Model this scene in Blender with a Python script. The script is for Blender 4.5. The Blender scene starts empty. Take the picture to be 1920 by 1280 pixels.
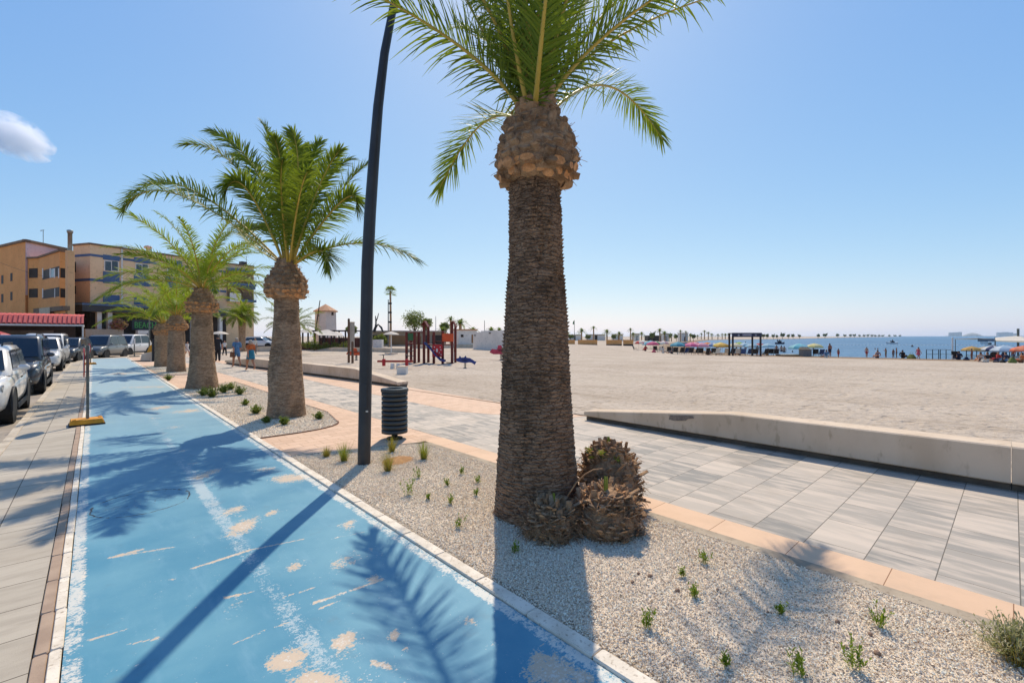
import bpy, bmesh, math, random
import numpy as np
from mathutils import Vector, Matrix, Euler
R = math.radians
SC = bpy.context.scene
COL = SC.collection

# ------------------------------------------------------------------ camera
TH = R(42.4); ST, CT = math.sin(TH), math.cos(TH)
F = 859.0; CH = 1.7; HV = 630.0            # photo focal length in pixels, eye height, horizon row
cam = bpy.data.cameras.new('camera'); co = bpy.data.objects.new('camera', cam); COL.objects.link(co)
co.location = (0, 0, CH); co.rotation_euler = (R(90), 0, -TH)
cam.sensor_width = 36; cam.lens = 36*F/1920; cam.shift_y = -10/1920; cam.clip_start = .05; cam.clip_end = 40000
SC.camera = co
# ------------------------------------------------------------------ sky, sun, exposure
SUN_EL, SUN_AZ = R(51), TH + R(1.5)
w = bpy.data.worlds.new('World'); SC.world = w; w.use_nodes = True
nt = w.node_tree; bg = nt.nodes['Background']
sky = nt.nodes.new('ShaderNodeTexSky'); sky.sky_type = 'NISHITA'; sky.sun_disc = False
sky.sun_elevation = SUN_EL; sky.sun_rotation = SUN_AZ
sky.altitude = 0; sky.air_density = 1.0; sky.dust_density = 0.55; sky.ozone_density = 5
# soften the contrast between zenith and horizon channel by channel, as a camera's tone response does
SKY = .12; sp = nt.nodes.new('ShaderNodeSeparateColor'); cb = nt.nodes.new('ShaderNodeCombineColor'); nt.links.new(sky.outputs[0], sp.inputs[0])
for i, (ex, k) in enumerate(((.93, 1.02), (.68, .935), (.30, .955))):
    m1 = nt.nodes.new('ShaderNodeMath'); m1.operation = 'MULTIPLY'; m1.inputs[1].default_value = SKY; nt.links.new(sp.outputs[i], m1.inputs[0])
    m2 = nt.nodes.new('ShaderNodeMath'); m2.operation = 'POWER'; m2.inputs[1].default_value = ex; nt.links.new(m1.outputs[0], m2.inputs[0])
    m3 = nt.nodes.new('ShaderNodeMath'); m3.operation = 'MULTIPLY'; m3.inputs[1].default_value = k/SKY; nt.links.new(m2.outputs[0], m3.inputs[0]); nt.links.new(m3.outputs[0], cb.inputs[i])
nt.links.new(cb.outputs[0], bg.inputs[0]); bg.inputs[1].default_value = SKY
sl = bpy.data.lights.new('sun', 'SUN'); sl.energy = 4.35; sl.angle = R(.53); sl.color = (1, .89, .74)
so = bpy.data.objects.new('sun', sl); COL.objects.link(so)
sd = Vector((math.sin(SUN_AZ)*math.cos(SUN_EL), math.cos(SUN_AZ)*math.cos(SUN_EL), math.sin(SUN_EL)))
so.rotation_euler = sd.to_track_quat('Z', 'Y').to_euler(); so.location = (0, 0, 30)
SC.view_settings.view_transform = 'Standard'; SC.view_settings.look = 'None'
SC.view_settings.exposure = 0.0; SC.view_settings.gamma = 1
SC.view_settings.use_curve_mapping = False
SC.cycles.max_bounces = 24; SC.cycles.diffuse_bounces = 4; SC.cycles.glossy_bounces = 4; SC.cycles.transmission_bounces = 8; SC.cycles.volume_bounces = 20; SC.cycles.transparent_max_bounces = 12

# ------------------------------------------------------------------ pixel -> world helpers
def cd(c, d, z=0): return Vector((c*CT + d*ST, -c*ST + d*CT, z))
def W(u, v, d): return cd((u-960)/F*d, d, CH + (HV-v)/F*d)
def UD(u, d, z=0): return cd((u-960)/F*d, d, z)
def G(u, v, z=0):
    d = F*(CH-z)/(v-HV); return UD(u, d, z)
def depth(p): return p.x*ST + p.y*CT
def Z(v, d): return CH + (HV-v)/F*d

# ------------------------------------------------------------------ tags
def tag(o, label=None, cat=None, group=None, kind=None):
    if label: o['label'] = label
    if cat: o['category'] = cat
    if group: o['group'] = group
    if kind: o['kind'] = kind
    return o
def thing(name, label, cat, loc=(0,0,0), rz=0, group=None, sc=1):
    o = bpy.data.objects.new(name, None); COL.objects.link(o); o.empty_display_size = .1
    o.location = loc; o.rotation_euler = (0, 0, rz); o.scale = (sc, sc, sc)
    return tag(o, label, cat, group)
def dup(root, loc, rz=0, sc=1, label=None):
    r = root.copy(); COL.objects.link(r); r.location = loc; r.rotation_euler = (0, 0, rz)
    r.scale = (sc, sc, sc) if not hasattr(sc, '__len__') else sc
    if label: r['label'] = label
    for ch in list(root.children):
        c = ch.copy(); COL.objects.link(c); c.parent = r
        for g in ch.children:
            d = g.copy(); COL.objects.link(d); d.parent = c
    return r

# ------------------------------------------------------------------ mesh builder
class MB:
    def __init__(s): s.v = []; s.f = []; s.m = []; s.sm = []
    def add(s, vs, fs, mi=0, smooth=False):
        n = len(s.v); s.v += [tuple(p) for p in vs]
        for f in fs: s.f.append([i+n for i in f]); s.m.append(mi); s.sm.append(smooth)
        return s
    def box(s, c, size, rz=0, mi=0, taper=1, bev=0):
        hx, hy, hz = [a/2 for a in size]; ca, sa = math.cos(rz), math.sin(rz)
        b = min(bev, hx*.9, hy*.9, hz*.9)
        def ring(ax, ay, z):
            if b <= 0: pts = [(-ax,-ay),(ax,-ay),(ax,ay),(-ax,ay)]
            else: pts = [(-ax+b,-ay),(ax-b,-ay),(ax,-ay+b),(ax,ay-b),(ax-b,ay),(-ax+b,ay),(-ax,ay-b),(-ax,-ay+b)]
            return [(c[0]+x*ca-y*sa, c[1]+x*sa+y*ca, c[2]+z) for x, y in pts]
        if b > 0: rings = [ring(hx-b*.6, hy-b*.6, -hz), ring(hx, hy, -hz+b), ring(hx*taper, hy*taper, hz-b), ring(hx*taper-b*.6, hy*taper-b*.6, hz)]
        else: rings = [ring(hx, hy, -hz), ring(hx*taper, hy*taper, hz)]
        return s.loft(rings, mi)
    def loft(s, rings, mi=0, smooth=False, caps=True, closed=True):
        n = len(rings[0]); vs = [p for r in rings for p in r]; fs = []
        for k in range(len(rings)-1):
            for i in range(n if closed else n-1):
                j = (i+1) % n
                fs.append([k*n+i, k*n+j, (k+1)*n+j, (k+1)*n+i])
        s.add(vs, fs, mi, smooth)
        if caps and closed:
            s.add(rings[0], [list(range(n))[::-1]], mi); s.add(rings[-1], [list(range(n))], mi)
        return s
    def tube(s, pts, rad, n=8, mi=0, smooth=True, caps=True, sx=1, sy=1):
        pts = [Vector(p) for p in pts]
        if not hasattr(rad, '__len__'): rad = [rad]*len(pts)
        rings = []
        t0 = (pts[1]-pts[0]).normalized(); up = Vector((0,0,1)) if abs(t0.z) < .9 else Vector((1,0,0))
        a = t0.cross(up).normalized()
        for i, p in enumerate(pts):
            t = (pts[min(i+1, len(pts)-1)] - pts[max(i-1, 0)]).normalized()
            a = (a - t*a.dot(t)).normalized(); b = t.cross(a)
            rings.append([tuple(p + (a*math.cos(k*2*math.pi/n)*sx + b*math.sin(k*2*math.pi/n)*sy)*rad[i]) for k in range(n)])
        return s.loft(rings, mi, smooth, caps)
    def cyl(s, p0, p1, r0, r1=None, n=12, mi=0, smooth=True):
        return s.tube([p0, p1], [r0, r0 if r1 is None else r1], n, mi, smooth)
    def lathe(s, prof, c=(0,0,0), n=24, mi=0, smooth=True, caps=True):
        rings = [[(c[0]+r*math.cos(k*2*math.pi/n), c[1]+r*math.sin(k*2*math.pi/n), c[2]+z) for k in range(n)] for r, z in prof]
        return s.loft(rings, mi, smooth, caps)
    def prism(s, poly, z0, z1, mi=0):
        return s.loft([[(x, y, z0) for x, y in poly], [(x, y, z1) for x, y in poly]], mi)
    def ball(s, c, r, n=10, m=7, mi=0):
        if not hasattr(r, '__len__'): r = (r, r, r)
        rings = []
        for j in range(1, m):
            a = math.pi*j/m - math.pi/2
            rings.append([(c[0]+r[0]*math.cos(a)*math.cos(k*2*math.pi/n), c[1]+r[1]*math.cos(a)*math.sin(k*2*math.pi/n), c[2]+r[2]*math.sin(a)) for k in range(n)])
        return s.loft(rings, mi, True)
    def build(s, name, mats, parent=None, loc=None):
        me = bpy.data.meshes.new(name); me.from_pydata(s.v, [], s.f)
        if not isinstance(mats, (list, tuple)): mats = [mats]
        for m in mats: me.materials.append(m)
        me.polygons.foreach_set('material_index', s.m); me.polygons.foreach_set('use_smooth', s.sm)
        me.update()
        o = bpy.data.objects.new(name, me); COL.objects.link(o)
        if parent is not None: o.parent = parent
        if loc is not None: o.location = loc
        return o
def npmesh(name, V, Fq, mats, parent=None, smooth=True, attrs=None, mi=None):
    """V (n,3), Fq (m,k) numpy"""
    me = bpy.data.meshes.new(name); n, m, k = len(V), len(Fq), Fq.shape[1]
    me.vertices.add(n); me.vertices.foreach_set('co', np.asarray(V, np.float32).ravel())
    me.loops.add(m*k); me.loops.foreach_set('vertex_index', np.asarray(Fq, np.int32).ravel())
    me.polygons.add(m); me.polygons.foreach_set('loop_start', np.arange(0, m*k, k, dtype=np.int32))
    me.polygons.foreach_set('loop_total', np.full(m, k, np.int32))
    if not isinstance(mats, (list, tuple)): mats = [mats]
    for x in mats: me.materials.append(x)
    if mi is not None: me.polygons.foreach_set('material_index', np.asarray(mi, np.int32))
    me.polygons.foreach_set('use_smooth', np.full(m, smooth))
    for nm, arr in (attrs or {}).items():
        at = me.attributes.new(nm, 'FLOAT', 'POINT'); at.data.foreach_set('value', np.asarray(arr, np.float32))
    me.update(calc_edges=True)
    o = bpy.data.objects.new(name, me); COL.objects.link(o)
    if parent is not None: o.parent = parent
    return o
def gridfaces(nr, nc, wrap=False):
    i, j = np.meshgrid(np.arange(nr-1), np.arange(nc if wrap else nc-1), indexing='ij')
    j2 = (j+1) % nc
    return np.stack([i*nc+j, i*nc+j2, (i+1)*nc+j2, (i+1)*nc+j], -1).reshape(-1, 4)
def vnoise(x, y, seed=0):
    x = np.asarray(x, float); y = np.asarray(y, float)
    xi = np.floor(x).astype(np.int64); yi = np.floor(y).astype(np.int64); fx = x-xi; fy = y-yi
    fx = fx*fx*(3-2*fx); fy = fy*fy*(3-2*fy)
    def h(a, b):
        n = (a*374761393 + b*668265263 + seed*974634777) & 0xffffffff
        n = ((n ^ (n >> 13))*1274126177) & 0xffffffff
        return ((n ^ (n >> 16)) & 0xffff)/65535.0
    return (h(xi,yi)*(1-fx)+h(xi+1,yi)*fx)*(1-fy) + (h(xi,yi+1)*(1-fx)+h(xi+1,yi+1)*fx)*fy
def fbm(x, y, seed=0, o=4):
    t = 0; a = .5; x = np.asarray(x, float); y = np.asarray(y, float)
    for k in range(o): t = t + a*vnoise(x, y, seed+k); x = x*2.03; y = y*2.03; a *= .5
    return t

# ------------------------------------------------------------------ materials
def lin(c):
    return tuple(min(k*((x/255)/12.92 if x/255 <= .04045 else ((x/255+.055)/1.055)**2.4), .88) for x, k in zip(c[:3], (1.01, .93, .815))) + (1,)
def newmat(name):
    m = bpy.data.materials.new(name); m.use_nodes = True
    return m, m.node_tree, m.node_tree.nodes['Principled BSDF']
def nd(t, typ, **kw):
    n = t.nodes.new(typ)
    for k, v in kw.items(): setattr(n, k, v)
    return n
def mth(t, op, a, b=None, c=None, clamp=False):
    n = nd(t, 'ShaderNodeMath', operation=op, use_clamp=clamp)
    for i, x in enumerate((a, b, c)):
        if x is None: continue
        if isinstance(x, (int, float)): n.inputs[i].default_value = x
        else: t.links.new(x, n.inputs[i])
    return n.outputs[0]
def mixc(t, fac, a, b, blend='MIX'):
    n = nd(t, 'ShaderNodeMix', data_type='RGBA', blend_type=blend)
    for sock, x in ((n.inputs[0], fac), (n.inputs[6], a), (n.inputs[7], b)):
        if isinstance(x, (int, float)): sock.default_value = x
        elif isinstance(x, tuple): sock.default_value = x
        else: t.links.new(x, sock)
    return n.outputs[2]
def noise(t, vec, scale, detail=5, rough=.55, dist=0):
    n = nd(t, 'ShaderNodeTexNoise'); n.inputs['Scale'].default_value = scale; n.inputs['Detail'].default_value = detail
    n.inputs['Roughness'].default_value = rough; n.inputs['Distortion'].default_value = dist
    if vec is not None: t.links.new(vec, n.inputs['Vector'])
    return n.outputs['Fac']
def sstep(t, x, a, b):
    n = nd(t, 'ShaderNodeMapRange', interpolation_type='SMOOTHSTEP')
    t.links.new(x, n.inputs[0]); n.inputs[1].default_value = a; n.inputs[2].default_value = b
    return n.outputs[0]
def mapping(t, vec, scale=(1,1,1), rot=(0,0,0)):
    n = nd(t, 'ShaderNodeMapping'); t.links.new(vec, n.inputs[0]); n.inputs['Scale'].default_value = scale; n.inputs['Rotation'].default_value = rot
    return n.outputs[0]
def objco(t): return nd(t, 'ShaderNodeTexCoord').outputs['Object']
def bump(t, h, strength=.5, dist=.01, prev=None):
    b = nd(t, 'ShaderNodeBump'); b.inputs['Strength'].default_value = strength; b.inputs['Distance'].default_value = dist
    t.links.new(h, b.inputs['Height'])
    if prev is not None: t.links.new(prev, b.inputs['Normal'])
    return b.outputs[0]
def mat(name, c1, c2=None, scale=4, rough=.7, metal=0, bmp=0, bscale=60, bdist=.005, spec=.4, stretch=(1,1,1), lo=.35, hi=.65, coat=0, transl=0, alpha=1, contrast2=None, emit=0):
    m, t, b = newmat(name)
    c1 = lin(c1); c2 = lin(c2) if c2 else tuple(x*.8 for x in c1[:3]) + (1,)
    oc = objco(t); v = mapping(t, oc, stretch)
    f = sstep(t, noise(t, v, scale, 6), lo, hi)
    colr = mixc(t, f, c1, c2)
    if contrast2: colr = mixc(t, sstep(t, noise(t, v, scale*7, 3), .55, .75), colr, lin(contrast2))
    t.links.new(colr, b.inputs['Base Color'])
    b.inputs['Roughness'].default_value = rough; b.inputs['Metallic'].default_value = metal
    b.inputs['Specular IOR Level'].default_value = spec; b.inputs['Coat Weight'].default_value = coat
    if bmp: t.links.new(bump(t, noise(t, v, bscale, 4), bmp, bdist), b.inputs['Normal'])
    if emit:
        t.links.new(colr, b.inputs['Emission Color']); b.inputs['Emission Strength'].default_value = emit
    if transl:
        tr = nd(t, 'ShaderNodeBsdfTranslucent'); t.links.new(colr, tr.inputs[0])
        ms = nd(t, 'ShaderNodeMixShader'); ms.inputs[0].default_value = transl
        t.links.new(b.outputs[0], ms.inputs[1]); t.links.new(tr.outputs[0], ms.inputs[2])
        t.links.new(ms.outputs[0], t.nodes['Material Output'].inputs[0])
    return m
HAZE = .00008
# ================================================================== GROUND
# land outline as (photo column, depth): near beach on the right, bay, far spit
shore_px = [(9000,20),(3200,34),(2300,40),(1920,45),(1700,50),(1500,56),(1400,61),(1330,70),(1292,94),(1288,140),(1308,206),(1332,275),(1400,327),(1500,412),(1560,600),(1600,825),(1650,1180),(1697,1585)]
SH = np.array([((u-960)/F*d, d) for u, d in shore_px])
LAND = np.vstack([SH, np.array([[(1660-960)/F*1750, 1750],[(1560-960)/F*1800,1800],[(1300-960)/F*2000,2000],[-9000,9000],[-9000,-9000],[3000,-9000]])])
def land_sd(c, d):
    """signed distance to the shore line, >0 on land (camera-frame ground coordinates)"""
    c = np.asarray(c, float); d = np.asarray(d, float)
    best = np.full(c.shape, 1e9); inside = np.zeros(c.shape, bool)
    n = len(LAND)
    for i in range(n):
        a = LAND[i]; b = LAND[(i+1) % n]; e = b-a; L2 = max((e**2).sum(), 1e-9)
        tt = np.clip(((c-a[0])*e[0] + (d-a[1])*e[1])/L2, 0, 1)
        best = np.minimum(best, np.hypot(c-(a[0]+tt*e[0]), d-(a[1]+tt*e[1])))
        cond = (a[1] > d) != (b[1] > d)
        xi = a[0] + (d-a[1])*e[0]/(e[1] if abs(e[1]) > 1e-9 else 1e-9)
        inside ^= cond & (c < xi)
    return np.where(inside, best, -best)
SEA = -.72
def terr(x, y):
    x = np.asarray(x, float); y = np.asarray(y, float)
    c = x*CT - y*ST; d = x*ST + y*CT
    s = land_sd(c, d)
    k = np.clip(s/36, 0, 1); k = k*k*(3-2*k)
    z = np.where(s > 0, SEA + k*(-SEA), SEA - np.minimum(-s*.05, 3))
    z = z + np.where(s > 2, (fbm(x*.35, y*.35, 3) - .47)*.10*np.clip(s/20, 0, 1), 0)
    prom = np.clip((x - (7.62 - np.clip((y-18)*.11, 0, 1.3)))/.12, 0, 1)
    flat = np.clip((y-50)/6, 0, 1)                          # plaza and streets beyond the lane
    low = np.where((x < -1) & (y < 75), -.3, -.05)
    return np.where(x < 7.9, prom*(z+.02) + (1-prom)*low, z+.02)
def terr1(x, y): return float(terr(np.array([x]), np.array([y]))[0])
def B(u, v):
    """point where the sight line through a photo pixel meets the sand"""
    d = F*CH/max(v-HV, .8)
    for _ in range(25):
        p = UD(u, d); z = terr1(p.x, p.y); d2 = F*(CH-z)/max(v-HV, .8); d = .5*d + .5*d2
    return UD(u, d, z)
def OT(u, d):
    p = UD(u, d); p.z = terr1(p.x, p.y); return p

# --- sand
def sand_mat():
    m, t, b = newmat('sand'); oc = objco(t)
    n1 = noise(t, oc, .25, 6); n2 = noise(t, oc, 7, 6, .65)
    c = mixc(t, sstep(t, n1, .35, .65), lin((184,173,160)), lin((197,187,175)))
    c = mixc(t, sstep(t, n2, .5, .72), c, lin((150,137,122)))
    big = noise(t, mapping(t, oc, (.6,.6,.6)), .12, 3)
    c = mixc(t, mth(t, 'MULTIPLY', sstep(t, big, .5, .66), .5), c, lin((196,187,174)))
    trk = noise(t, mapping(t, oc, (.9,.22,1), (0,0,R(18))), 1.4, 5, .6)
    c = mixc(t, mth(t, 'MULTIPLY', sstep(t, trk, .54, .66), .45), c, lin((158,145,130)))
    ft = noise(t, mapping(t, oc, (2.6,2.6,1)), 1, 2, .5)
    c = mixc(t, mth(t, 'MULTIPLY', sstep(t, ft, .60, .70), .4), c, lin((152,139,124)))  # footprint dents: their shade is put into the colour too
    sep = nd(t, 'ShaderNodeSeparateXYZ'); t.links.new(oc, sep.inputs[0])
    wet = sstep(t, sep.outputs[2], SEA+.14, SEA+.03)
    c = mixc(t, wet, c, lin((140,120,98)))
    t.links.new(c, b.inputs['Base Color']); b.inputs['Roughness'].default_value = .95; b.inputs['Specular IOR Level'].default_value = .1
    vor = nd(t, 'ShaderNodeTexVoronoi'); vor.inputs['Scale'].default_value = 1.6; vor.feature = 'SMOOTH_F1'
    t.links.new(mapping(t, oc, (1,1,.1)), vor.inputs['Vector'])
    h = mth(t, 'ADD', mth(t, 'SUBTRACT', mth(t, 'MULTIPLY', vor.outputs['Distance'], .25), mth(t, 'MULTIPLY', sstep(t, ft, .58, .70), .35)), mth(t, 'ADD', noise(t, oc, 3.2, 5, .6), mth(t, 'MULTIPLY', noise(t, oc, 45, 3), .12)))
    t.links.new(bump(t, h, .55, .22), b.inputs['Normal'])
    return m
M_SAND = sand_mat()
ang = np.concatenate([np.radians(np.arange(-68, 68, .5)), np.radians(np.arange(68, 292, 3.0))])
rad = np.concatenate([[0.01], np.geomspace(2, 9000, 250)])
RR, AA = np.meshgrid(rad, ang, indexing='ij')
cc, dd = RR*np.sin(AA), RR*np.cos(AA)
XX, YY = cc*CT + dd*ST, -cc*ST + dd*CT
ZZ = terr(XX.ravel(), YY.ravel())
g = npmesh('beach_sand', np.stack([XX.ravel(), YY.ravel(), ZZ], 1), gridfaces(len(rad), len(ang), True), M_SAND)
tag(g, 'pale sand of the beach and land', kind='structure')

# --- sea
def sea_mat():
    m, t, b = newmat('sea_water'); oc = objco(t)
    n = noise(t, mapping(t, oc, (1, 1, 1), (0,0,-TH)), .02, 4)
    c = mixc(t, sstep(t, n, .35, .65), lin((58,98,136)), lin((72,116,152)))
    t.links.new(c, b.inputs['Base Color']); b.inputs['Roughness'].default_value = .32; b.inputs['Specular IOR Level'].default_value = .22
    v = mapping(t, oc, (.35, 1.5, 1), (0, 0, TH))
    h = mth(t, 'ADD', noise(t, v, 1.1, 5, .6), mth(t, 'MULTIPLY', noise(t, v, .16, 3), 1.5))
    t.links.new(bump(t, h, .8, .5), b.inputs['Normal'])
    return m
mb = MB(); n = 96
ringr = [0.5, 30, 60, 120, 300, 900, 3000, 9000, 20000]
mb.loft([[(r*math.cos(2*math.pi*k/n), r*math.sin(2*math.pi*k/n), SEA) for k in range(n)] for r in ringr], 0, False, False)
tag(mb.build('sea', sea_mat()), 'calm blue sea of the bay', kind='structure')

# --- road, pavement, kerbs
M_ROAD = mat('asphalt', (150,144,136), (168,160,150), 1.2, .9, bmp=.3, bscale=220, bdist=.006, contrast2=(120,115,110))
mb = MB(); mb.prism([(-14,-30),(-1.1,-30),(-1.1,41),(-.6,44.5),(1.4,47.5),(6,52),(16,64),(9,80),(-14,72)], -.3, -.12)
tag(mb.build('road', M_ROAD), 'pale grey asphalt road beside the parked cars', kind='structure')
def slab_mat(name, base, alt, dark, bw, bh, off=.5, rot=0, streak=(1,1,1), mortar=.004, mcol=(95,88,80), vary=.5, bm=.12, shift=(0,0,0)):
    m, t, b = newmat(name); oc = objco(t)
    v = mapping(t, oc, (1,1,1), (0,0,rot)); v.node.inputs['Location'].default_value = shift
    br = nd(t, 'ShaderNodeTexBrick'); t.links.new(v, br.inputs['Vector'])
    br.inputs['Scale'].default_value = 1; br.inputs['Brick Width'].default_value = bw; br.inputs['Row Height'].default_value = bh
    br.offset = off; br.inputs['Mortar Size'].default_value = mortar; br.inputs['Mortar Smooth'].default_value = .15
    br.inputs['Color1'].default_value = (0,0,0,1); br.inputs['Color2'].default_value = (1,1,1,1); br.inputs['Mortar'].default_value = (.5,.5,.5,1)
    bw_ = nd(t, 'ShaderNodeRGBToBW'); t.links.new(br.outputs['Color'], bw_.inputs[0]); br.inputs['Bias'].default_value = 0.0
    cell = bw_.outputs[0]
    sc_ = nd(t, 'ShaderNodeVectorMath', operation='ADD'); t.links.new(oc, sc_.inputs[0])
    cv = nd(t, 'ShaderNodeCombineXYZ'); t.links.new(mth(t, 'MULTIPLY', cell, 37), cv.inputs[2]); t.links.new(cv.outputs[0], sc_.inputs[1])
    st = noise(t, mapping(t, sc_.outputs[0], streak), 1, 5, .6)
    c = mixc(t, cell, lin(base), lin(alt))
    c = mixc(t, mth(t, 'MULTIPLY', sstep(t, st, .42, .66), vary), c, lin(dark))
    c = mixc(t, mth(t, 'MULTIPLY', sstep(t, noise(t, oc, 1.3, 6, .65), .5, .8), .35), c, lin((150,138,122)))
    c = mixc(t, br.outputs['Fac'], c, lin(mcol))
    t.links.new(c, b.inputs['Base Color']); b.inputs['Roughness'].default_value = .75; b.inputs['Specular IOR Level'].default_value = .3
    h = mth(t, 'SUBTRACT', mth(t, 'MULTIPLY', noise(t, oc, 130, 3), .25), br.outputs['Fac'])
    t.links.new(bump(t, h, .5, .006), b.inputs['Normal'])
    return m
M_PAVE = slab_mat('pavement_slabs', (176,170,158), (188,182,170), (160,153,142), .62, .42, 0.0, 0, (2,9,1), .004, (92,84,74), .6)
mb = MB(); mb.prism([(-.98,-6),(-.245,-6),(-.245,47),(-.98,41)], -.2, -.002)
tag(mb.build('pavement', M_PAVE), 'grey slab pavement strip between road and cycle lane', kind='structure')
M_KERB = mat('kerb_stone', (202,194,180), (178,168,152), 3, .85, bmp=.3, bscale=90, contrast2=(150,140,125))
M_KERBW = mat('kerb_white', (234,228,216), (212,204,190), 6, .8, bmp=.4, bscale=70, contrast2=(165,152,135))
M_BROWN = mat('kerb_brown', (176,156,138), (158,138,122), 5, .85, bmp=.3, bscale=90)
def kerb(name, x0, x1, z, m, y0=-4, y1=47, L=.5, ztilt=0, lab=''):
    mb = MB(); y = y0; rnd = random.Random(5)
    while y < y1:
        j = rnd.uniform(-.003, .003)
        mb.box(((x0+x1)/2+j, y+L/2, z-.1), (x1-x0, L-.006, .2+rnd.uniform(-.003,.003)), 0, 0, 1, .008); y += L
    return tag(mb.build(name, m), lab, kind='structure')
kerb('road_kerb', -1.1, -.985, .0, M_KERB, -4, 41, 1.0, lab='pale kerb along the road')
kerb('lane_kerb', -.24, -.18, .004, M_BROWN, lab='brown kerb band beside the pavement')
kerb('lane_kerb', -.177, -.125, .006, M_KERBW, lab='white kerb band on the left of the cycle lane')
kerb('lane_kerb', 1.94, 2.035, .018, M_KERBW, -3, 46, lab='white kerb between cycle lane and gravel')

# --- cycle lane with worn paint
xs = np.arange(-.12, 1.936, .015)
ys = np.concatenate([np.arange(-4, 1.2, .2), np.arange(1.2, 8.2, .015), np.arange(8.2, 20, .06), np.arange(20, 47.3, .3)])
YL, XL = np.meshgrid(ys, xs, indexing='ij')
wear = np.zeros_like(XL)
def wpatch(u, v, du, dv, amp):
    p = G(u, v); a = G(u+du, v)-p; b2 = G(u, v+dv)-p
    ra, rb = math.hypot(a.x, a.y), math.hypot(b2.x, b2.y)
    ex, ey = a.x/ra, a.y/ra
    q = (XL-p.x)*ex + (YL-p.y)*ey; s_ = -(XL-p.x)*ey + (YL-p.y)*ex
    ex2 = np.exp(-((q/ra)**2 + (s_/rb)**2)); np.maximum(wear, amp*.92*ex2, out=wear)
def wline(u0, v0, u1, v1, wd, amp):
    a = G(u0, v0); b2 = G(u1, v1); dx, dy = b2.x-a.x, b2.y-a.y; L2 = dx*dx+dy*dy
    tt = np.clip(((XL-a.x)*dx + (YL-a.y)*dy)/L2, 0, 1)
    dist = np.hypot(XL-a.x-tt*dx, YL-a.y-tt*dy)
    np.maximum(wear, amp*np.exp(-(dist/wd)**2), out=wear)
for a in [(535,1240,36,18,.95),(590,1275,50,16,.9),(645,1200,20,18,.95),(738,1190,12,16,.8),(700,1085,16,9,.9),(655,980,18,8,.75),
          (555,1060,16,14,.7),(455,985,22,20,.8),(430,960,20,12,.7),(548,895,48,10,.95),(500,880,30,7,.7),(1035,1255,60,40,1.0),(1090,1270,40,25,.9),(1010,1230,24,16,.9),
          (640,1055,30,20,.62),(510,960,14,8,.7),(300,1195,18,5,.7),(395,885,20,10,.65),(355,770,40,5,.7),(300,765,30,4,.7),(450,800,30,5,.6),(880,1165,20,14,.6),(230,700,40,3,.7),(280,725,50,3,.65),(205,735,20,2,.6),(760,1215,10,8,.75),(330,800,20,4,.6)]: wpatch(*a)
for a in [(150,1120,160,1060,.02,.55),(700,1240,730,1250,.02,.7),(620,1010,690,995,.01,.7),(420,1120,470,1110,.014,.6),(280,1090,330,1085,.01,.6),(205,1045,325,1025,.018,.85),(225,1040,265,1030,.03,.8),(360,1065,470,1030,.02,.9),(470,1030,570,1010,.012,.8),(165,1200,240,1178,.012,.8),(240,1207,300,1195,.01,.75),
          (590,1130,720,1085,.016,.85),(600,1140,640,1125,.012,.7),(440,1205,500,1180,.01,.7),(515,1175,540,1165,.01,.7),(350,870,480,850,.012,.6),(530,1120,590,1100,.012,.6),(1000,1215,1060,1190,.012,.7)]: wline(*a)
nz = fbm(XL*3, YL*3, 9); wear += np.clip((nz-.55)*1.4, 0, .3)
wear += .42*np.exp(-((XL-.9)/.35)**2)*np.clip((fbm(XL*4, YL*1.6, 21)-.42)*2.2, 0, 1)
line = np.exp(-((XL-.885)/.072)**4)*np.clip(.60 + (fbm(XL*2, YL*1.1, 31)-.45)*1.1, .38, .9)
line += .40*np.exp(-((XL-.885)/.055)**4)*np.exp(-((YL-6.1)/.42)**4)
line[(YL > 9.5)] *= .55
edge = np.exp(-((XL+.085)/.05)**4) + np.exp(-((XL-1.90)/.055)**4)
edge = edge*(.62 + .5*(fbm(XL*9, YL*2.5, 41)-.4))
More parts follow.
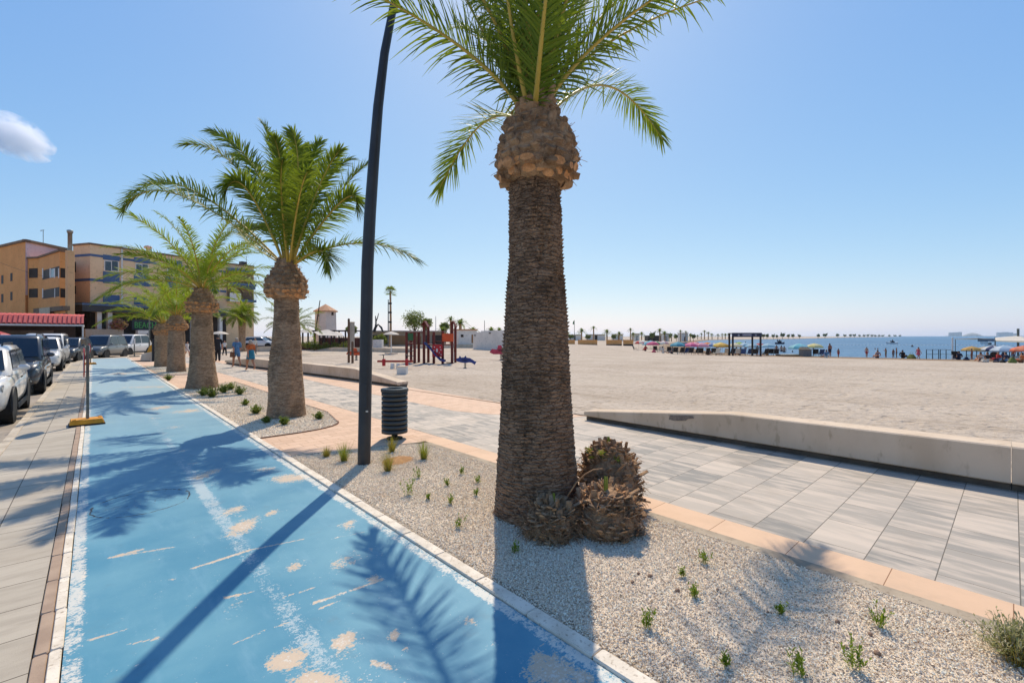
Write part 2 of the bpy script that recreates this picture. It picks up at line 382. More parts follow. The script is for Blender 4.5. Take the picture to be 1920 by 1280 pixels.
def lane_mat():
    m, t, b = newmat('blue_lane_paint'); oc = objco(t)
    at = lambda n: nd(t, 'ShaderNodeAttribute', attribute_name=n).outputs['Fac']
    sep = nd(t, 'ShaderNodeSeparateXYZ'); t.links.new(oc, sep.inputs[0]); x, y = sep.outputs[0], sep.outputs[1]
    nf = noise(t, oc, 26, 7, .72); nm = noise(t, oc, 7, 6, .62); ng = noise(t, oc, 120, 4, .7); nl = noise(t, oc, .9, 5)
    c = mixc(t, sstep(t, nl, .35, .65), lin((62,136,170)), lin((98,158,184)))
    far_pale = sstep(t, y, 0.5, 22)
    c = mixc(t, mth(t, 'MULTIPLY', far_pale, .75), c, lin((170,192,202)))  # paint blends to a paler blue further up the lane
    c = mixc(t, mth(t, 'MULTIPLY', sstep(t, noise(t, mapping(t, oc, (6,1.2,1)), 1, 5, .65), .5, .75), .30), c, lin((132,178,204)))
    c = mixc(t, mth(t, 'MULTIPLY', sstep(t, ng, .62, .72), .35), c, lin((30,92,140)))
    nf2 = noise(t, oc, 58, 5, .75)
    jit = mth(t, 'ADD', mth(t, 'ADD', mth(t, 'MULTIPLY', mth(t, 'SUBTRACT', nf, .5), 2.2), mth(t, 'MULTIPLY', mth(t, 'SUBTRACT', nf2, .5), 2.4)), mth(t, 'MULTIPLY', mth(t, 'SUBTRACT', nm, .5), 1.7))
    lm = sstep(t, mth(t, 'ADD', at('line'), mth(t, 'MULTIPLY', mth(t, 'ADD', jit, mth(t, 'MULTIPLY', mth(t, 'SUBTRACT', ng, .5), 1.5)), .9)), .50, .80)
    c = mixc(t, mth(t, 'MULTIPLY', lm, .55), c, lin((206,216,220)))
    chip = sstep(t, mth(t, 'ADD', at('wear'), mth(t, 'MULTIPLY', jit, .62)), .44, .56)
    c = mixc(t, mth(t, 'MULTIPLY', chip, .45), c, lin((176,200,208)))
    wm = sstep(t, mth(t, 'ADD', at('wear'), mth(t, 'MULTIPLY', jit, .62)), .56, .62)
    c = mixc(t, wm, c, mixc(t, nf, lin((214,198,178)), lin((188,172,154))))
    dens = sstep(t, noise(t, oc, 1.1, 4, .6), .42, .62)
    spk = sstep(t, mth(t, 'ADD', mth(t, 'ADD', mth(t, 'MULTIPLY', nf, .5), mth(t, 'MULTIPLY', nf2, .5)), mth(t, 'ADD', mth(t, 'MULTIPLY', at('wear'), .12), mth(t, 'MULTIPLY', dens, .05))), .655, .69)
    c = mixc(t, mth(t, 'MULTIPLY', spk, .8), c, lin((212,214,212)))
    em = sstep(t, mth(t, 'ADD', at('edge'), mth(t, 'MULTIPLY', jit, .75)), .40, .70)
    c = mixc(t, mth(t, 'MULTIPLY', em, .78), c, lin((226,224,216)))
    c = mixc(t, mth(t, 'MULTIPLY', sstep(t, noise(t, oc, 2.6, 6, .7), .56, .72), .22), c, lin((96,112,122)))
    # crack round the old cover
    dx = mth(t, 'SUBTRACT', x, .37); dy = mth(t, 'SUBTRACT', y, 6.02)
    r = mth(t, 'SQRT', mth(t, 'ADD', mth(t, 'MULTIPLY', dx, dx), mth(t, 'MULTIPLY', dy, dy)))
    r2 = mth(t, 'ADD', r, mth(t, 'MULTIPLY', mth(t, 'SUBTRACT', nm, .5), .10))
    ring = mth(t, 'MULTIPLY', sstep(t, mth(t, 'ABSOLUTE', mth(t, 'SUBTRACT', r2, .40)), .012, .004), sstep(t, nm, .40, .48))
    ins = sstep(t, r2, .40, .36)
    vor = nd(t, 'ShaderNodeTexVoronoi'); vor.feature = 'DISTANCE_TO_EDGE'; vor.inputs['Scale'].default_value = 7; t.links.new(mapping(t, oc, (1,1,0)), vor.inputs['Vector'])
    crk = mth(t, 'MULTIPLY', mth(t, 'MULTIPLY', sstep(t, vor.outputs['Distance'], .03, .012), ins), sstep(t, nf, .5, .6))
    c = mixc(t, mth(t, 'MAXIMUM', ring, mth(t, 'MULTIPLY', crk, .7)), c, lin((58,62,66)))
    t.links.new(c, b.inputs['Base Color']); b.inputs['Roughness'].default_value = .55; b.inputs['Specular IOR Level'].default_value = .3
    h = mth(t, 'SUBTRACT', mth(t, 'ADD', mth(t, 'MULTIPLY', ng, .35), mth(t, 'MULTIPLY', nm, .5)), mth(t, 'ADD', mth(t, 'MULTIPLY', wm, .5), mth(t, 'MULTIPLY', ring, 1.0)))
    t.links.new(bump(t, h, .35, .006), b.inputs['Normal'])
    return m
lz = .0 + .004*(fbm(XL*1.5, YL*1.0, 77)-.5)
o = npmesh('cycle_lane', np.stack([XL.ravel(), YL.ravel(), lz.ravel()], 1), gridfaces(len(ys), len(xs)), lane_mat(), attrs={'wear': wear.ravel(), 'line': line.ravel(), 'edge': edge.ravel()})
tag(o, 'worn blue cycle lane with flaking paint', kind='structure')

# --- promenade paving
M_TILE = slab_mat('promenade_tiles', (194,186,176), (142,142,139), (210,199,187), .60, .40, .37, 0, (9,1.6,1), .0035, (110,106,98), .75, shift=(.12,.03,0))
M_PEACH = slab_mat('peach_slabs', (224,194,166), (216,184,156), (208,178,150), .60, .36, 0, R(90), (3,3,1), .003, (150,112,84), .4, shift=(.0,.36,0))
M_PEACH2 = slab_mat('peach_pavers', (218,188,164), (204,174,150), (226,200,178), .30, .20, .5, 0, (3,3,1), .004, (168,136,110), .4)
M_CONC = mat('edging_concrete', (178,166,148), (150,138,122), 4, .9, bmp=.5, bscale=40, contrast2=(128,115,98))
def sheet(name, poly, z, m, lab, z0=-.2):
    mb = MB(); mb.prism(poly, z0, z); return tag(mb.build(name, m), lab, kind='structure')
sheet('promenade', [(4.322,-14),(7.80,-14),(7.80,6.1),(7.22,6.3),(6.35,7.75),(6.05,8.6),(6.05,14),(6.2,20),(5.6,47),(4.322,47)], 0, M_TILE, 'grey plank-look tiles of the promenade')
sheet('peach_edge', [(3.972,-14),(4.318,-14),(4.318,6.45),(3.972,6.45)], .002, M_PEACH, 'peach slab border beside the gravel')
sheet('peach_paving', [(2.04,6.92),(3.55,6.455),(4.318,6.455),(4.318,47),(2.04,47)], -.002, M_PEACH2, 'peach paving round the palm beds')
sheet('peach_band', [(7.80,6.105),(7.225,6.305),(6.355,7.755),(6.055,8.6),(6.055,14),(6.205,20),(5.605,47),(7.0,47),(6.9,22),(7.72,16.5),(7.72,6.105)], .002, M_PEACH2, 'peach paving band by the beach opening')
sheet('plaza', [(-.9,47.4),(30,47.4),(26,80),(6,54),(1.0,48.5)], -.01, mat('plaza_paving', (200,186,168), (186,172,154), 1.5, .85, bmp=.2), 'pale paving beyond the end of the lane')
# --- gravel beds
M_GRAVB = mat('gravel_fines', (236,226,210), (214,202,186), 30, .95, bmp=.8, bscale=160, bdist=.01, contrast2=(120,108,96))
bed1 = [(2.04,-6),(3.84,-6),(3.84,6.3),(3.62,6.42),(2.10,6.86),(2.04,6.86)]
bed2 = [(2.05,8.45)] + [(2.05+1.55*math.sin(a)**.6, 8.45+.75*(1-math.cos(a))) for a in np.linspace(.25, math.pi/2, 8)] + [(3.86,10.4),(3.86,19.6),(2.05,18.2)]
bed3 = [(2.15,25.2),(3.7,25.6),(3.7,33.5),(2.15,33.5)]
def bedz(x, y): return .006 + .02*(fbm(np.asarray(x)*1.3, np.asarray(y)*1.3, 51)-.45)
for bd in (bed1, bed2, bed3):
    sheet('gravel_bed', bd, .004, M_GRAVB, 'bed of small pale gravel stones')
def edge_strip(name, pts, wd, z, m, lab):
    mb = MB()
    for a, b2 in zip(pts, pts[1:]):
        a = Vector((*a, 0)); b2 = Vector((*b2, 0)); t_ = b2-a; L = t_.length
        mb.box(((a.x+b2.x)/2, (a.y+b2.y)/2, z-.1), (L+.001, wd, .2), math.atan2(t_.y, t_.x), 0, 1, .006)
    return tag(mb.build(name, m), lab, kind='structure')
edge_strip('gravel_edging', [(3.905,-8),(3.905,6.33)], .125, .008, M_CONC, 'rough concrete edging beside the peach slabs')
edge_strip('gravel_edging', [(3.88,6.36),(3.62,6.46),(2.06,6.90)], .04, .012, M_CONC, 'edging at the end of the near gravel bed')
edge_strip('gravel_edging', bed2[:-2]+[(3.88,19.6)], .04, .014, mat('rusty_edging', (120,84,62), (96,68,52), 6, .9), 'thin brown edging round the second bed')
edge_strip('gravel_footing', [(2.065,-4),(2.065,6.86)], .058, .006, M_CONC, 'concrete footing beside the white kerb')
def inpoly(px, py, poly):
    r = np.zeros(px.shape, bool); n = len(poly)
    for i in range(n):
        (x0,y0),(x1,y1) = poly[i], poly[(i+1)%n]
        c_ = (y0 > py) != (y1 > py); xi = x0 + (py-y0)*(x1-x0)/((y1-y0) or 1e-9); r ^= c_ & (px < xi)
    return r
def gravel_mat():
    m, t, b = newmat('gravel_stone'); oc = objco(t)
    f = nd(t, 'ShaderNodeAttribute', attribute_name='tint').outputs['Fac']
    cr = nd(t, 'ShaderNodeValToRGB'); t.links.new(f, cr.inputs[0]); e = cr.color_ramp.elements
    e[0].position = 0; e[0].color = lin((150,130,110)); e[1].position = 1; e[1].color = lin((246,240,230))
    for p, c_ in ((.08,(206,192,174)),(.30,(242,233,218)),(.55,(238,222,202)),(.62,(228,218,204)),(.85,(248,240,226))):
        q = e.new(p); q.color = lin(c_)
    t.links.new(cr.outputs[0], b.inputs['Base Color']); b.inputs['Roughness'].default_value = .85; b.inputs['Specular IOR Level'].default_value = .2
    return m
rng = np.random.default_rng(4)
def stones(poly, n, smin, smax, seed):
    rg = np.random.default_rng(seed); P = np.array(poly); out = []
    x = rg.uniform(P[:,0].min(), P[:,0].max(), n*3); y = rg.uniform(max(P[:,1].min(), -1.6), P[:,1].max(), n*3)
    k = inpoly(x, y, poly); x, y = x[k][:n], y[k][:n]; n = len(x)
    s = rg.uniform(smin, smax, n)*(1+.5*(rg.random(n) > .96))
    base = np.array([[1,0,0],[-1,0,0],[0,1,0],[0,-1,0],[0,0,1],[0,0,-1]], float)
    tri = np.array([[0,2,4],[2,1,4],[1,3,4],[3,0,4],[2,0,5],[1,2,5],[3,1,5],[0,3,5]])
    V = np.repeat(base[None], n, 0)*rg.uniform(.55, 1.25, (n,6,1)) + rg.normal(0, .16, (n,6,3))
    V *= np.stack([np.ones(n), rg.uniform(.6,1,n), rg.uniform(.5,.9,n)], 1)[:,None]
    a = rg.uniform(0, 6.28, n); b_ = rg.uniform(-.9, .9, n); ca, sa, cb, sb = np.cos(a), np.sin(a), np.cos(b_), np.sin(b_)
    x1 = V[:,:,0]*cb[:,None] + V[:,:,2]*sb[:,None]; z1 = -V[:,:,0]*sb[:,None] + V[:,:,2]*cb[:,None]; y1 = V[:,:,1]
    V = np.stack([x1*ca[:,None]-y1*sa[:,None], x1*sa[:,None]+y1*ca[:,None], z1], -1)*s[:,None,None]
    zz = bedz(x, y) + rg.uniform(-.003, .008, n)
    V += np.stack([x, y, zz], 1)[:,None]
    Fq = (tri[None] + (np.arange(n)*6)[:,None,None]).reshape(-1, 3)
    tint = np.repeat(rg.random(n), 6)
    return V.reshape(-1, 3), Fq, tint
M_GRAV = gravel_mat()
for poly, n, s0, s1, sd_, lab in ((bed1, 165000, .0038, .0086, 1, 'small pale gravel round the nearest palm and the lamp post'), (bed2, 42000, .008, .014, 2, 'small pale gravel round the second and third palms'), (bed3, 9000, .012, .02, 3, 'small pale gravel round the far pair of palms')):
    V, Fq, tint = stones(poly, n, s0, s1, sd_)
    o = npmesh('gravel', V, Fq, M_GRAV, smooth=False, attrs={'tint': tint}); tag(o, lab, 'gravel', kind='stuff')

# --- seat walls (low concrete, sloping noses)
M_WALL = mat('cast_concrete', (216,200,180), (200,182,160), 1.3, .85, bmp=.35, bscale=40, bdist=.005, contrast2=(182,164,142), stretch=(1,1,.45))
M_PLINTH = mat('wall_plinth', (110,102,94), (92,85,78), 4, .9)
def seat_wall(label, st, joints):
    """stations (x, y, height): front face at x, 0.42 m deep, chamfered front, recessed dark plinth"""
    t = thing('seat_wall', label, 'low wall', (st[0][0], st[0][1], 0), 0, 'low concrete seat walls along the beach')
    o0 = Vector((st[0][0], st[0][1], 0)); rings = []; pl = []
    for i, (x, y, h) in enumerate(st):
        a = Vector((st[max(i-1,0)][0], st[max(i-1,0)][1])); b2 = Vector((st[min(i+1,len(st)-1)][0], st[min(i+1,len(st)-1)][1]))
        tn = (b2-a).normalized(); nr = Vector((abs(tn.y), -tn.x*(1 if tn.y > 0 else -1)))
        def q(off, z): return (x+nr.x*off-o0.x, y+nr.y*off-o0.y, z)
        zb = .085
        rings.append([q(.02, zb), q(0, zb+.015), q(.012, h-.015), q(.03, h), q(.38, h), q(.40, h-.02), q(.40, zb-.02), q(.38, zb-.03)])
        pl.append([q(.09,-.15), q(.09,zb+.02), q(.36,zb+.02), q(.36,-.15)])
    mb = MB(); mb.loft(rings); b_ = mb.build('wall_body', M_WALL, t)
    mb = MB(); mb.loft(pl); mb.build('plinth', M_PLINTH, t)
    return t
w1 = seat_wall('long concrete seat wall nearest the camera with a dark scuff near its sloping end', [(7.34,5.88,.18),(7.37,3.02,.475),(7.39,.02,.495)], None)
w2 = seat_wall('concrete seat wall section running out of the right edge of the photo', [(7.39,0.012,.495),(7.42,-4,.495),(7.45,-9,.495)], None)
w3 = seat_wall('concrete seat wall further along the promenade, its nose beside the bin', [(7.40,13.7,.18),(7.28,16.9,.47),(6.8,22.5,.49),(6.25,28,.49),(6.0,33,.2)], None)
# scuff on the near wall
mb = MB(); sx = [(4.03,.26),(4.01,.335),(3.60,.375),(3.58,.335),(3.68,.315),(3.72,.28),(3.84,.26),(3.93,.25)]
mb.add([(7.345-7.34+.012, y-5.88, z) for y, z in sx], [list(range(len(sx)))]); mb.build('scuff', mat('scuff', (140,132,124), (118,110,104), 30, .9), w1)
# ================================================================== PALMS
def trunk_mat(name, c1, c2, c3, zs=22, crack=.34):
    m, t, b = newmat(name); oc = objco(t)
    a = noise(t, mapping(t, oc, (7, 7, zs)), 1, 6, .6); n2 = noise(t, oc, 1.6, 5, .65); n3 = noise(t, oc, 48, 4, .7)
    c = mixc(t, sstep(t, a, .38, .62), lin(c1), lin(c2))
    c = mixc(t, mth(t, 'MULTIPLY', sstep(t, n3, .52, .7), .6), c, lin(c3))
    c = mixc(t, mth(t, 'MULTIPLY', sstep(t, n2, .48, .62), .5), c, lin(tuple(x*.55 for x in c1)))
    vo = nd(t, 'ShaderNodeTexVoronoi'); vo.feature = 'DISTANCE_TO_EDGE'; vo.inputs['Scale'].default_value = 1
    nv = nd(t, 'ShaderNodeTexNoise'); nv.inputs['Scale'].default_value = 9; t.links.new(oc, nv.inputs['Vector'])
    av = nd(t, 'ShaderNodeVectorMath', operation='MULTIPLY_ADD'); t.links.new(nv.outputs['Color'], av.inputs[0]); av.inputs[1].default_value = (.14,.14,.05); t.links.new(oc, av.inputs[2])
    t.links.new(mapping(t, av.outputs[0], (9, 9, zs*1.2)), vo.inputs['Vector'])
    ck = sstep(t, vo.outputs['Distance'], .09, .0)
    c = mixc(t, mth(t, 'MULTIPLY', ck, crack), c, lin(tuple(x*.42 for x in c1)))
    fib = noise(t, mapping(t, oc, (20, 20, 150)), 1, 3, .7)
    c = mixc(t, mth(t, 'MULTIPLY', sstep(t, fib, .56, .68), .45), c, lin(c3))
    t.links.new(c, b.inputs['Base Color']); b.inputs['Roughness'].default_value = .92; b.inputs['Specular IOR Level'].default_value = .15
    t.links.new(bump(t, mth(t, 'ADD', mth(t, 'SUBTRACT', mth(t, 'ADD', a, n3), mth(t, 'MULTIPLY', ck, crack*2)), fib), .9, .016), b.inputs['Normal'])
    return m
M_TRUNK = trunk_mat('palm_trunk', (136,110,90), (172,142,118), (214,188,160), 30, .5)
M_TRUNK2 = trunk_mat('palm_trunk_brown', (158,132,108), (188,162,136), (216,192,166), 20)
M_BOOT = trunk_mat('palm_boot', (154,124,98), (188,158,128), (216,190,160), 12, .0)
M_CUT = mat('cut_stub', (216,160,108), (182,130,84), 26, .85, bmp=.5, bscale=120, contrast2=(130,92,62))
M_FIBRE = mat('palm_fibre', (146,110,80), (176,142,108), 20, .9)
def leaf_mat(name, c1, c2, tr=.42):
    m, t, b = newmat(name); oc = objco(t)
    f = sstep(t, noise(t, oc, 2.2, 4), .35, .65)
    rnd = nd(t, 'ShaderNodeAttribute', attribute_name='tint').outputs['Fac']
    c = mixc(t, f, lin(c1), lin(c2)); c = mixc(t, mth(t, 'MULTIPLY', rnd, .6), c, lin((138,154,56)))
    t.links.new(c, b.inputs['Base Color']); b.inputs['Roughness'].default_value = .52; b.inputs['Specular IOR Level'].default_value = .16
    trn = nd(t, 'ShaderNodeBsdfTranslucent'); t.links.new(mixc(t, .5, c, lin((165,190,45))), trn.inputs[0])
    ms = nd(t, 'ShaderNodeMixShader'); ms.inputs[0].default_value = tr
    t.links.new(b.outputs[0], ms.inputs[1]); t.links.new(trn.outputs[0], ms.inputs[2]); t.links.new(ms.outputs[0], t.nodes['Material Output'].inputs[0])
    return m
M_LEAF = leaf_mat('palm_leaflet', (76,102,36), (104,126,48), .38)
M_LEAFY = leaf_mat('palm_leaflet_bright', (104,130,40), (134,156,54), .45)
M_RACH = mat('palm_rachis', (196,172,78), (166,150,64), 3, .55)

def trunk_obj(prof, seed, parent, seg=150, pitch=.036, rows=6, amp=.010, m=None, blocks=46, lean=None):
    zs = np.array([p[0] for p in prof]); rs = np.array([p[1] for p in prof])
    H0, H1 = zs.min(), zs.max(); nz = int((H1-H0)/pitch*rows)
    z = np.linspace(H0, H1, nz); r = np.interp(z, zs, rs)
    r = np.convolve(np.pad(r, 12, mode='edge'), np.ones(25)/25, 'valid')
    phi = np.linspace(0, 2*np.pi, seg, endpoint=False)
    Zg, P = np.meshgrid(z, phi, indexing='ij'); Rg = np.repeat(r[:,None], seg, 1)
    cx, sx = np.cos(P), np.sin(P)
    wob = (fbm(cx*2+5, sx*2+Zg*1.5, seed) - .5)
    zz = Zg + wob*.03 + .012*np.sin(P*3+seed)
    k = np.floor(zz/pitch); tt = zz/pitch - k
    ph = P/(2*np.pi)*blocks + .5*(k % 2) + vnoise(k*3.7, k*0+1.3, seed)*1.2
    cell = np.floor(ph); fu = ph-cell
    rc = vnoise(cell*5.31+.5, k*7.77+.5, seed+3)
    saw = (tt**1.5) - .4
    crack = np.exp(-((np.minimum(fu, 1-fu))/.10)**2)
    disp = amp*(saw*(.5+1.1*rc) - .55*crack*(.4+rc) + .9*(rc-.5)) + .085*wob*(.6+Rg) + .006*(fbm(P*14, Zg*30, seed+8)-.5)
    rough = np.clip((fbm(cx*3+9, sx*3+Zg*3, seed+20)-.45)*3, 0, 1); disp *= (.7+.8*rough)
    Rg = Rg + disp
    lx = np.interp(z, [H0, H1], [0, lean[0]]) if lean else 0*z
    ly = np.interp(z, [H0, H1], [0, lean[1]]) if lean else 0*z
    V = np.stack([Rg*cx+lx[:,None], Rg*sx+ly[:,None], Zg], -1).reshape(-1, 3)
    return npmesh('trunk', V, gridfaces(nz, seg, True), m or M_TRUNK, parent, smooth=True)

def stub(mb, base, out, up, w, th, L, rnd, cut=True):
    """a cut leaf base: flattened wedge from base along out, cut end pale"""
    out = out.normalized(); side = out.cross(up).normalized(); nrm = side.cross(out).normalized()
    rings = []
    for k, (s, ws, ts) in enumerate(((-.4,1.35,1.2),(.35,1.12,1.05),(1,.9,.95))):
        c = base + out*L*s; ring = []
        for i in range(8):
            a = i*math.pi/4+.2; ring.append(tuple(c + side*math.cos(a)*w*ws*(1+rnd.uniform(-.12,.12)) + nrm*math.sin(a)*th*ts*(1+rnd.uniform(-.15,.15)) + out*(rnd.uniform(-.2,.2)*th if k == 2 else 0)))
        rings.append(ring)
    mb.loft(rings, 0, True, caps=False)
    mb.add(rings[-1], [list(range(8))], 1 if cut else 0)

def pineapple(prof, parent, seed, n_rows=9, w=.05, light_rows=3, loc=(0,0,0)):
    """swollen head of old leaf bases; prof rows (z, r) bottom to top"""
    rnd = random.Random(seed); mb = MB(); zs = [p[0] for p in prof]; rs = [p[1] for p in prof]
    core = [(max(np.interp(z, zs, rs)-w*.45, .02), z) for z in np.linspace(zs[0], zs[-1], 14)]
    mb.lathe(core, loc, 24, 0)
    for k in range(n_rows):
        f = (k+.5)/n_rows; z = zs[0] + (zs[-1]-zs[0])*(f**.95); r = float(np.interp(z, zs, rs))
        n = max(7, int(2*math.pi*r/(w*1.75)))
        for i in range(n):
            a = (i+.5*(k % 2)+rnd.uniform(-.2,.2))*2*math.pi/n; rad = Vector((math.cos(a), math.sin(a), 0))
            lowr = k < light_rows; tilt = (-.2 if lowr else .55) + (1.0 if lowr else .75)*f + rnd.uniform(-.25,.25)
            out = rad*math.cos(tilt) + Vector((0,0,math.sin(tilt)))
            base = Vector(loc) + rad*(r-w*(.8 if lowr else 1.0)) + Vector((0,0,z+rnd.uniform(-.02,.02)))
            kw = 1.15 if lowr else .9
            stub(mb, base, out + Vector((rnd.uniform(-.2,.2), rnd.uniform(-.2,.2), 0)), Vector((0,0,1)), w*kw*rnd.uniform(.6,1.2), w*kw*rnd.uniform(.35,.8), w*rnd.uniform(.5,1.4), rnd, lowr and rnd.random() < .8 or rnd.random() < .10)
    for i in range(260):                               # loose fibre
        a = rnd.uniform(0, 6.283); z = rnd.uniform(zs[0], zs[-1]); r = float(np.interp(z, zs, rs))
        p = Vector(loc) + Vector((math.cos(a)*r, math.sin(a)*r, z)); q = p + Vector((math.cos(a)*rnd.uniform(.0,.05)+rnd.uniform(-.04,.04), math.sin(a)*rnd.uniform(.0,.05)+rnd.uniform(-.04,.04), rnd.uniform(-.06,.06)))
        mb.tube([p, q], .0025, 3, 2)
    return mb.build('leaf_base_head', [M_BOOT, M_CUT, M_FIBRE], parent)

def frond(parent, P0, P1, P2, seed, nl=62, ll=.42, lw=.024, m=None, vee=.55, seg=3, rr=.016, bare=.13, name='frond', flop=.25, roll=.45):
    """pinnate leaf along a quadratic Bezier P0-P1-P2; leaflets in two ranks, folded and drooping"""
    rnd = np.random.default_rng(seed); P0, P1, P2 = [np.array(p, float) for p in (P0, P1, P2)]
    B_ = lambda s: ((1-s)**2)[:,None]*P0 + (2*s*(1-s))[:,None]*P1 + (s**2)[:,None]*P2
    D_ = lambda s: (2*(1-s))[:,None]*(P1-P0) + (2*s)[:,None]*(P2-P1)
    up = np.array([0,0,1.]); V = []; Fq = []; mi = []; tint = []; nv = 0
    # rachis, 5-sided taper
    s = np.linspace(0, 1, 18); C = B_(s); T = D_(s); T /= np.linalg.norm(T, axis=1)[:,None]
    # side vector carried along the curve (works for drooping tips)
    bn = np.cross(P1-P0, P2-P1)
    horiz = np.array([P2[0]-P0[0], P2[1]-P0[1], 0.]); 
    sd0 = np.cross(horiz, up); 
    if np.linalg.norm(sd0) < .05*np.linalg.norm(P2-P0): sd0 = np.array([1., .3, 0])
    sd0 /= np.linalg.norm(sd0)
    tw = rnd.uniform(-roll, roll)
    def frame(T):
        S = sd0[None] - T*(T@sd0)[:,None]; S /= np.linalg.norm(S, axis=1)[:,None]; N = np.cross(S, T)
        ca, sa = math.cos(tw), math.sin(tw); return S*ca+N*sa, N*ca-S*sa
    S, N = frame(T); rad = rr*(1-.86*s)
    ring = []
    for k in range(5):
        a = 2*math.pi*k/5; ring.append(C + (S*math.cos(a)*1.25 + N*math.sin(a)*.8)*rad[:,None])
    V.append(np.stack(ring, 1).reshape(-1, 3)); q = gridfaces(18, 5, True); Fq.append(q); mi.append(np.zeros(len(q), int)); tint.append(np.zeros(90)); nv += 90
    # leaflets
    for side in (-1, 1):
        s = np.linspace(bare, .995, nl) + rnd.uniform(-.25, .25, nl)/nl; s = np.clip(s, bare*.8, .999)
        C = B_(s); T = D_(s); T /= np.linalg.norm(T, axis=1)[:,None]; S, N = frame(T)
        prof = np.clip((s-bare*.5)/.22, .25, 1)*(1-.52*np.clip((s-.6)/.4, 0, 1)**1.4)
        L = ll*prof*rnd.uniform(.85, 1.12, nl)
        fw = np.radians(np.interp(s, [0,.3,.8,1], [66,54,40,16]) + rnd.uniform(-7,7,nl))
        v = vee + rnd.normal(0, .38, nl)
        lat = S*side*np.cos(v)[:,None] + N*np.sin(v)[:,None]
        d0 = T*np.cos(fw)[:,None] + lat*np.sin(fw)[:,None]
        wv = np.cross(d0, N); wv /= np.linalg.norm(wv, axis=1)[:,None]
        tl = rnd.uniform(-.5,.5,nl); nn = np.cross(wv, d0); wv = wv*np.cos(tl)[:,None] + nn*np.sin(tl)[:,None]
        drp = flop*rnd.uniform(.4,1.6,nl)
        pts = []
        for k in range(seg+1):
            f = k/seg; wd = lw*(.55+.45*min(1, f*4))*(1-f)**.55 if k < seg else 0.0012
            c = C + d0*(L*f)[:,None] - up[None]*(drp*L*f*f)[:,None]
            pts += [c - wv*wd/2, c + wv*wd/2]
        V.append(np.stack(pts, 1).reshape(-1, 3)); k2 = (seg+1)*2
        q = np.array([[2*k, 2*k+1, 2*k+3, 2*k+2] for k in range(seg)])
        q = (q[None] + (np.arange(nl)*k2)[:,None,None] + nv).reshape(-1, 4)
        Fq.append(q); mi.append(np.ones(len(q), int)); tint.append(np.repeat(rnd.random(nl)**2*.9, k2)); nv += nl*k2
    Vx = np.concatenate(V); 
    return npmesh(name, Vx, np.concatenate(Fq), [M_RACH, m or M_LEAF], parent, smooth=True, attrs={'tint': np.concatenate(tint)}, mi=np.concatenate(mi))
def bez_mid(p0, pm, p2): return 2*Vector(pm) - (Vector(p0)+Vector(p2))/2

# ---- nearest palm (trunk runs out of the top of the picture)
PB = UD(1006, 4.42); PB.z = -.02
p1 = thing('palm_tree', 'nearest date palm, thick brown trunk in the foreground gravel with sucker stumps at its foot', 'palm tree', PB, 0, 'date palms along the cycle lane')
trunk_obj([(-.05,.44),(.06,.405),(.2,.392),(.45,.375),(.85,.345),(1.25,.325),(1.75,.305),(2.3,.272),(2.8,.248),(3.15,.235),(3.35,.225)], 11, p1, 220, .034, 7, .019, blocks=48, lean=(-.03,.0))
pineapple([(3.17,.26),(3.23,.36),(3.34,.405),(3.48,.395),(3.66,.34),(3.82,.25),(3.98,.19)], p1, 5, 11, .060, 2)
def pal(u, v, d): return W(u, v, d) - PB
crown = [ # (mid u,v,d) (tip u,v,d)  as seen in the photograph
 ((900,236,6.5),(824,354,7.1)), ((1145,163,7.1),(1243,262,7.7)),
 ((868,92,4.3),(640,-40,4.2)), ((905,60,4.6),(800,-150,5.0)), ((955,20,4.0),(915,-330,3.6)), ((985,-10,4.6),(1000,-380,4.9)),
 ((1020,30,3.7),(1060,-360,3.2)), ((1050,20,4.6),(1110,-340,4.9)), ((1120,80,4.2),(1350,-80,4.0)), ((1150,75,4.6),(1420,-30,5.0)),
 ((1090,10,5.0),(1230,-260,5.8)), ((930,10,5.0),(850,-280,5.9)), ((975,-40,4.3),(960,-430,4.2)), ((1000,40,5.2),(1010,-200,6.8)), ((1060,60,5.6),(1160,-60,7.0)), ((950,60,5.6),(880,-60,7.0))]
rnd = random.Random(3)
for i, (mp, tp) in enumerate(crown):
    a = rnd.uniform(0, 6.28); b0 = Vector((pal(1000, 200, 4.42)))
    mid = pal(*mp); dirx = (mid-b0); dirx.z = 0
    b0 = b0 + (dirx.normalized()*(.06 if i > 1 else .16) if dirx.length > .01 else Vector((0,0,0))) - Vector((0,0,.14 if i > 1 else .10))
    tip = pal(*tp)
    frond(p1, b0, bez_mid(b0, mid, tip), tip, 100+i, 112, .52, .019 if i > 1 else .026, M_LEAF, .36, 4, .026, .10 if i > 1 else .06, flop=.18)
rnd = random.Random(17)
for i in range(9):                                     # the rest of the crown, above the picture
    a = R(40*i + rnd.uniform(-12,12)); e = R(rnd.uniform(62, 84)); L = rnd.uniform(2.4, 3.0)
    b0 = Vector((.05*math.cos(a), .05*math.sin(a), 3.85)); h = Vector((math.cos(a), math.sin(a), 0))
    m1 = b0 + h*math.cos(e)*L*.55 + Vector((0,0,math.sin(e)*L*.55)); tp = m1 + h*L*.42 + Vector((0,0,L*.22))
    frond(p1, b0, m1, tp, 300+i, 60, .42, .022, M_LEAF, .5, 3, .022)
# extra pruned petiole stubs under the crown
mb = MB(); rnd = random.Random(8)
for i in range(16):
    a = i*2.4; rad_ = Vector((math.cos(a), math.sin(a), 0)); z = 3.86 + .012*i
    stub(mb, rad_*(.14-.003*i) + Vector((0,0,z)), rad_*.35 + Vector((0,0,1)), Vector((0,0,1)).cross(rad_).cross(rad_)*-1, .04, .022, rnd.uniform(.08,.2), rnd)
mb.build('petiole_stub', [M_BOOT, M_CUT], p1)

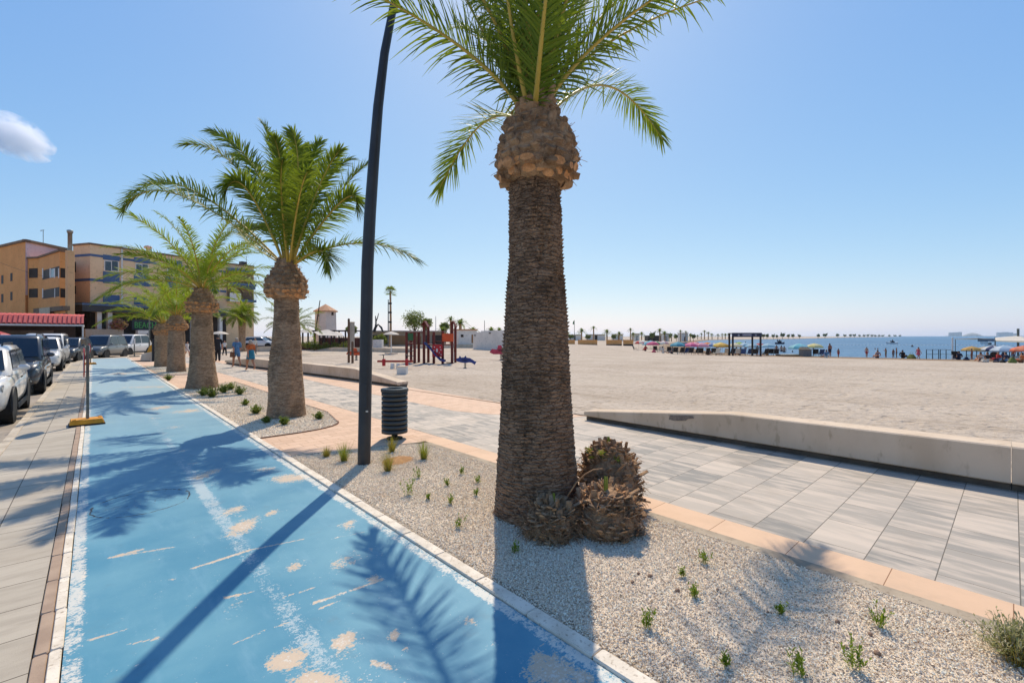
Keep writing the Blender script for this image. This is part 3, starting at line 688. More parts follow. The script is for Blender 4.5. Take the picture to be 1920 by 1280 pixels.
# ---- sucker stumps at its foot
M_SPROUT = mat('sprout', (150,160,60), (112,128,40), 12, .5)
def sucker(label, u, d, r, h, seed, sprout, green=0):
    p = UD(u, d); t = thing('palm_stump', label, 'palm stump', p, 0, 'pruned palm suckers round the nearest trunk'); rnd = random.Random(seed); mb = MB()
    prof = [(r*.86, -.03), (r*1.02, h*.15), (r, h*.45), (r*.86, h*.72), (r*.55, h*.93), (r*.2, h)]
    mb.lathe(prof, (0,0,0), 20, 0)
    zs = [z for _, z in prof]; rs = [q for q, _ in prof]
    for k in range(int(560*r/.29)):
        a = rnd.uniform(0, 6.283); z = rnd.uniform(-.02, 1)*h; q = float(np.interp(z, zs, rs)); rad_ = Vector((math.cos(a), math.sin(a), 0))
        tl = rnd.uniform(-.3, 1.2) + .5*z/h; out = rad_*math.cos(tl) + Vector((rnd.uniform(-.55,.55), rnd.uniform(-.55,.55), math.sin(tl)))
        stub(mb, rad_*(q-.02) + Vector((0,0,z)), out, Vector((rnd.uniform(-.2,.2),rnd.uniform(-.2,.2),1)), rnd.uniform(.008,.036), rnd.uniform(.003,.009), rnd.uniform(.03,.10)*(1.5 if rnd.random() < .1 else 1), rnd, rnd.random() < .32)
    for k in range(420):
        a = rnd.uniform(0, 6.283); z = rnd.uniform(0, 1)*h; q = float(np.interp(z, zs, rs)); p0 = Vector((math.cos(a)*q, math.sin(a)*q, z))
        p0 = p0 + Vector((math.cos(a)*.03, math.sin(a)*.03, 0)); aa = a+rnd.uniform(-1.6,1.6); l_ = rnd.uniform(.03,.12); p1_ = p0 + Vector((math.cos(aa)*l_, math.sin(aa)*l_, rnd.uniform(-.10,.05)))
        mb.tube([p0, (p0+p1_)/2 + Vector((0,0,.01)), p1_], .002, 3, 2)
    mb.build('stump_body', [M_BOOT, M_CUT, M_FIBRE], t)
    mb = MB()
    for (dx, dy, L, wd) in sprout:
        mb.loft([[(dx-wd, dy-wd*.5, h*.9), (dx+wd, dy-wd*.5, h*.9), (dx+wd, dy+wd*.5, h*.9), (dx-wd, dy+wd*.5, h*.9)], [(dx-wd*.8, dy-wd*.4, h+L), (dx+wd*.8, dy-wd*.4, h+L*.92), (dx+wd*.8, dy+wd*.4, h+L*.95), (dx-wd*.8, dy+wd*.4, h+L)]])
    mb.build('cut_sprout', M_SPROUT, t)
    if green:
        rn = np.random.default_rng(seed)
        for k in range(green):
            a = R(200+rn.uniform(-50,50)); b0 = np.array([math.cos(a)*r*.6, math.sin(a)*r*.6, h*.75]); tp = b0 + np.array([math.cos(a)*.10, math.sin(a)*.10, rn.uniform(.02,.16)])
            frond(t, b0, (b0+tp)/2+np.array([0,0,.04]), tp, seed+k, 14, .07, .008, M_LEAF, .4, 2, .003, name='sprout_leaf')
    return t
sucker('tall rear palm sucker stump right of the trunk, green leaf tuft on top', 1141, 4.62, .285, .60, 1, [(0,0,.09,.016)], 4)
sucker('round front palm sucker stump with frayed brown fibres and yellow cut sprout', 1137, 4.02, .265, .35, 2, [(-.02,0,.13,.012),(.02,.01,.115,.012)])
sucker('low sucker stump pressed against the front of the trunk', 1034, 3.93, .20, .27, 3, [(.03,0,.08,.012)])
mb = MB(); a = W(1062, 935, 3.95); mb.tube([W(1064,930,4.0), W(1080,905,3.95), W(1098,888,3.95), W(1113,880,3.95), W(1130,878,3.95)], [.008,.007,.006,.006,.004], 5)
tag(mb.build('dry_frond_stalk', M_FIBRE), 'thin dry stalk leaning between trunk and the sucker stumps', 'stalk')

# ---- second palm
def wp(base, u, v, d): return W(u, v, d) - base
P2 = UD(537, 9.73); P2.z = -.02
p2 = thing('palm_tree', 'second palm from the camera with wide arching crown, left of the lamp post', 'palm tree', P2, 0, 'date palms along the cycle lane')
trunk_obj([(-.05,.40),(.1,.375),(.35,.36),(.8,.33),(1.2,.305),(1.7,.275),(2.1,.25),(2.5,.24),(2.75,.23)], 23, p2, 110, .05, 4, .013, M_TRUNK2, 36)
pineapple([(2.52,.30),(2.60,.41),(2.76,.44),(2.92,.40),(3.08,.30),(3.25,.22),(3.34,.18)], p2, 15, 9, .055, 2)
tips2 = [((450,323),(344,271),9.2),((481,323),(392,245),9.9),((515,314),(492,232),10.4),((559,330),(547,248),9.3),((572,345),(600,268),10.2),((594,360),(637,282),9.4),((604,352),(659,300),10.6),
 ((631,370),(690,307),9.9),((640,378),(669,395),9.0),((669,456),(784,489),9.5),((340,367),(233,392),9.4),((350,352),(240,376),10.3),((465,358),(423,362),8.6),((455,440),(500,426),11.5),((600,470),(614,502),9.0),
 ((530,340),(515,262),8.7),((545,350),(575,275),11.0),((585,350),(625,290),11.2),((500,345),(440,290),11.0),((528,372),(530,300),7.6),((560,375),(580,320),7.6)]
for i, (mp, tp, d) in enumerate(tips2):
    b0 = wp(P2, 541, 494, 9.73); dv = wp(P2, mp[0], mp[1], (d+9.73)/2) - b0; dv.z = 0
    b0 = b0 + dv.normalized()*.08 + Vector((0,0,-.06)); mid = wp(P2, mp[0], mp[1], (d*.6+9.73*.4)); tip = wp(P2, tp[0], tp[1], d)
    frond(p2, b0, bez_mid(b0, mid, tip), tip, 500+i, 124, .48, .032, M_LEAF, .40, 3, .022, .10, roll=.9)
# ---- further palms of the row, random crowns
def palm_random(P, label, prof, head, cz, n, L, seed, e0=78, e1=8, ll=.36, m=None, lm=None, az_bias=None, spread=1.0):
    t = thing('palm_tree', label, 'palm tree', P, 0, 'date palms along the cycle lane'); rnd = random.Random(seed)
    trunk_obj(prof, seed, t, 64, .06, 3, .014, m or M_TRUNK2, 26)
    if head: pineapple(head, t, seed+1, 7, .06, 3)
    for i in range(n):
        a = i*2.39996 + rnd.uniform(-.25,.25); f = (i+.5)/n; e = R(e0 + (e1-e0)*f**.85 + rnd.uniform(-6,6)); l = L*rnd.uniform(.85,1.1)
        h = Vector((math.cos(a), math.sin(a), 0))*spread; b0 = h*.06 + Vector((0,0,cz))
        m1 = b0 + h*math.cos(e)*l*.55 + Vector((0,0,math.sin(e)*l*.55))
        e2 = e - R(50 + 22*f); tp = m1 + h*math.cos(e2)*l*.5 + Vector((0,0,math.sin(e2)*l*.5))
        frond(t, b0, m1, tp, seed*50+i, 84, ll*1.1, .036, lm or M_LEAF, .42, 2, .024, .12)
    return t
P3 = UD(379, 15.0); P3.z = -.02
palm_random(P3, 'third palm from the camera, bulbous pale head above a stout trunk', [(-.05,.50),(.15,.44),(.5,.385),(1.0,.34),(1.8,.30),(2.3,.28),(2.65,.27)], [(2.48,.34),(2.56,.45),(2.74,.47),(2.92,.40),(3.08,.30),(3.26,.22)], 3.24, 28, 3.05, 33, 86, 16, .38, M_TRUNK2, M_LEAFY)
P4 = UD(331, 21.8); P4.z = -.02
palm_random(P4, 'fourth palm from the camera with upright light green fronds, smooth grey trunk', [(-.05,.42),(.2,.37),(1.0,.35),(1.7,.33),(2.2,.30)], [(2.0,.38),(2.15,.46),(2.35,.42),(2.55,.30),(2.7,.22)], 2.65, 22, 3.1, 44, 86, 30, .34, M_TRUNK2, M_LEAFY)
P5 = UD(305, 25.5); P5.z = -.02
palm_random(P5, 'fifth and farthest palm of the row, its trunk half behind the fourth', [(-.05,.40),(.2,.36),(1.0,.35),(1.5,.35),(2.0,.32)], [(1.8,.38),(2.0,.44),(2.2,.38),(2.4,.26)], 2.4, 20, 3.1, 55, 84, 26, .34, M_TRUNK2, M_LEAFY)
P6 = UD(454, 50); P6.z = 0
palm_random(P6, 'short bushy palm on a brown trunk before the balconies of the tan building', [(-.05,.4),(.3,.32),(2,.33),(3.5,.38)], [(3.3,.42),(3.6,.5),(4.0,.3)], 3.9, 34, 2.0, 66, 86, -10, .5, M_BOOT, M_LEAFY)
P7 = UD(548, 42); P7.z = 0
palm_random(P7, 'palm behind the second trunk with only its left fronds showing', [(-.05,.4),(.3,.34),(2,.3),(2.5,.3)], None, 2.5, 22, 3.0, 77, 75, 10, .45)

# ================================================================== LAMP POST
M_POST = mat('lamp_post_paint', (60,63,68), (52,55,60), 3, .45, metal=.2, bmp=.06, bscale=30)
LB = UD(682.5, 6.08); LB.z = 0
lt = thing('lamp_post', 'tall dark grey lamp post curving to the right above the gravel', 'lamp post', LB)
def lp(u, v): return W(u, v, 6.08) - LB
pts = [lp(682.5, 869.5)] + [lp(u, v) for u, v in ((684.5,760),(686.5,640),(689,500),(694,400),(701,300),(709,200),(721,100),(740,0),(758,-80),(790,-190),(840,-290),(900,-340))]
rad_ = [.082,.082,.08,.078,.076,.070,.064,.056,.048,.044,.04,.036,.032]
mb = MB(); mb.tube(pts, rad_, 16); mb.build('post', M_POST, lt)
mb = MB(); q = pts[-1]; mb.tube([q+Vector((-.05,.04,.0)), q+Vector((.1,-.08,.04)), q+Vector((.5,-.45,.03)), q+Vector((.56,-.5,.0))], [.04,.09,.09,.03], 10, 0, True, True, 1, 1); mb.build('lamp_head', M_POST, lt)
mb = MB(); mb.box((.0,-.084,1.92-.0), (.07,.006,.30), TH*-1+.0, 0, 1, .002); ob = mb.build('access_door', M_POST, lt); ob.location = (0,0,-1.0); ob.rotation_euler = (0,0,-.35)
mb = MB(); mb.box((0,0,0), (.03,.004,.02)); st_ = mb.build('sticker', mat('sticker', (206,206,200), (190,190,186), 9, .6), lt); st_.location = W(688,771,6.0)-LB; st_.rotation_euler = (0,0,-TH)

# ================================================================== LITTER BIN
M_BIN = mat('bin_metal', (74,80,82), (62,68,71), 4, .5, metal=.3, bmp=.1, bscale=40)
M_DARK = mat('dark_liner', (26,27,28), (20,20,22), 4, .7)
bt = thing('litter_bin', 'round dark grey litter bin of horizontal bands, on the peach paving behind the lamp post', 'litter bin', UD(740, 7.62), 0)
mb = MB(); rb = .212; mb.lathe([(rb-.025,.11),(rb-.025,.78)], (0,0,0), 32); mb.build('liner', M_DARK, bt)
mb = MB()
for k in range(9):
    z = .10+k*.077; mb.lathe([(rb-.02,z),(rb,z+.004),(rb,z+.056),(rb-.02,z+.06)], (0,0,0), 40, 0, True, False)
mb.build('banded_body', M_BIN, bt)
mb = MB(); mb.lathe([(rb+.005,.78),(rb+.012,.785),(rb+.012,.825),(rb+.002,.835),(rb-.075,.835),(rb-.08,.82),(rb-.08,.76)], (0,0,0), 40, 0, False, False); mb.build('rim', M_BIN, bt)
mb = MB(); mb.lathe([(.13,0),(.13,.02),(.05,.03),(.05,.11),(rb-.02,.115)], (0,0,0), 28, 0, False); mb.build('base', M_DARK, bt)

# ================================================================== TEMPORARY SIGNS
M_YEL = mat('sign_base_yellow', (226,160,36), (206,140,26), 5, .6, bmp=.3, bscale=50, contrast2=(176,120,40))
M_GALV = mat('galvanised_pole', (120,124,120), (98,102,100), 8, .5, metal=.5)
M_REDS = mat('sign_red', (178,40,36), (164,34,32), 5, .45)
M_WHS = mat('sign_white', (222,222,220), (210,210,208), 5, .5)
def temp_sign(label, u, d, rz, h=1.52, disc=True):
    t = thing('road_sign', label, 'road sign', UD(u, d, .0), rz, 'temporary road signs on yellow feet')
    mb = MB(); mb.box((0,0,.055), (.50,.40,.11), 0, 0, .93, .015); mb.box((-.18,-.12,.118), (.05,.09,.016), 0, 0, 1, .004); mb.box((.19,.1,.118), (.05,.09,.016), 0, 0, 1, .004); mb.build('sign_foot', M_YEL, t)
    mb = MB(); mb.box((0,0,.014), (.52,.42,.028), 0, 0, 1, .008); mb.build('foot_rim', M_DARK, t)
    mb = MB(); mb.box((.01,-.02,h/2+.05), (.045,.045,h-.1), 0, 0, 1, .004); mb.build('pole', M_GALV, t)
    if disc:
        mb = MB(); n = 28; cz = h-.33
        mb.loft([[(x, .28*math.cos(2*math.pi*k/n), cz+.28*math.sin(2*math.pi*k/n)) for k in range(n)] for x in (-.05,-.035)]); s_ = mb.build('sign_disc', M_REDS, t)
        mb = MB(); mb.loft([[(x, .2*math.cos(2*math.pi*k/n), cz+.2*math.sin(2*math.pi*k/n)) for k in range(n)] for x in (-.0535,-.0505)]); mb.build('sign_face', M_WHS, s_)
    return t
temp_sign('round road sign seen edge-on, its yellow foot on the near lane edge', 163, 8.85, R(2))
temp_sign('smaller yellow-footed road sign farther up the lane, behind the near one', 169, 27.5, R(14), 1.3)
# ================================================================== SMALL PLANTS IN THE GRAVEL
M_STRAW = leaf_mat('straw_blade', (176,146,84), (150,132,70), .3)
M_GRASS = leaf_mat('grass_blade', (112,124,50), (150,140,72), .4)
M_WEED = leaf_mat('weed_leaf', (92,122,44), (118,146,58), .4)
M_SHRUB = leaf_mat('shrub_leaf', (92,112,58), (120,136,82), .3)
M_GREY = leaf_mat('grey_shrub_leaf', (178,172,150), (150,148,126), .2)
def blades(parent, n, r, h, wd, m, seed, lean=.35, name='blades', bend=.5):
    rg = np.random.default_rng(seed); a = rg.uniform(0, 6.283, n); q = r*np.sqrt(rg.random(n)); L = h*rg.uniform(.55, 1.08, n)
    tl = lean*rg.uniform(.1, 1, n)*(.3+q/r); az = a + rg.uniform(-.6,.6,n)
    pts = []
    for k in range(4):
        f = k/3; w_ = wd*(1-f*.85)
        hx = L*f*np.sin(tl*(1+bend*f)); hz = L*f*np.cos(tl*(1+bend*f))
        c = np.stack([q*np.cos(a)*.5 + hx*np.cos(az), q*np.sin(a)*.5 + hx*np.sin(az), hz], 1)
        sd_ = np.stack([-np.sin(az), np.cos(az), 0*az], 1)*w_/2; pts += [c-sd_, c+sd_]
    V = np.stack(pts, 1).reshape(-1, 3); qd = np.array([[0,1,3,2],[2,3,5,4],[4,5,7,6]])
    Fq = (qd[None]+(np.arange(n)*8)[:,None,None]).reshape(-1, 4)
    return npmesh(name, V, Fq, m, parent, attrs={'tint': np.repeat(rg.random(n)*.8, 8)})
def weed(parent, n, h, m, seed, leaf=.03, lw=.009, spread=.5, name='leaves', stemm=None):
    """a few thin stems carrying small leaves"""
    rg = np.random.default_rng(seed); V = []; T = []; Fq = []; nv = 0
    for i in range(n):
        a = rg.uniform(0, 6.283); tl = spread*rg.random(); L = h*rg.uniform(.5, 1.05); d0 = np.array([math.cos(a)*math.sin(tl), math.sin(a)*math.sin(tl), math.cos(tl)])
        sd_ = np.array([-math.sin(a), math.cos(a), 0]); p0 = np.array([rg.uniform(-.15,.15)*h, rg.uniform(-.15,.15)*h, 0]); w_ = .0022
        V += [p0-sd_*w_, p0+sd_*w_, p0+d0*L+sd_*w_*.5, p0+d0*L-sd_*w_*.5]; Fq.append([nv,nv+1,nv+2,nv+3]); T += [.2]*4; nv += 4
        for k in range(int(5+L*60)):
            f = rg.uniform(.15, 1.0); b0 = p0+d0*L*f; az = rg.uniform(0, 6.283); el = rg.uniform(.1, 1.2); l = leaf*rg.uniform(.6,1.2)*(1.15-.4*f)
            dr = np.array([math.cos(az)*math.cos(el), math.sin(az)*math.cos(el), math.sin(el)]); s2 = np.array([-math.sin(az), math.cos(az), rg.uniform(-.3,.3)])*lw*.5
            V += [b0, b0+dr*l*.5+s2, b0+dr*l, b0+dr*l*.5-s2]; Fq.append([nv,nv+1,nv+2,nv+3]); T += [rg.random()]*4; nv += 4
    return npmesh(name, np.array(V), np.array(Fq), m, parent, smooth=False, attrs={'tint': np.array(T)})
def gz(p): return float(bedz(np.array([p.x]), np.array([p.y]))[0])
def plant(kind, u, v, label, h, seed, group=None):
    p = G(u, v); p.z = gz(p)
    if kind in ('straw', 'grass'):
        t = thing('grass_tuft', label, 'grass tuft', p, 0, group or 'ornamental grass tufts in the gravel')
        blades(t, 150, .07, h, .0045, M_STRAW if kind == 'straw' else M_GRASS, seed, .38); blades(t, 60, .06, h*.7, .005, M_STRAW, seed+1, .8, 'dry_blades')
    elif kind == 'weed':
        t = thing('weed', label, 'weed', p, 0, group or 'small weeds in the gravel'); weed(t, 9, h, M_WEED, seed, .034, .010, .6)
    elif kind == 'shrub':
        t = thing('shrub', label, 'shrub', p, 0, group or 'low green shrubs round the palm feet'); weed(t, 70, h, M_SHRUB, seed, .055, .018, 1.1); blades(t, 60, .12, h*.8, .007, M_SHRUB, seed+1, .9, 'twigs')
    elif kind == 'grey':
        t = thing('shrub', label, 'shrub', p, 0, 'shrubs in the near gravel'); weed(t, 220, h, M_GREY, seed, .035, .007, 1.2); blades(t, 120, .12, h*.8, .004, M_STRAW, seed+1, .9, 'twigs')
    return t
for k, a in enumerate([
 ('straw',612,857,'small dry straw tuft at the bed corner, left of the green-gold tuft',.16), ('grass',645,866,'upright green-gold grass tuft just left of the lamp post',.29),
 ('straw',735,848,'dry straw tuft right in front of the litter bin',.24), ('straw',727,884,'largest golden straw tuft, right of the lamp post foot',.28), ('grass',795,862,'green grass tuft leaning left, right of the bin',.27),
 ('weed',765,929,'tall two-headed green weed below the golden straw tuft',.23), ('weed',783,897,'leafy green weed between bin and nearest palm, above the two-headed weed',.13), ('weed',866,890,'thin green weed nearest the concrete edging, left of the nearest palm',.12),
 ('weed',896,907,'small bushy weed close left of the nearest trunk, higher one',.10), ('weed',840,912,'tiny weed in mid gravel between the lamp post and the nearest palm',.09), ('weed',802,938,'tiny brownish weed lower left of the mid gravel',.08),
 ('weed',845,946,'pale sparse weed halfway between the kerb and the trunk',.09), ('weed',893,931,'low weed just left of the nearest trunk, lower one',.08), ('weed',860,990,'dry spreading weed left of the trunk shadow',.12),
 ('weed',967,1040,'dark green weed at the shaded foot of the nearest trunk',.10), ('weed',1303,1122,'bright green weed tuft in the middle of the near gravel',.09), ('weed',1215,1180,'pale green weed near the white kerb, right of the trunk shadow',.13),
 ('weed',1320,1057,'thin grey-green weed near the edging, right of the stumps',.12), ('weed',1280,1083,'sparse yellowish weed right of the round stump',.07), ('weed',1463,1152,'small weed at the bend of the frond shadow',.08),
 ('weed',1648,1178,'upright weed with several stems near the concrete edging at right',.13), ('weed',1604,1255,'spreading weed at the bottom edge beside brown pebbles',.16), ('weed',1498,1268,'tall thin weed at the bottom edge of the photo',.15), ('weed',1360,1252,'low bright green grassy weed at the lower end of the frond shadow',.07),
 ('grey',1912,1245,'pale grey-green dry shrub in the bottom right corner',.24)]):
    plant(*a[:4], a[4], 900+7*k)
for k, (u, v, h, l) in enumerate([(382,742,.26,'green shrub leftmost at the foot of the third palm'),(397,745,.30,'dense dark shrub second from left by the third palm'),(420,737,.26,'loose shrub with yellowish twigs right of the third trunk'),(449,740,.28,'rounded shrub farthest right by the third palm'),(432,731,.26,'shrub close against the gravel edging behind the rounded one'),
   (480,776,.20,'low sprawling shrub left of the second trunk'),(533,797,.16,'flat green plant in front of the second trunk'),(598,786,.15,'flat grey-green plant right of the second trunk'),(500,793,.12,'small shaded plant in the shadow of the second trunk'),(460,760,.14,'thin pale weed clump between second and third palms'),(316,713,.25,'small bush at the foot of the fourth palm')]):
    plant('shrub', u, v, l, h, 1500+5*k)
# dry mound of soil and loose brown pebbles
mb = MB(); p = G(738, 866); rn = np.random.default_rng(2)
mb.lathe([(.26,0),(.2,.018),(.1,.03),(.001,.034)], (0,0,0), 22, 0, True, False); mo = mb.build('soil_patch', mat('dry_soil', (178,138,92), (154,116,76), 14, .95, bmp=.8, bscale=50), None, (p.x+.06, p.y, .006)); mo.rotation_euler = (0,0,.4); mo.scale = (1.0,.75,1)
tag(mo, 'flat patch of ochre soil beside the golden straw tuft', 'soil')
M_PEB = mat('brown_pebble', (150,124,104), (122,100,86), 20, .8)
for k, (u, v, r, l) in enumerate([(1219,1083,.022,'largest round pebble near the round stump'),(1197,1077,.014,'tan pebble left of the largest one'),(1186,1094,.016,'dark pebble left below the largest pebble'),(1270,1110,.020,'dark brown pebble left of the bright green weed'),(1585,1218,.018,'reddish pebble above the spreading weed'),(1645,1228,.020,'flat grey-brown pebble right of the spreading weed'),(1570,1168,.016,'dark pebble lower left of the upright weed'),(1440,1150,.012,'small dark pebble at the bend of the frond shadow'),(1345,1108,.013,'small dark pebble right of the bright green weed'),(1632,1192,.016,'brown pebble at the foot of the upright weed')]):
    p = G(u, v); mb = MB(); rn = random.Random(k)
    mb.ball((0,0,0), (r, r*.8, r*.6), 9, 6); mb.v = [tuple(c_*(1+rn.uniform(-.12,.12)) for c_ in q) for q in mb.v]
    tag(mb.build('pebble', M_PEB, None, (p.x, p.y, gz(p)+r*.4)), l, 'pebble', 'loose brown pebbles in the gravel')

# ================================================================== CARS
M_TYRE = mat('tyre_rubber', (34,34,35), (26,26,27), 10, .85, bmp=.2, bscale=80)
M_RIM = mat('alloy_rim', (170,172,174), (140,142,146), 6, .35, metal=.8)
M_GLASS = mat('car_glass', (24,34,42), (34,46,54), 1.2, .06, spec=.8)
M_TRIM = mat('black_trim', (32,33,35), (24,25,27), 8, .6)
M_LAMP = mat('headlight_glass', (196,204,210), (120,128,134), 14, .12, spec=.8)
M_PLATE = mat('number_plate', (226,226,222), (210,210,206), 9, .5)
def paint(name, c, c2=None): return mat(name, c, c2 or tuple(x*.93 for x in c), .8, .28, coat=.8, spec=.5)
def make_car(label, P, rz, m, L=4.4, Wd=1.82, H=1.65, hood=.98, sill=.24, suv=True, box=False, lower=None, cat='car', group='cars parked along the road'):
    """front looks towards local -y; origin on the ground under the middle"""
    t = thing('parked_car', label, cat, P, rz, group); hw = Wd/2; y0, y1 = -L/2, L/2
    belt = hood+.06; fx = L/2-.82; rx = L/2-.78; R_ = .345 if suv else .315
    # --- body shell: stations y, zlow, zmid, ztop, half width
    st = [(y0+.0,.42,.58,.70,.60),(y0+.06,.34,.62,.78,.76),(y0+.22,.27,.66,hood-.10,.90),(y0+.55,.25,.70,hood-.03,.98),(y0+1.10,.24,.72,hood+.02,1.0),(-.35,.24,.72,belt,1.0),(.4,.24,.72,belt+.01,1.0),(y1-.9,.25,.74,belt+.03,1.0),(y1-.3,.28,.74,belt+.02,.97),(y1-.06,.36,.72,belt-.02,.90),(y1,.45,.68,belt-.10,.82)]
    rings = []
    for y, zl, zm, zt, k in st:
        w_ = hw*k; half = [(0,zl-.02),(w_*.80,zl-.01),(w_*.97,zl+.07),(w_,zm-.12),(w_*.995,zm),(w_*.975,zt-.09),(w_*.90,zt-.015),(w_*.6,zt+.03),(0,zt+.045)]
        pts_ = half + [(-a, b) for a, b in half[-2:0:-1]]; rings.append([(a, y, b) for a, b in pts_])
    mb = MB(); mb.loft(rings, 0, True); body = mb.build('body', m, t)
    sub = body.modifiers.new('s', 'SUBSURF'); sub.levels = 1; sub.render_levels = 1
    # --- cabin
    wb, wr = hw*.93, hw*(.80 if not box else .86)
    ya, yb = y0+1.02, y0+1.72 if not box else y0+1.5; yc, yd = (y1-.55, y1-.12) if not box else (y1-.16, y1-.05)
    zr = H
    def cab(f, off=0):     # f: 0 at the belt, 1 at the roof
        return None
    c0 = [(-wb,ya),(wb,ya),(wb,yd),(-wb,yd)]
    lv = []
    for z, k, ins in ((belt-.06,0,0),(belt+.03,.08,0),((belt+zr)/2,.55,.0),(zr-.12,.92,0),(zr-.03,1.0,.06),(zr,1.0,.22)):
        wq = wb+(wr-wb)*k-ins*.6; fa = ya+(yb-ya)*k+ins; fb = yd+(yc-yd)*k-ins; rr_ = .10; bow = .07*(1-ins)
        lv.append([(-wq+rr_,fa,z),(0,fa-bow,z),(wq-rr_,fa,z),(wq,fa+rr_,z),(wq+.01,(fa+fb)/2,z),(wq,fb-rr_,z),(wq-rr_,fb,z),(0,fb+bow*.6,z),(-wq+rr_,fb,z),(-wq,fb-rr_,z),(-wq-.01,(fa+fb)/2,z),(-wq,fa+rr_,z)])
    mb = MB(); mb.loft(lv, 0, True); mb.build('roof', m, t)
    zb0, zt0 = belt+.05, zr-.11
    def edge(z): k = (z-belt)/(zr-belt); return wb+(wr-wb)*k, ya+(yb-ya)*k, yd+(yc-yd)*k
    (w0,a0,d0),(w1,a1,d1) = edge(zb0), edge(zt0)
    mb = MB(); mb.add([(-w0+.09,a0-.012,zb0),(0,a0-.088,zb0),(w0-.09,a0-.012,zb0),(w1-.09,a1-.012,zt0),(0,a1-.085,zt0),(-w1+.09,a1-.012,zt0)], [[0,1,4,5],[1,2,3,4]], 0, True); mb.build('windscreen', M_GLASS, t)
    mb = MB(); mb.add([(-w0+.1,d0+.012,zb0),(w0-.1,d0+.012,zb0),(w1-.1,d1+.02,zt0),(-w1+.1,d1+.02,zt0)], [[1,0,3,2]]); mb.build('rear_window', M_GLASS, t)
    for s in (-1, 1):
        ym = (a0+d0)/2-.05; mid = ym
        for q0, q1, q2, q3 in ((a0+.22, mid-.03, mid-.03, a1+.14), (mid+.05, d0-.28, d1-.22, mid+.05)):
            mb = MB(); xa, xb = s*(w0+.012), s*(w1+.012); f = [0,1,2,3] if s > 0 else [3,2,1,0]
            mb.add([(xa,q0,zb0),(xa,q1,zb0),(xb,q2,zt0),(xb,q3,zt0)], [f]); mb.build('side_window', M_GLASS, t)
        mb = MB(); mb.ball((s*(hw+.10), ya+.22, belt+.10), (.10,.055,.075), 10, 6); mb.cyl((s*(hw-.06), ya+.24, belt+.05), (s*(hw+.06), ya+.22, belt+.08), .025, n=6); mb.build('mirror', m, t)
        for yy in (-fx, rx):
            x1 = s*(hw+.005); wh = MB(); wh.loft([[(x1-s*q, yy+r*math.cos(2*math.pi*k/24), R_+r*math.sin(2*math.pi*k/24)) for k in range(24)] for q, r in ((.22,R_*.7),(.22,R_*.96),(.19,R_),(.04,R_),(.01,R_*.95),(.004,R_*.70),(.02,R_*.66))], 0, True); w_o = wh.build('wheel', M_TYRE, t)
            rm = MB(); rm.loft([[(x1-s*q, yy+r*math.cos(2*math.pi*k/20), R_+r*math.sin(2*math.pi*k/20)) for k in range(20)] for q, r in ((.05,R_*.66),(.012,R_*.66),(.010,R_*.60),(.04,R_*.56))], 0, False)
            for k in range(5):
                a = 2*math.pi*k/5; dy, dz = math.cos(a), math.sin(a)
                rm.loft([[(x1-s*.014, yy+dy*r-dz*wd, R_+dz*r+dy*wd),(x1-s*.014, yy+dy*r+dz*wd, R_+dz*r-dy*wd),(x1-s*.045, yy+dy*r+dz*wd, R_+dz*r-dy*wd),(x1-s*.045, yy+dy*r-dz*wd, R_+dz*r+dy*wd)] for r, wd in ((.02,.05),(R_*.63,.028))])
            rm.build('rim', M_RIM, w_o)
            ar = MB(); ring_o = []
            for k in range(15):
                a = math.pi*(k/14)*1.08-.12; ring_o.append([(s*(hw-.03), yy+math.cos(a)*(R_+.045), R_+math.sin(a)*(R_+.045)),(s*(hw+.012), yy+math.cos(a)*(R_+.045), R_+math.sin(a)*(R_+.045)),(s*(hw+.014), yy+math.cos(a)*(R_+.075), R_+math.sin(a)*(R_+.075)),(s*(hw-.03), yy+math.cos(a)*(R_+.08), R_+math.sin(a)*(R_+.08))])
            ar.loft(ring_o, 0, True); ar.build('wheel_arch', M_TRIM, t)
            dk = MB(); dk.loft([[(s*(hw-q), yy+(R_+.05)*math.cos(2*math.pi*k/20), R_+.01+(R_+.05)*math.sin(2*math.pi*k/20)) for k in range(20)] for q in (.25, -.003)]); dk.build('wheel_housing', M_DARK, t)
        mb = MB(); mb.loft([[(s*hw*.55,y0+.035,.76),(s*hw*.86,y0+.20,.80),(s*hw*.88,y0+.24,.70),(s*hw*.55,y0+.02,.67)],[(s*hw*.56,y0+.16,.80),(s*hw*.88,y0+.34,.84),(s*hw*.90,y0+.36,.72),(s*hw*.56,y0+.12,.69)]]); mb.build('headlight', M_LAMP, t)
        mb = MB(); mb.box((s*(hw+.004), 0, .30), (.03, L-2.6, .12), 0, 0, 1, .01); mb.build('sill', M_TRIM, t)
        mb = MB(); mb.box((s*(hw*.99), .1, belt-.16), (.02,.16,.03), 0, 0, 1, .006); mb.build('door_handle', M_TRIM, t)
        mb = MB(); mb.ball((s*hw*.66, y0+.05, .44), (.08,.06,.05), 10, 6); mb.build('fog_light', M_LAMP, t)
    mb = MB(); mb.box((0,y0-.005,.64), (hw*.95,.06,.13), 0, 0, 1, .02); mb.build('grille', M_TRIM, t)
    mb = MB(); mb.box((0,y0+.03,.36), (hw*1.35,.14,.17), 0, 0, 1, .03); mb.build('bumper_grille', M_TRIM, t)
    mb = MB(); mb.box((0,y0-.04,.49), (.46,.016,.10), 0, 0, 1, .004); mb.build('number_plate', M_PLATE, t)
    if suv:
        for s in (-1, 1):
            mb = MB(); mb.tube([(s*wr*.86,yb+.15,zr-.02),(s*wr*.86,yb+.25,zr+.035),(s*wr*.86,yc-.3,zr+.035),(s*wr*.86,yc-.2,zr-.02)], .016, 6); mb.build('roof_rail', M_TRIM, t)
    return t
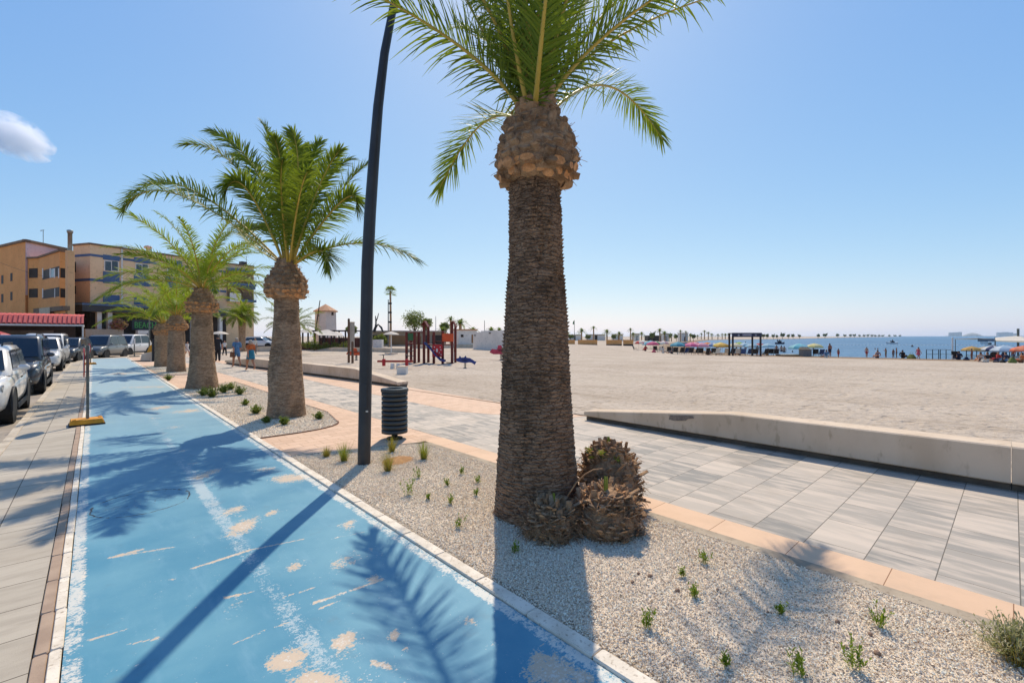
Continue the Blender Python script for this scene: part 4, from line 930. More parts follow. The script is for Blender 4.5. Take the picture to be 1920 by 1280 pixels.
M_CW = paint('white_paint', (228,230,232)); M_CD = paint('dark_blue_paint', (34,42,56)); M_CG = paint('grey_paint', (104,108,108)); M_CDK = paint('charcoal_paint', (52,54,58))
def onroad(x, y): return (x, y, -.12)
make_car('white SUV nearest the camera, cut off by the left edge of the photo', onroad(-2.15, 15.6), 0, M_CW, 4.4, 1.84, 1.62)
make_car('dark blue van parked directly behind the nearest white SUV', onroad(-2.10, 22.4), 0, M_CD, 4.7, 1.92, 1.86, 1.06, box=True, cat='van')
make_car('white SUV with roof rails behind the dark blue van', onroad(-2.12, 35.0), 0, M_CW, 4.3, 1.84, 1.78, 1.04)
make_car('white van showing above the second white SUV', onroad(-2.2, 41.2), R(-3), M_CW, 4.6, 1.9, 1.98, 1.05, box=True, cat='van')
make_car('charcoal car half hidden behind the pole of the near road sign', onroad(-1.3, 46.6), R(-14), M_CDK, 4.3, 1.8, 1.72, 1.0)
make_car('grey car angled at the bend of the road', onroad(.6, 51.0), R(-26), M_CG, 4.4, 1.82, 1.92, 1.02)
make_car('white pickup-like SUV farthest along, at the end of the lane', onroad(2.5, 57.2), R(-34), M_CW, 4.4, 1.85, 1.98, 1.05)

# ================================================================== BUILDINGS
class Fac:
    """a vertical facade between two ground points given as (photo column, depth)"""
    def __init__(s, u0, d0, u1, d1, base=0):
        s.a = UD(u0, d0); s.b = UD(u1, d1); s.L = (s.b-s.a).length; s.t = (s.b-s.a).normalized(); s.n = Vector((s.t.y, -s.t.x, 0))
        if s.n.dot(-s.a) < 0: s.n = -s.n
    def hit(s, u, v):
        o = Vector((0,0,0)); r = W(u, v, 1.0) - Vector((0,0,CH)); den = r.x*s.n.x + r.y*s.n.y
        k = (s.a.x*s.n.x + s.a.y*s.n.y)/den; p = r*k; p.z += CH
        return (p - s.a).dot(s.t), p.z
    def bx(s, mb, q0, q1, z0, z1, out=.05, thick=.05, mi=0):
        """box on the facade from q0..q1 along, z0..z1 up, its face standing 'out' proud"""
        c = s.a + s.t*((q0+q1)/2) + s.n*(out-thick/2); mb.box((c.x, c.y, (z0+z1)/2), (abs(q1-q0), thick, abs(z1-z0)), math.atan2(s.t.y, s.t.x), mi)
    def px(s, mb, u0, v0, u1, v1, out=.05, thick=.05, mi=0):
        q0, z1 = s.hit(u0, v0); q1, _ = s.hit(u1, v0); um = (u0+u1)/2; _, z1 = s.hit(um, v0); _, z0 = s.hit(um, v1); s.bx(mb, q0, q1, z0, z1, out, thick, mi)
def stucco(name, c, c2): return mat(name, c, c2, .6, .9, bmp=.15, bscale=14, contrast2=tuple(x*.9 for x in c2))
M_OR = stucco('orange_render', (228,166,104), (218,156,94)); M_ORD = stucco('tan_render', (220,182,136), (212,174,128)); M_TAN = stucco('sand_render', (240,210,172), (230,200,162))
M_BLUE = mat('blue_band', (84,112,152), (74,102,142), 1, .85); M_LILAC = stucco('pale_wall', (226,214,222), (218,206,216)); M_WIN = mat('window_glass', (44,52,60), (62,74,84), .8, .1, spec=.8)
M_FRAME = mat('white_frame', (226,228,228), (214,216,216), 3, .6); M_SHUT = mat('dark_glazing', (46,38,32), (62,52,44), .8, .55, spec=.2); M_ROOFT = mat('roof_cap', (132,112,92), (116,98,82), 2, .9)
# --- orange block
A = thing('apartment_block', 'orange apartment block at the left edge with dark balcony windows and a pale roof gable', 'building', UD(47.5, 48))
def child(mb, name, m, parent):
    o = mb.build(name, m, parent); o.matrix_parent_inverse = Matrix.Translation(parent.location).inverted() if parent.type == 'EMPTY' and parent.rotation_euler.z == 0 else Matrix(); return o
def wxy(u, d): p = UD(u, d); return (p.x, p.y)
zA = Z(449, 48)
mb = MB(); mb.prism([wxy(47.5,48), wxy(-160,66), wxy(-60,95), wxy(127,54), wxy(127,53)], -.3, zA-.25); child(mb, 'wall', M_OR, A)
fa = Fac(47.5, 48, -160, 66); fb = Fac(47.5, 48, 127, 53)
mb = MB(); fa.bx(mb, -.2, fa.L, zA-.25, zA, .15, .5); fb.bx(mb, -.1, fb.L, zA-.25, zA+.02, .2, .4); child(mb, 'roof_edge', M_ROOFT, A)
mb = MB(); fb.bx(mb, .02, fb.L, 6, zA-.26, .02, .04); child(mb, 'gable_wall', M_LILAC, A)
for (u0,v0,u1,v1) in ((2.5,516,6.5,532),(19.5,512,23.5,527),(2.5,551,6.5,567),(19.5,547,23.5,563)):
    mb = MB(); fa.px(mb, u0, v0, u1, v1, .012, .03); w_ = child(mb, 'window', M_SHUT, A)
# lower balcony block in front
zB = 9.84; poly = [(52,48.2),(72,47.9),(112,44),(126,44.6),(126,56),(52,56)]
mb = MB(); mb.prism([wxy(*p) for p in poly], -.3, zB); child(mb, 'balcony_wing', M_OR, A)
f1, f2, f3 = Fac(52,48.2,72,47.9), Fac(72,47.9,112,44), Fac(112,44,126,44.6)
mb = MB(); [f.bx(mb, -.02, f.L+.02, zB-.02, zB+.16, .12, .3) for f in (f1, f2, f3)]; child(mb, 'parapet_cap', M_ROOFT, A)
for vt, vb in ((503,521),(541,558)):
    for f, u0, u1 in ((f1,54.5,71),(f2,80,111.5),(f3,113,125)):
        mb = MB(); f.px(mb, u0, vt, u1, vb, .012, .03); w_ = child(mb, 'window', M_SHUT, A)
        if f is f2:
            for ua, ub in ([(80,81.6),(94,96),(102,104),(110,111.4)] if vt == 503 else [(80,81.6),(103,104)]):
                mb = MB(); f.px(mb, ua, vt, ub, vb, .04, .03); o = mb.build('frame', M_FRAME, w_)
            if vt == 503:
                mb = MB(); f.px(mb, 96, vt+1, 102, vb-1, .022, .02); o = mb.build('pane', M_WIN, w_)
mb = MB(); f2.px(mb, 80, 576, 126, 584, .3, .5); f2.px(mb, 54, 579, 82, 588, .25, .4); child(mb, 'ledge', M_ROOFT, A)
mb = MB(); f2.px(mb, 82, 577, 102, 590, .34, .03); child(mb, 'shop_board', mat('pale_board', (196,184,160), (182,170,148), 3, .7), A)
mb = MB(); f2.px(mb, 54, 590, 125, 655, .02, .04); child(mb, 'shop_front', M_SHUT, A)
mb = MB(); a_ = W(80, 432, 52); mb.cyl(W(81, 455, 52), W(81, 431, 52), .03, n=6); mb.tube([W(76,432,52), W(83,431.5,52)], .03, 5); mb.tube([W(75.5,433.5,52), W(79,433.2,52)], .02, 5); child(mb, 'aerial', M_GALV, A)
# --- flue column between the blocks
t = thing('chimney', 'square tan flue column topped by a round metal chimney between the two blocks', 'chimney', UD(131,43.6)); d = 43.6
mb = MB(); q = UD(131.2, d); mb.box((q.x, q.y, (Z(470,d)-.3)/2), (.52,.52,Z(470,d)+.3), R(20), 0, 1, .02); child(mb, 'column', M_ORD, t)
mb = MB(); mb.lathe([(.17,0),(.17,Z(437,d)-Z(470,d)),(.22,Z(437,d)-Z(470,d)),(.24,Z(432,d)-Z(470,d)),(.1,Z(431,d)-Z(470,d))], (q.x, q.y, Z(470,d)), 14); child(mb, 'metal_flue', mat('flue_metal', (150,152,150), (128,130,128), 2, .45, metal=.7), t)
# --- tan building with blue bands
Bd = thing('apartment_building', 'tan three-storey building with blue bands and a restaurant on its ground floor', 'building', UD(169,50))
zt = Z(455, 50); poly = [(137,50.8),(169,50),(424,63.5),(476,66.5),(476,90),(137,78)]
mb = MB(); mb.prism([wxy(*p) for p in poly], -.1, zt-.2); child(mb, 'wall', M_TAN, Bd)
g1, g2, g3 = Fac(137,50.8,169,50), Fac(169,50,424,63.5), Fac(424,63.5,476,66.5)
mb = MB(); [f.bx(mb, -.03, f.L+.03, zt-.2, zt, .12, .4) for f in (g1, g2, g3)]; child(mb, 'roof_edge', M_ROOFT, Bd)
def zat(v): return Z(v, 50)
for v0, v1 in ((475.5,480),(521.5,526.5)):
    mb = MB(); z1, z0 = zat(v0), zat(v1); [f.bx(mb, 0, f.L, z0, z1, .03, .05) for f in (g1, g2)]; child(mb, 'blue_band', M_BLUE, Bd)
def winbay(f, u0, u1, v0, v1):
    mb = MB(); f.px(mb, u0, v0, u1, v1, .07, .08); w_ = child(mb, 'window', M_FRAME, Bd)
    um = (u0+u1)/2; m_ = (u1-u0)*.06
    for a_, b_ in ((u0+m_, um-m_*.5), (um+m_*.5, u1-m_)):
        mb = MB(); f.px(mb, a_, v0+1.2, b_, v1-1.4, .085, .02); o = mb.build('pane', M_WIN, w_)
for u0, u1, va, vb in ((195,222,489,509),(253.5,278,495,515),(313,338,501,520),(372,398,507,524)):
    winbay(g2, u0, u1, va, vb)
for u0, u1, k in ((193,224,0),(251,281,5),(311,341,9),(370,400,13)):
    mb = MB(); g2.px(mb, u0, 479+k*1.0, u1, 488+k, .05, .07); child(mb, 'blue_panel', M_BLUE, Bd)
    mb = MB(); g2.px(mb, u0, 510+k, u1, 532+k*.9, .05, .07); child(mb, 'blue_panel', M_BLUE, Bd)
    mb = MB(); g2.px(mb, u0, 553+k*.5, u1, 569+k*.4, .05, .07); child(mb, 'blue_panel', M_BLUE, Bd)
for v0, v1 in ((491,510),(536,551)):
    mb = MB(); g1.px(mb, 140, v0, 142.5, v1, .02, .04); child(mb, 'slit_window', M_SHUT, Bd)
mb = MB(); g2.px(mb, 226.5, 462, 229.5, 570, .10, .08); child(mb, 'downpipe', M_FRAME, Bd)
# balconies at its right end
for v0, v1 in ((510,533),(541,563)):
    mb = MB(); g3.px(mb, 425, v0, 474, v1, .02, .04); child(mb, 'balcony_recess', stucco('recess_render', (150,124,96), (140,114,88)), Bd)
    mb = MB(); g3.px(mb, 447, v0+2, 455, v1, .04, .03); child(mb, 'balcony_door', mat('brown_door', (122,76,58), (104,64,50), 3, .6), Bd)
    mb = MB(); g3.bx(mb, .05, g3.L*.98, g3.hit(450, v1+3)[1], g3.hit(450, v1-1)[1], .95, .95); child(mb, 'balcony_slab', M_BLUE, Bd)
    mb = MB(); z0, z1 = g3.hit(450, v1-1)[1], g3.hit(450, v1-1)[1]+.95
    for k in range(26): q = .1+k*(g3.L-.2)/25; c_ = g3.a+g3.t*q+g3.n*.9; mb.cyl((c_.x,c_.y,z0), (c_.x,c_.y,z1), .018, n=4)
    g3.bx(mb, .05, g3.L*.98, z1-.05, z1, .93, .05); child(mb, 'balcony_rail', M_TRIM, Bd)
    mb = MB(); g3.bx(mb, 0, g3.L, g3.hit(450, v0)[1], g3.hit(450, v0-5)[1], .5, .5); child(mb, 'blue_lintel', M_BLUE, Bd)
mb = MB(); g3.px(mb, 425, 550, 446, 566, .99, .04); child(mb, 'white_awning', M_FRAME, Bd)
# ground-floor restaurant
M_CANO = mat('canopy_grey', (58,62,68), (48,52,58), 1.5, .6); M_INT = mat('dark_interior', (42,36,32), (62,52,46), .7, .7)
zc0, zc1 = zat(585), zat(569)
mb = MB(); g1.bx(mb, 0, g1.L+1.4, zc0, zc1, 1.5, 1.45); g2.bx(mb, -1.3, g2.L, zc0+.05, zc1-.02, 1.6, 1.55); child(mb, 'canopy', M_CANO, Bd)
mb = MB(); g2.bx(mb, -1.35, g2.L, zc1-.26, zc1-.06, 1.68, .06); g1.bx(mb, -.05, g1.L+1.45, zc1-.26, zc1-.06, 1.58, .06); child(mb, 'canopy_edge', M_BLUE, Bd)
mb = MB(); g1.bx(mb, .05, g1.L, 0, zc0, .03, .05); g2.bx(mb, 0, g2.L, 0, zc0, .03, .05); child(mb, 'restaurant_front', M_INT, Bd)
for u in (176, 196, 300, 352, 404):
    mb = MB(); q, _ = g2.hit(u, 620); g2.bx(mb, q-.2, q+.2, 0, zc0, 1.2, .4); child(mb, 'column', M_FRAME, Bd)
for u0, u1, v0, v1 in ((194,206,588,612),(178,190,590,615),(330,345,594,612),(380,398,596,616)):
    mb = MB(); g2.px(mb, u0, v0, u1, v1, .08, .04); child(mb, 'window', M_WIN, Bd)
fc = bpy.data.curves.new('letters', 'FONT'); fc.body = 'BEACH'; fc.size = 1; fc.extrude = .02; fo = bpy.data.objects.new('tmp', fc); COL.objects.link(fo)
bpy.context.view_layer.update(); me = bpy.data.meshes.new_from_object(fo.evaluated_get(bpy.context.evaluated_depsgraph_get())); bpy.data.objects.remove(fo)
me.materials.append(mat('green_letters', (84,170,88), (74,156,78), 4, .5, emit=.02)); xs_ = [v_.co.x for v_ in me.vertices]; ys_ = [v_.co.y for v_ in me.vertices]
q0, z1 = g2.hit(240, 603.5); q1, _ = g2.hit(280, 603.5); _, z0 = g2.hit(260, 615)
lo = bpy.data.objects.new('sign_letters', me); COL.objects.link(lo); lo.parent = Bd
o_ = g2.a + g2.t*q0 + g2.n*1.30; lo.location = Vector((o_.x, o_.y, z0)) - Bd.location
lo.rotation_euler = (R(90), 0, math.atan2(g2.t.y, g2.t.x)); k_ = (q1-q0)/(max(xs_)-min(xs_)); lo.scale = (k_, (z1-z0)/(max(ys_)-min(ys_)), 1)
mb = MB(); g2.px(mb, 236, 600, 292, 619, 1.27, .06); child(mb, 'sign_board', M_CANO, Bd)
mb = MB(); q = W(250, 455, 56); mb.lathe([(.35,0),(.35,.7),(.2,.75),(.2,1.1),(.42,1.15),(.42,1.35),(.1,1.5)], (q.x+1.5, q.y+1.5, zt-.2), 12); child(mb, 'roof_vent', mat('vent_pink', (206,176,166), (196,166,156), 4, .8), Bd)
mb = MB(); q = W(462, 497, 67); mb.cyl((q.x,q.y,zt-.1), (q.x,q.y,zt+1.5), .03, n=5); mb.tube([(q.x-.4,q.y,zt+1.4),(q.x+.4,q.y+.2,zt+1.4)], .02, 4); child(mb, 'aerial', M_GALV, Bd)
mb = MB(); q = W(450, 494, 66); mb.box((q.x+.6,q.y+1,zt+.3), (.8,.8,.8), .3, 0, 1, .05); child(mb, 'roof_unit', M_CANO, Bd)
# garden wall and white cabinet before the restaurant
mb = MB(); f = Fac(160,47.5,235,51); f.px(mb, 160, 617, 232, 640, .0, .2); q = f.a; o = mb.build('garden_wall', stucco('grey_wall', (170,162,152), (158,150,140))); tag(o, 'low grey garden wall behind the parked cars at the restaurant', 'wall')
mb = MB(); f = Fac(232,52,256,53.5); [f.px(mb, 233, 624+i*6, 255, 626.5+i*6, .05, .06) for i in range(5)]; f.px(mb, 232.5, 622, 235, 651, .02, .1); f.px(mb, 253, 622, 255.5, 651, .02, .1); o = mb.build('slatted_fence', M_CANO); tag(o, 'dark slatted fence panel left of the white cabinet', 'fence')
t = thing('utility_cabinet', 'white utility cabinet wall below the green BEACH letters', 'cabinet', UD(266,52)); f = Fac(256,52,277,53)
mb = MB(); f.px(mb, 256, 619, 277, 651, .3, .5); child(mb, 'housing', M_FRAME, t)
for i in range(3):
    mb = MB(); f.px(mb, 272, 625+i*8, 275, 630+i*8, .315, .03); child(mb, 'hatch', M_CANO, t)
# flowering tree on the terrace
def leafball(name, m, parent, c, r, n, s, seed, flat=.8):
    rg = np.random.default_rng(seed); k = max(3, n//60); cen = rg.normal(0, 1, (k,3)); cen /= np.linalg.norm(cen, axis=1)[:,None]; cen *= (rg.random(k)**.45*.72)[:,None]*np.array([r, r, r*flat])
    idx = rg.integers(0, k, n); P = cen[idx] + rg.normal(0, r*.17, (n,3)); P[:,2] *= .95
    a, b_ = rg.normal(0,1,(n,3)), rg.normal(0,1,(n,3)); a /= np.linalg.norm(a,axis=1)[:,None]; b_ -= a*(a*b_).sum(1)[:,None]; b_ /= np.linalg.norm(b_,axis=1)[:,None]
    sz = s*rg.uniform(.6,1.3,(n,1)); V = np.stack([P-a*sz, P-b_*sz*.5, P+a*sz, P+b_*sz*.5], 1).reshape(-1,3) + np.array(c)
    return npmesh(name, V, np.arange(n*4).reshape(-1,4), m, parent, smooth=False, attrs={'tint': np.repeat(rg.random(n), 4)})
M_PINK = leaf_mat('pink_blossom', (196,128,140), (170,106,118), .3); M_TREE = leaf_mat('tree_leaf', (78,92,54), (102,112,66), .25); M_BARK = trunk_mat('bark', (104,88,74), (128,110,94), (150,132,114))
t = thing('flowering_tree', 'small tree with pink blossom before the restaurant front', 'tree', UD(222,50.5))
leafball('crown', M_PINK, t, (0,0,3.0), 1.0, 700, .13, 4); mb = MB(); mb.tube([(0,0,0),(.05,0,1.2),(0,.05,2.6)], [.08,.06,.04], 7); mb.build('trunk', M_BARK, t)
# ribbed red roof over the terrace on the left
t = thing('terrace_awning', 'long terrace shelter with ribbed red roof at the far left', 'shelter', (-6, 54, 0))
M_RED = mat('red_ribbed_roof', (214,104,98), (200,90,84), 3, .6)
X1, X0, YF, ZL, ZH = -.62, -16.0, 53.0, 2.74, 3.40
mb = MB(); n = 110
for k in range(n):
    xa, xb = X0+(X1-X0)*k/n, X0+(X1-X0)*(k+1)/n; h_ = .05 if k % 2 else 0
    prof = [(YF-h_,ZL+h_),(YF+.75-h_,ZH+h_*.6),(YF+4,ZH+.25+h_*.4)]
    mb.loft([[(xa,y_,z) for y_, z in prof]+[(xa,y_,z-.04) for y_, z in prof[::-1]], [(xb,y_,z) for y_, z in prof]+[(xb,y_,z-.04) for y_, z in prof[::-1]]])
child(mb, 'ribbed_roof', M_RED, t)
mb = MB(); mb.box(((X0+X1)/2, YF+.06, ZL-.14), (X1-X0,.08,.14)); mb.box((X1-.04, YF+2, ZL-.14), (.08,3.9,.14)); child(mb, 'gutter', M_FRAME, t)
for x in (-14, -10, -6, X1-.06):
    mb = MB(); mb.cyl((x,YF+.2,-.12),(x,YF+.2,ZL-.2),.06,n=8); child(mb, 'post', M_FRAME, t)
mb = MB(); mb.box(((X0+X1)/2-.3, YF+4.1, 1.6), (X1-X0-.6,.1,3.6)); child(mb, 'back_screen', M_INT, t)
mb = MB(); mb.box(((X0+X1)/2-.3, YF+3.9, .6), (X1-X0-.7,.2,1.2)); mb.box((-4.2, YF+3.85, 1.75), (3.2,.1,.9)); child(mb, 'counter', mat('counter_grey', (110,104,98), (90,86,82), 1, .8), t)
for (u, dd_, lab) in ((42,39,'red parasol folded under the red-roofed shelter'),):
    q = Vector((-5.2, 50.6, -.12)); o = thing('parasol', lab, 'parasol', q); mb = MB(); mb.lathe([(.9,1.75),(.5,2.0),(.02,2.2)], (0,0,0), 10, 0, False, False); mb.build('canopy', M_REDS, o); mb = MB(); mb.cyl((0,0,-.1),(0,0,2.2),.025,n=6); mb.build('pole', M_GALV, o)
# street posts near the end of the lane
t = thing('street_pole', 'slim pale pole standing before the BEACH sign', 'pole', UD(280,34)); mb = MB(); mb.cyl((0,0,-.02),(0,0,Z(560,34)),.05,.04,8); mb.build('shaft', M_GALV, t); mb = MB(); mb.box((0,0,.15),(.2,.2,.3),0,0,1,.02); mb.build('base', M_GALV, t)
t = thing('bollard_post', 'dark square post beside the yellow panel at the end of the lane', 'post', UD(289,30.8)); mb = MB(); mb.box((0,0,Z(637,30.8)/2),(.2,.2,Z(637,30.8)),.4,0,1,.02); mb.build('shaft', M_TRIM, t); mb = MB(); mb.box((0,0,Z(637,30.8)+.03),(.24,.24,.06),.4,0,1,.01); mb.build('cap', M_TRIM, t)
t = thing('safety_panel', 'tilted yellow panel leaning at the dark post', 'panel', UD(281,31.5)); mb = MB(); z_ = Z(661,31.5)
mb.loft([[tuple(W(u,v,d_)-t.location) for u,v in ((275,660.5),(286,661.5),(286,645),(281,647.5))] for d_ in (31.5,31.54)]); mb.build('panel', M_YEL, t)
mb = MB(); mb.cyl((.05,.05,0),(.05,.05,z_+.3),.02,n=6); mb.build('leg', M_TRIM, t)
t = thing('concrete_block', 'white sloped concrete block at the end of the lane', 'block', UD(273,31.2)); mb = MB()
mb.loft([[tuple(UD(a,b)-t.location+Vector((0,0,z))) for a,b,z in ((262,30.8,-.02),(285,30.8,-.02),(285.5,32.2,-.02),(263,32.2,-.02))],[tuple(UD(a,b)-t.location+Vector((0,0,z))) for a,b,z in ((266,31.0,.5),(285,31.0,.62),(285,31.6,.62),(266,31.6,.5))]]); mb.build('block', M_WALL, t)
mb = MB(); mb.box((0,0,.02),(1.2,.9,.05),-.7); mb.build('foot', M_TRIM, t)
t = thing('marker_post', 'thin marker post with pale top where the lane meets the plaza', 'post', UD(252,38)); mb = MB(); mb.cyl((0,0,-.02),(0,0,Z(635,38)),.04,n=8); mb.build('shaft', M_GALV, t); mb = MB(); mb.cyl((0,0,Z(645,38)),(0,0,Z(634,38)),.055,n=8); mb.build('pale_sleeve', M_FRAME, t); mb = MB(); mb.box((0,0,.03),(.6,.4,.06),.3,0,1,.01); mb.build('foot', M_TRIM, t)
# overhead cable
mb = MB(); a_, b_ = W(-5, 490, 40), W(137, 527, 49); mb.tube([a_.lerp(b_, f)+Vector((0,0,-1.0*4*f*(1-f)*.3)) for f in np.linspace(0,1,12)], .012, 4); tag(mb.build('overhead_cable', M_TRIM), 'sagging cable across the orange block', 'cable')
# ================================================================== WINDMILL, TERRACE AND PLAYGROUND SIDE
M_LIME = stucco('lime_wash', (222,212,206), (210,200,194)); M_TERRA = mat('terracotta', (204,158,122), (184,136,100), 3, .8, bmp=.4, bscale=9)
M_WOOD = mat('weathered_wood', (122,92,70), (98,72,54), 5, .85, stretch=(4,4,.6)); M_DKW = mat('dark_timber', (52,42,38), (40,32,30), 4, .7); M_SAIL = mat('white_canvas', (232,230,224), (220,218,212), 2, .7, transl=.35)
d = 80; p = OT(610.5, d); t = thing('windmill', 'white windmill tower with a conical tiled roof beyond the second palm', 'windmill', p); zb = p.z
rw = (630-591)/F*d/2*.97
mb = MB(); mb.lathe([(rw*1.08,-.3),(rw,Z(584,d)-zb)], (0,0,0), 10, 0, False); child_ = mb.build('tower', M_LIME, t)
mb = MB(); mb.lathe([(rw*1.16,Z(584.5,d)-zb),(rw*1.16,Z(583,d)-zb),(.05,Z(570,d)-zb)], (0,0,0), 12, 0, False); mb.build('roof', M_TERRA, t)
mb = MB(); q0, q1 = W(591,625,d-2)-p, W(600,563,d-2)-p; mb.tube([q0,q1], [.12,.07], 6); mb.tube([W(596,592,d-2)-p, p-p+Vector((0,0,Z(588,d)-zb))], .09, 6); mb.build('sail_spar', M_DKW, t)
mb = MB(); q = W(623.5, 588, d-rw)-p; mb.box(q, (.35,.1,.55), -TH); mb.build('window', M_SHUT, t)
# terrace pergola
d = 56; p = OT(612, d); t = thing('pergola', 'dark timber terrace pergola under white canopies below the windmill', 'pergola', p); f = Fac(566,57,663,55)
mb = MB(); zt_ = Z(621,56); f.bx(mb, -.5, f.L, zt_, zt_+.14, .1, .14); f.bx(mb, -.5, f.L, zt_, zt_+.14, -3.0, .14); child(mb, 'beam', M_DKW, t)
for u in (568, 578, 591, 606, 627, 648):
    mb = MB(); q, _ = f.hit(u, 640); f.bx(mb, q-.07, q+.07, -.1, zt_, .1, .14); child(mb, 'post', M_DKW, t)
    mb = MB(); f.bx(mb, q-.07, q+.07, -.1, zt_, -3.0, .14); child(mb, 'post', M_DKW, t)
mb = MB(); f.bx(mb, 0, f.L*.92, .0, .75, .3, .12); f.bx(mb, 0, f.L*.92, .0, 1.5, -3.3, .1); child(mb, 'terrace_wall', mat('red_brown_wall', (104,60,50), (84,50,44), 2, .85), t)
t = thing('shade_canopy', 'large white peaked canopy over the terrace, right below the windmill', 'canopy', OT(618,55)); d = 54
mb = MB(); z0, z1 = Z(629,d), Z(618,d); 
for a, b_, c_ in (((588,622,d+1),(644,629.5,d-1),(614,617.5,d+2)),((644,629.5,d-1),(640,624,d+5),(614,617.5,d+2)),((588,622,d+1),(597,628,d-2),(644,629.5,d-1))):
    mb.add([tuple(W(*q)) for q in (a,b_,c_)], [[0,1,2]])
o = child(mb, 'canvas', M_SAIL, t); o.modifiers.new('th','SOLIDIFY').thickness = .03
mb = MB(); [mb.cyl(tuple(W(u,v,dd_)), tuple(UD(u,dd_,-.1)), .05, n=6) for u,v,dd_ in ((588.3,622,d+1),(643.6,629.5,d-1),(614,618,d+2),(639.6,624.2,d+5))]; child(mb, 'mast', M_DKW, t)
t = thing('shade_canopy', 'small white canopy at the left end of the terrace beside the second trunk', 'canopy', OT(577,57))
mb = MB(); mb.lathe([(1.5,2.1),(.7,2.45),(.02,2.75)], (0,0,0), 8, 0, False, False); o = mb.build('canvas', M_SAIL, t); mb = MB(); mb.cyl((0,0,-.1),(0,0,2.7),.04,n=6); mb.build('mast', M_GALV, t)
for k, (u, dd_, h, lab) in enumerate([(575,54.5,1.1,'dark shrub at the terrace foot beside the second trunk'),(590,54,.9,'dark shrub below the left canopy post of the terrace'),(608,53.6,.8,'low dark shrub in the middle of the terrace front'),(628,53.5,.9,'dark shrub with red bits below the canopy tip'),(645,53.5,1.0,'red-leaved shrub at the right end of the terrace')]):
    t = thing('hedge_shrub', lab, 'shrub', OT(u, dd_), 0, 'shrubs along the terrace front'); leafball('foliage', M_TREE, t, (0,0,h*.5), 1.0, 420, .10, 60+k, .6); mb = MB(); mb.cyl((0,0,-.1),(0,0,h*.5),.05,n=5); mb.build('stem', M_BARK, t)
# low far walls of the sand yard
def lowwall(label, us, h, name='low_wall'):
    mb = MB(); pts = [OT(u, dd_) for u, dd_ in us]
    rings = []
    for k, q in enumerate(pts):
        a = pts[max(k-1,0)]; b_ = pts[min(k+1,len(pts)-1)]; tn = (b_-a); tn.z = 0; tn.normalize(); nr = Vector((tn.y,-tn.x,0))*.2; hh = h*us_h[k] if us_h else h
        rings.append([tuple(q-nr+Vector((0,0,-.3))), tuple(q+nr+Vector((0,0,-.3))), tuple(q+nr+Vector((0,0,hh))), tuple(q-nr+Vector((0,0,hh)))])
    mb.loft(rings); return tag(mb.build(name, M_WALL), label, 'low wall')
us_h = [.1,1,1,1]; lowwall('grey concrete ramp wall at the back of the sand yard, below the terrace', [(595,54),(625,51),(690,49),(770,47)], .42)
us_h = [1,1,1]; lowwall('low grey wall behind the playground running to the white wall', [(772,62),(870,66),(935,70)], .5)
us_h = [.2,1,1]; lowwall('pale low wall far behind the walking couple', [(452,52),(490,50),(530,50)], .55)
us_h = None
# pillar, wooden posts, orange springer
t = thing('pillar', 'square grey concrete pillar left of the lamp post, behind wooden posts', 'pillar', OT(659,52)); mb = MB(); mb.box((0,0,Z(605,52)/2-.1),(.50,.50,Z(605,52)+.2),.4,0,1,.02); mb.build('shaft', mat('grey_stone', (176,168,158),(160,152,142),2,.9,bmp=.3), t); mb = MB(); mb.box((0,0,Z(605,52)+.04),(.56,.56,.08),.4); mb.build('cap', M_WALL, t)
for u, dd_, vt, lab in ((654,28.6,597,'tall slim wooden post left of the pillar'),(661,28.2,640,'shorter wooden post standing by the orange springer')):
    q = OT(u, dd_); t = thing('wooden_post', lab, 'post', q); mb = MB(); mb.lathe([(.075,-.2),(.07,Z(vt,dd_)-q.z-.05),(.04,Z(vt,dd_)-q.z)], (0,0,0), 9); mb.build('shaft', M_WOOD, t)
    mb = MB(); mb.lathe([(.082,.5),(.082,.55)], (0,0,0), 9); mb.build('band', M_GALV, t)
M_ORP = mat('orange_panel', (218,92,44), (204,82,38), 3, .5); M_REDW = mat('red_brown_timber', (120,54,42), (98,44,36), 6, .7, stretch=(4,4,.6)); M_REDP = mat('red_panel', (190,40,48), (176,34,42), 3, .5); M_BLUP = mat('blue_plastic', (36,60,136), (30,50,120), 3, .4); M_GRNP = mat('green_panel', (56,110,66), (48,98,58), 3, .5)
def springer(label, u, dd_, m, rz, kind, s=1):
    t = thing('spring_rider', label, 'spring rider', OT(u, dd_), rz, None, s)
    mb = MB(); n = 60; mb.tube([(math.cos(k*.75)*.09, math.sin(k*.75)*.09, .02+.38*k/n) for k in range(n)], .014, 5); mb.build('spring', M_GALV, t)
    mb = MB(); mb.lathe([(.16,0),(.16,.02)], (0,0,0), 12); mb.build('base_plate', M_TRIM, t)
    prof = {'fish': [(-.72,.62),(-.62,.52),(-.35,.45),(0,.40),(.35,.46),(.55,.42),(.78,.26),(.92,.50),(.76,.56),(.62,.66),(.4,.80),(.12,.84),(.05,1.0),(-.08,.86),(-.3,.84),(-.42,.98),(-.5,.82),(-.66,.78)],
            'boat': [(-.75,.5),(-.5,.38),(.4,.38),(.75,.52),(.72,.72),(.45,.66),(.1,.66),(0,.95),(-.2,.95),(-.28,.68),(-.6,.72)]}[kind]
    mb = MB(); mb.loft([[(x, y_, z) for x, z in prof] for y_ in (-.05,.05)]); mb.build('body', m, t)
    mb = MB(); mb.box((-.02,0,.62),(.34,.30,.04),0,0,1,.01); mb.build('seat', M_TRIM, t)
    mb = MB(); mb.cyl((-.30,-.2,.80),(-.30,.2,.80),.018,n=6); mb.build('handle', M_TRIM, t)
springer('blue dolphin-shaped spring rider right of the playground frame', 872, 24.3, M_BLUP, -TH, 'fish', .66)
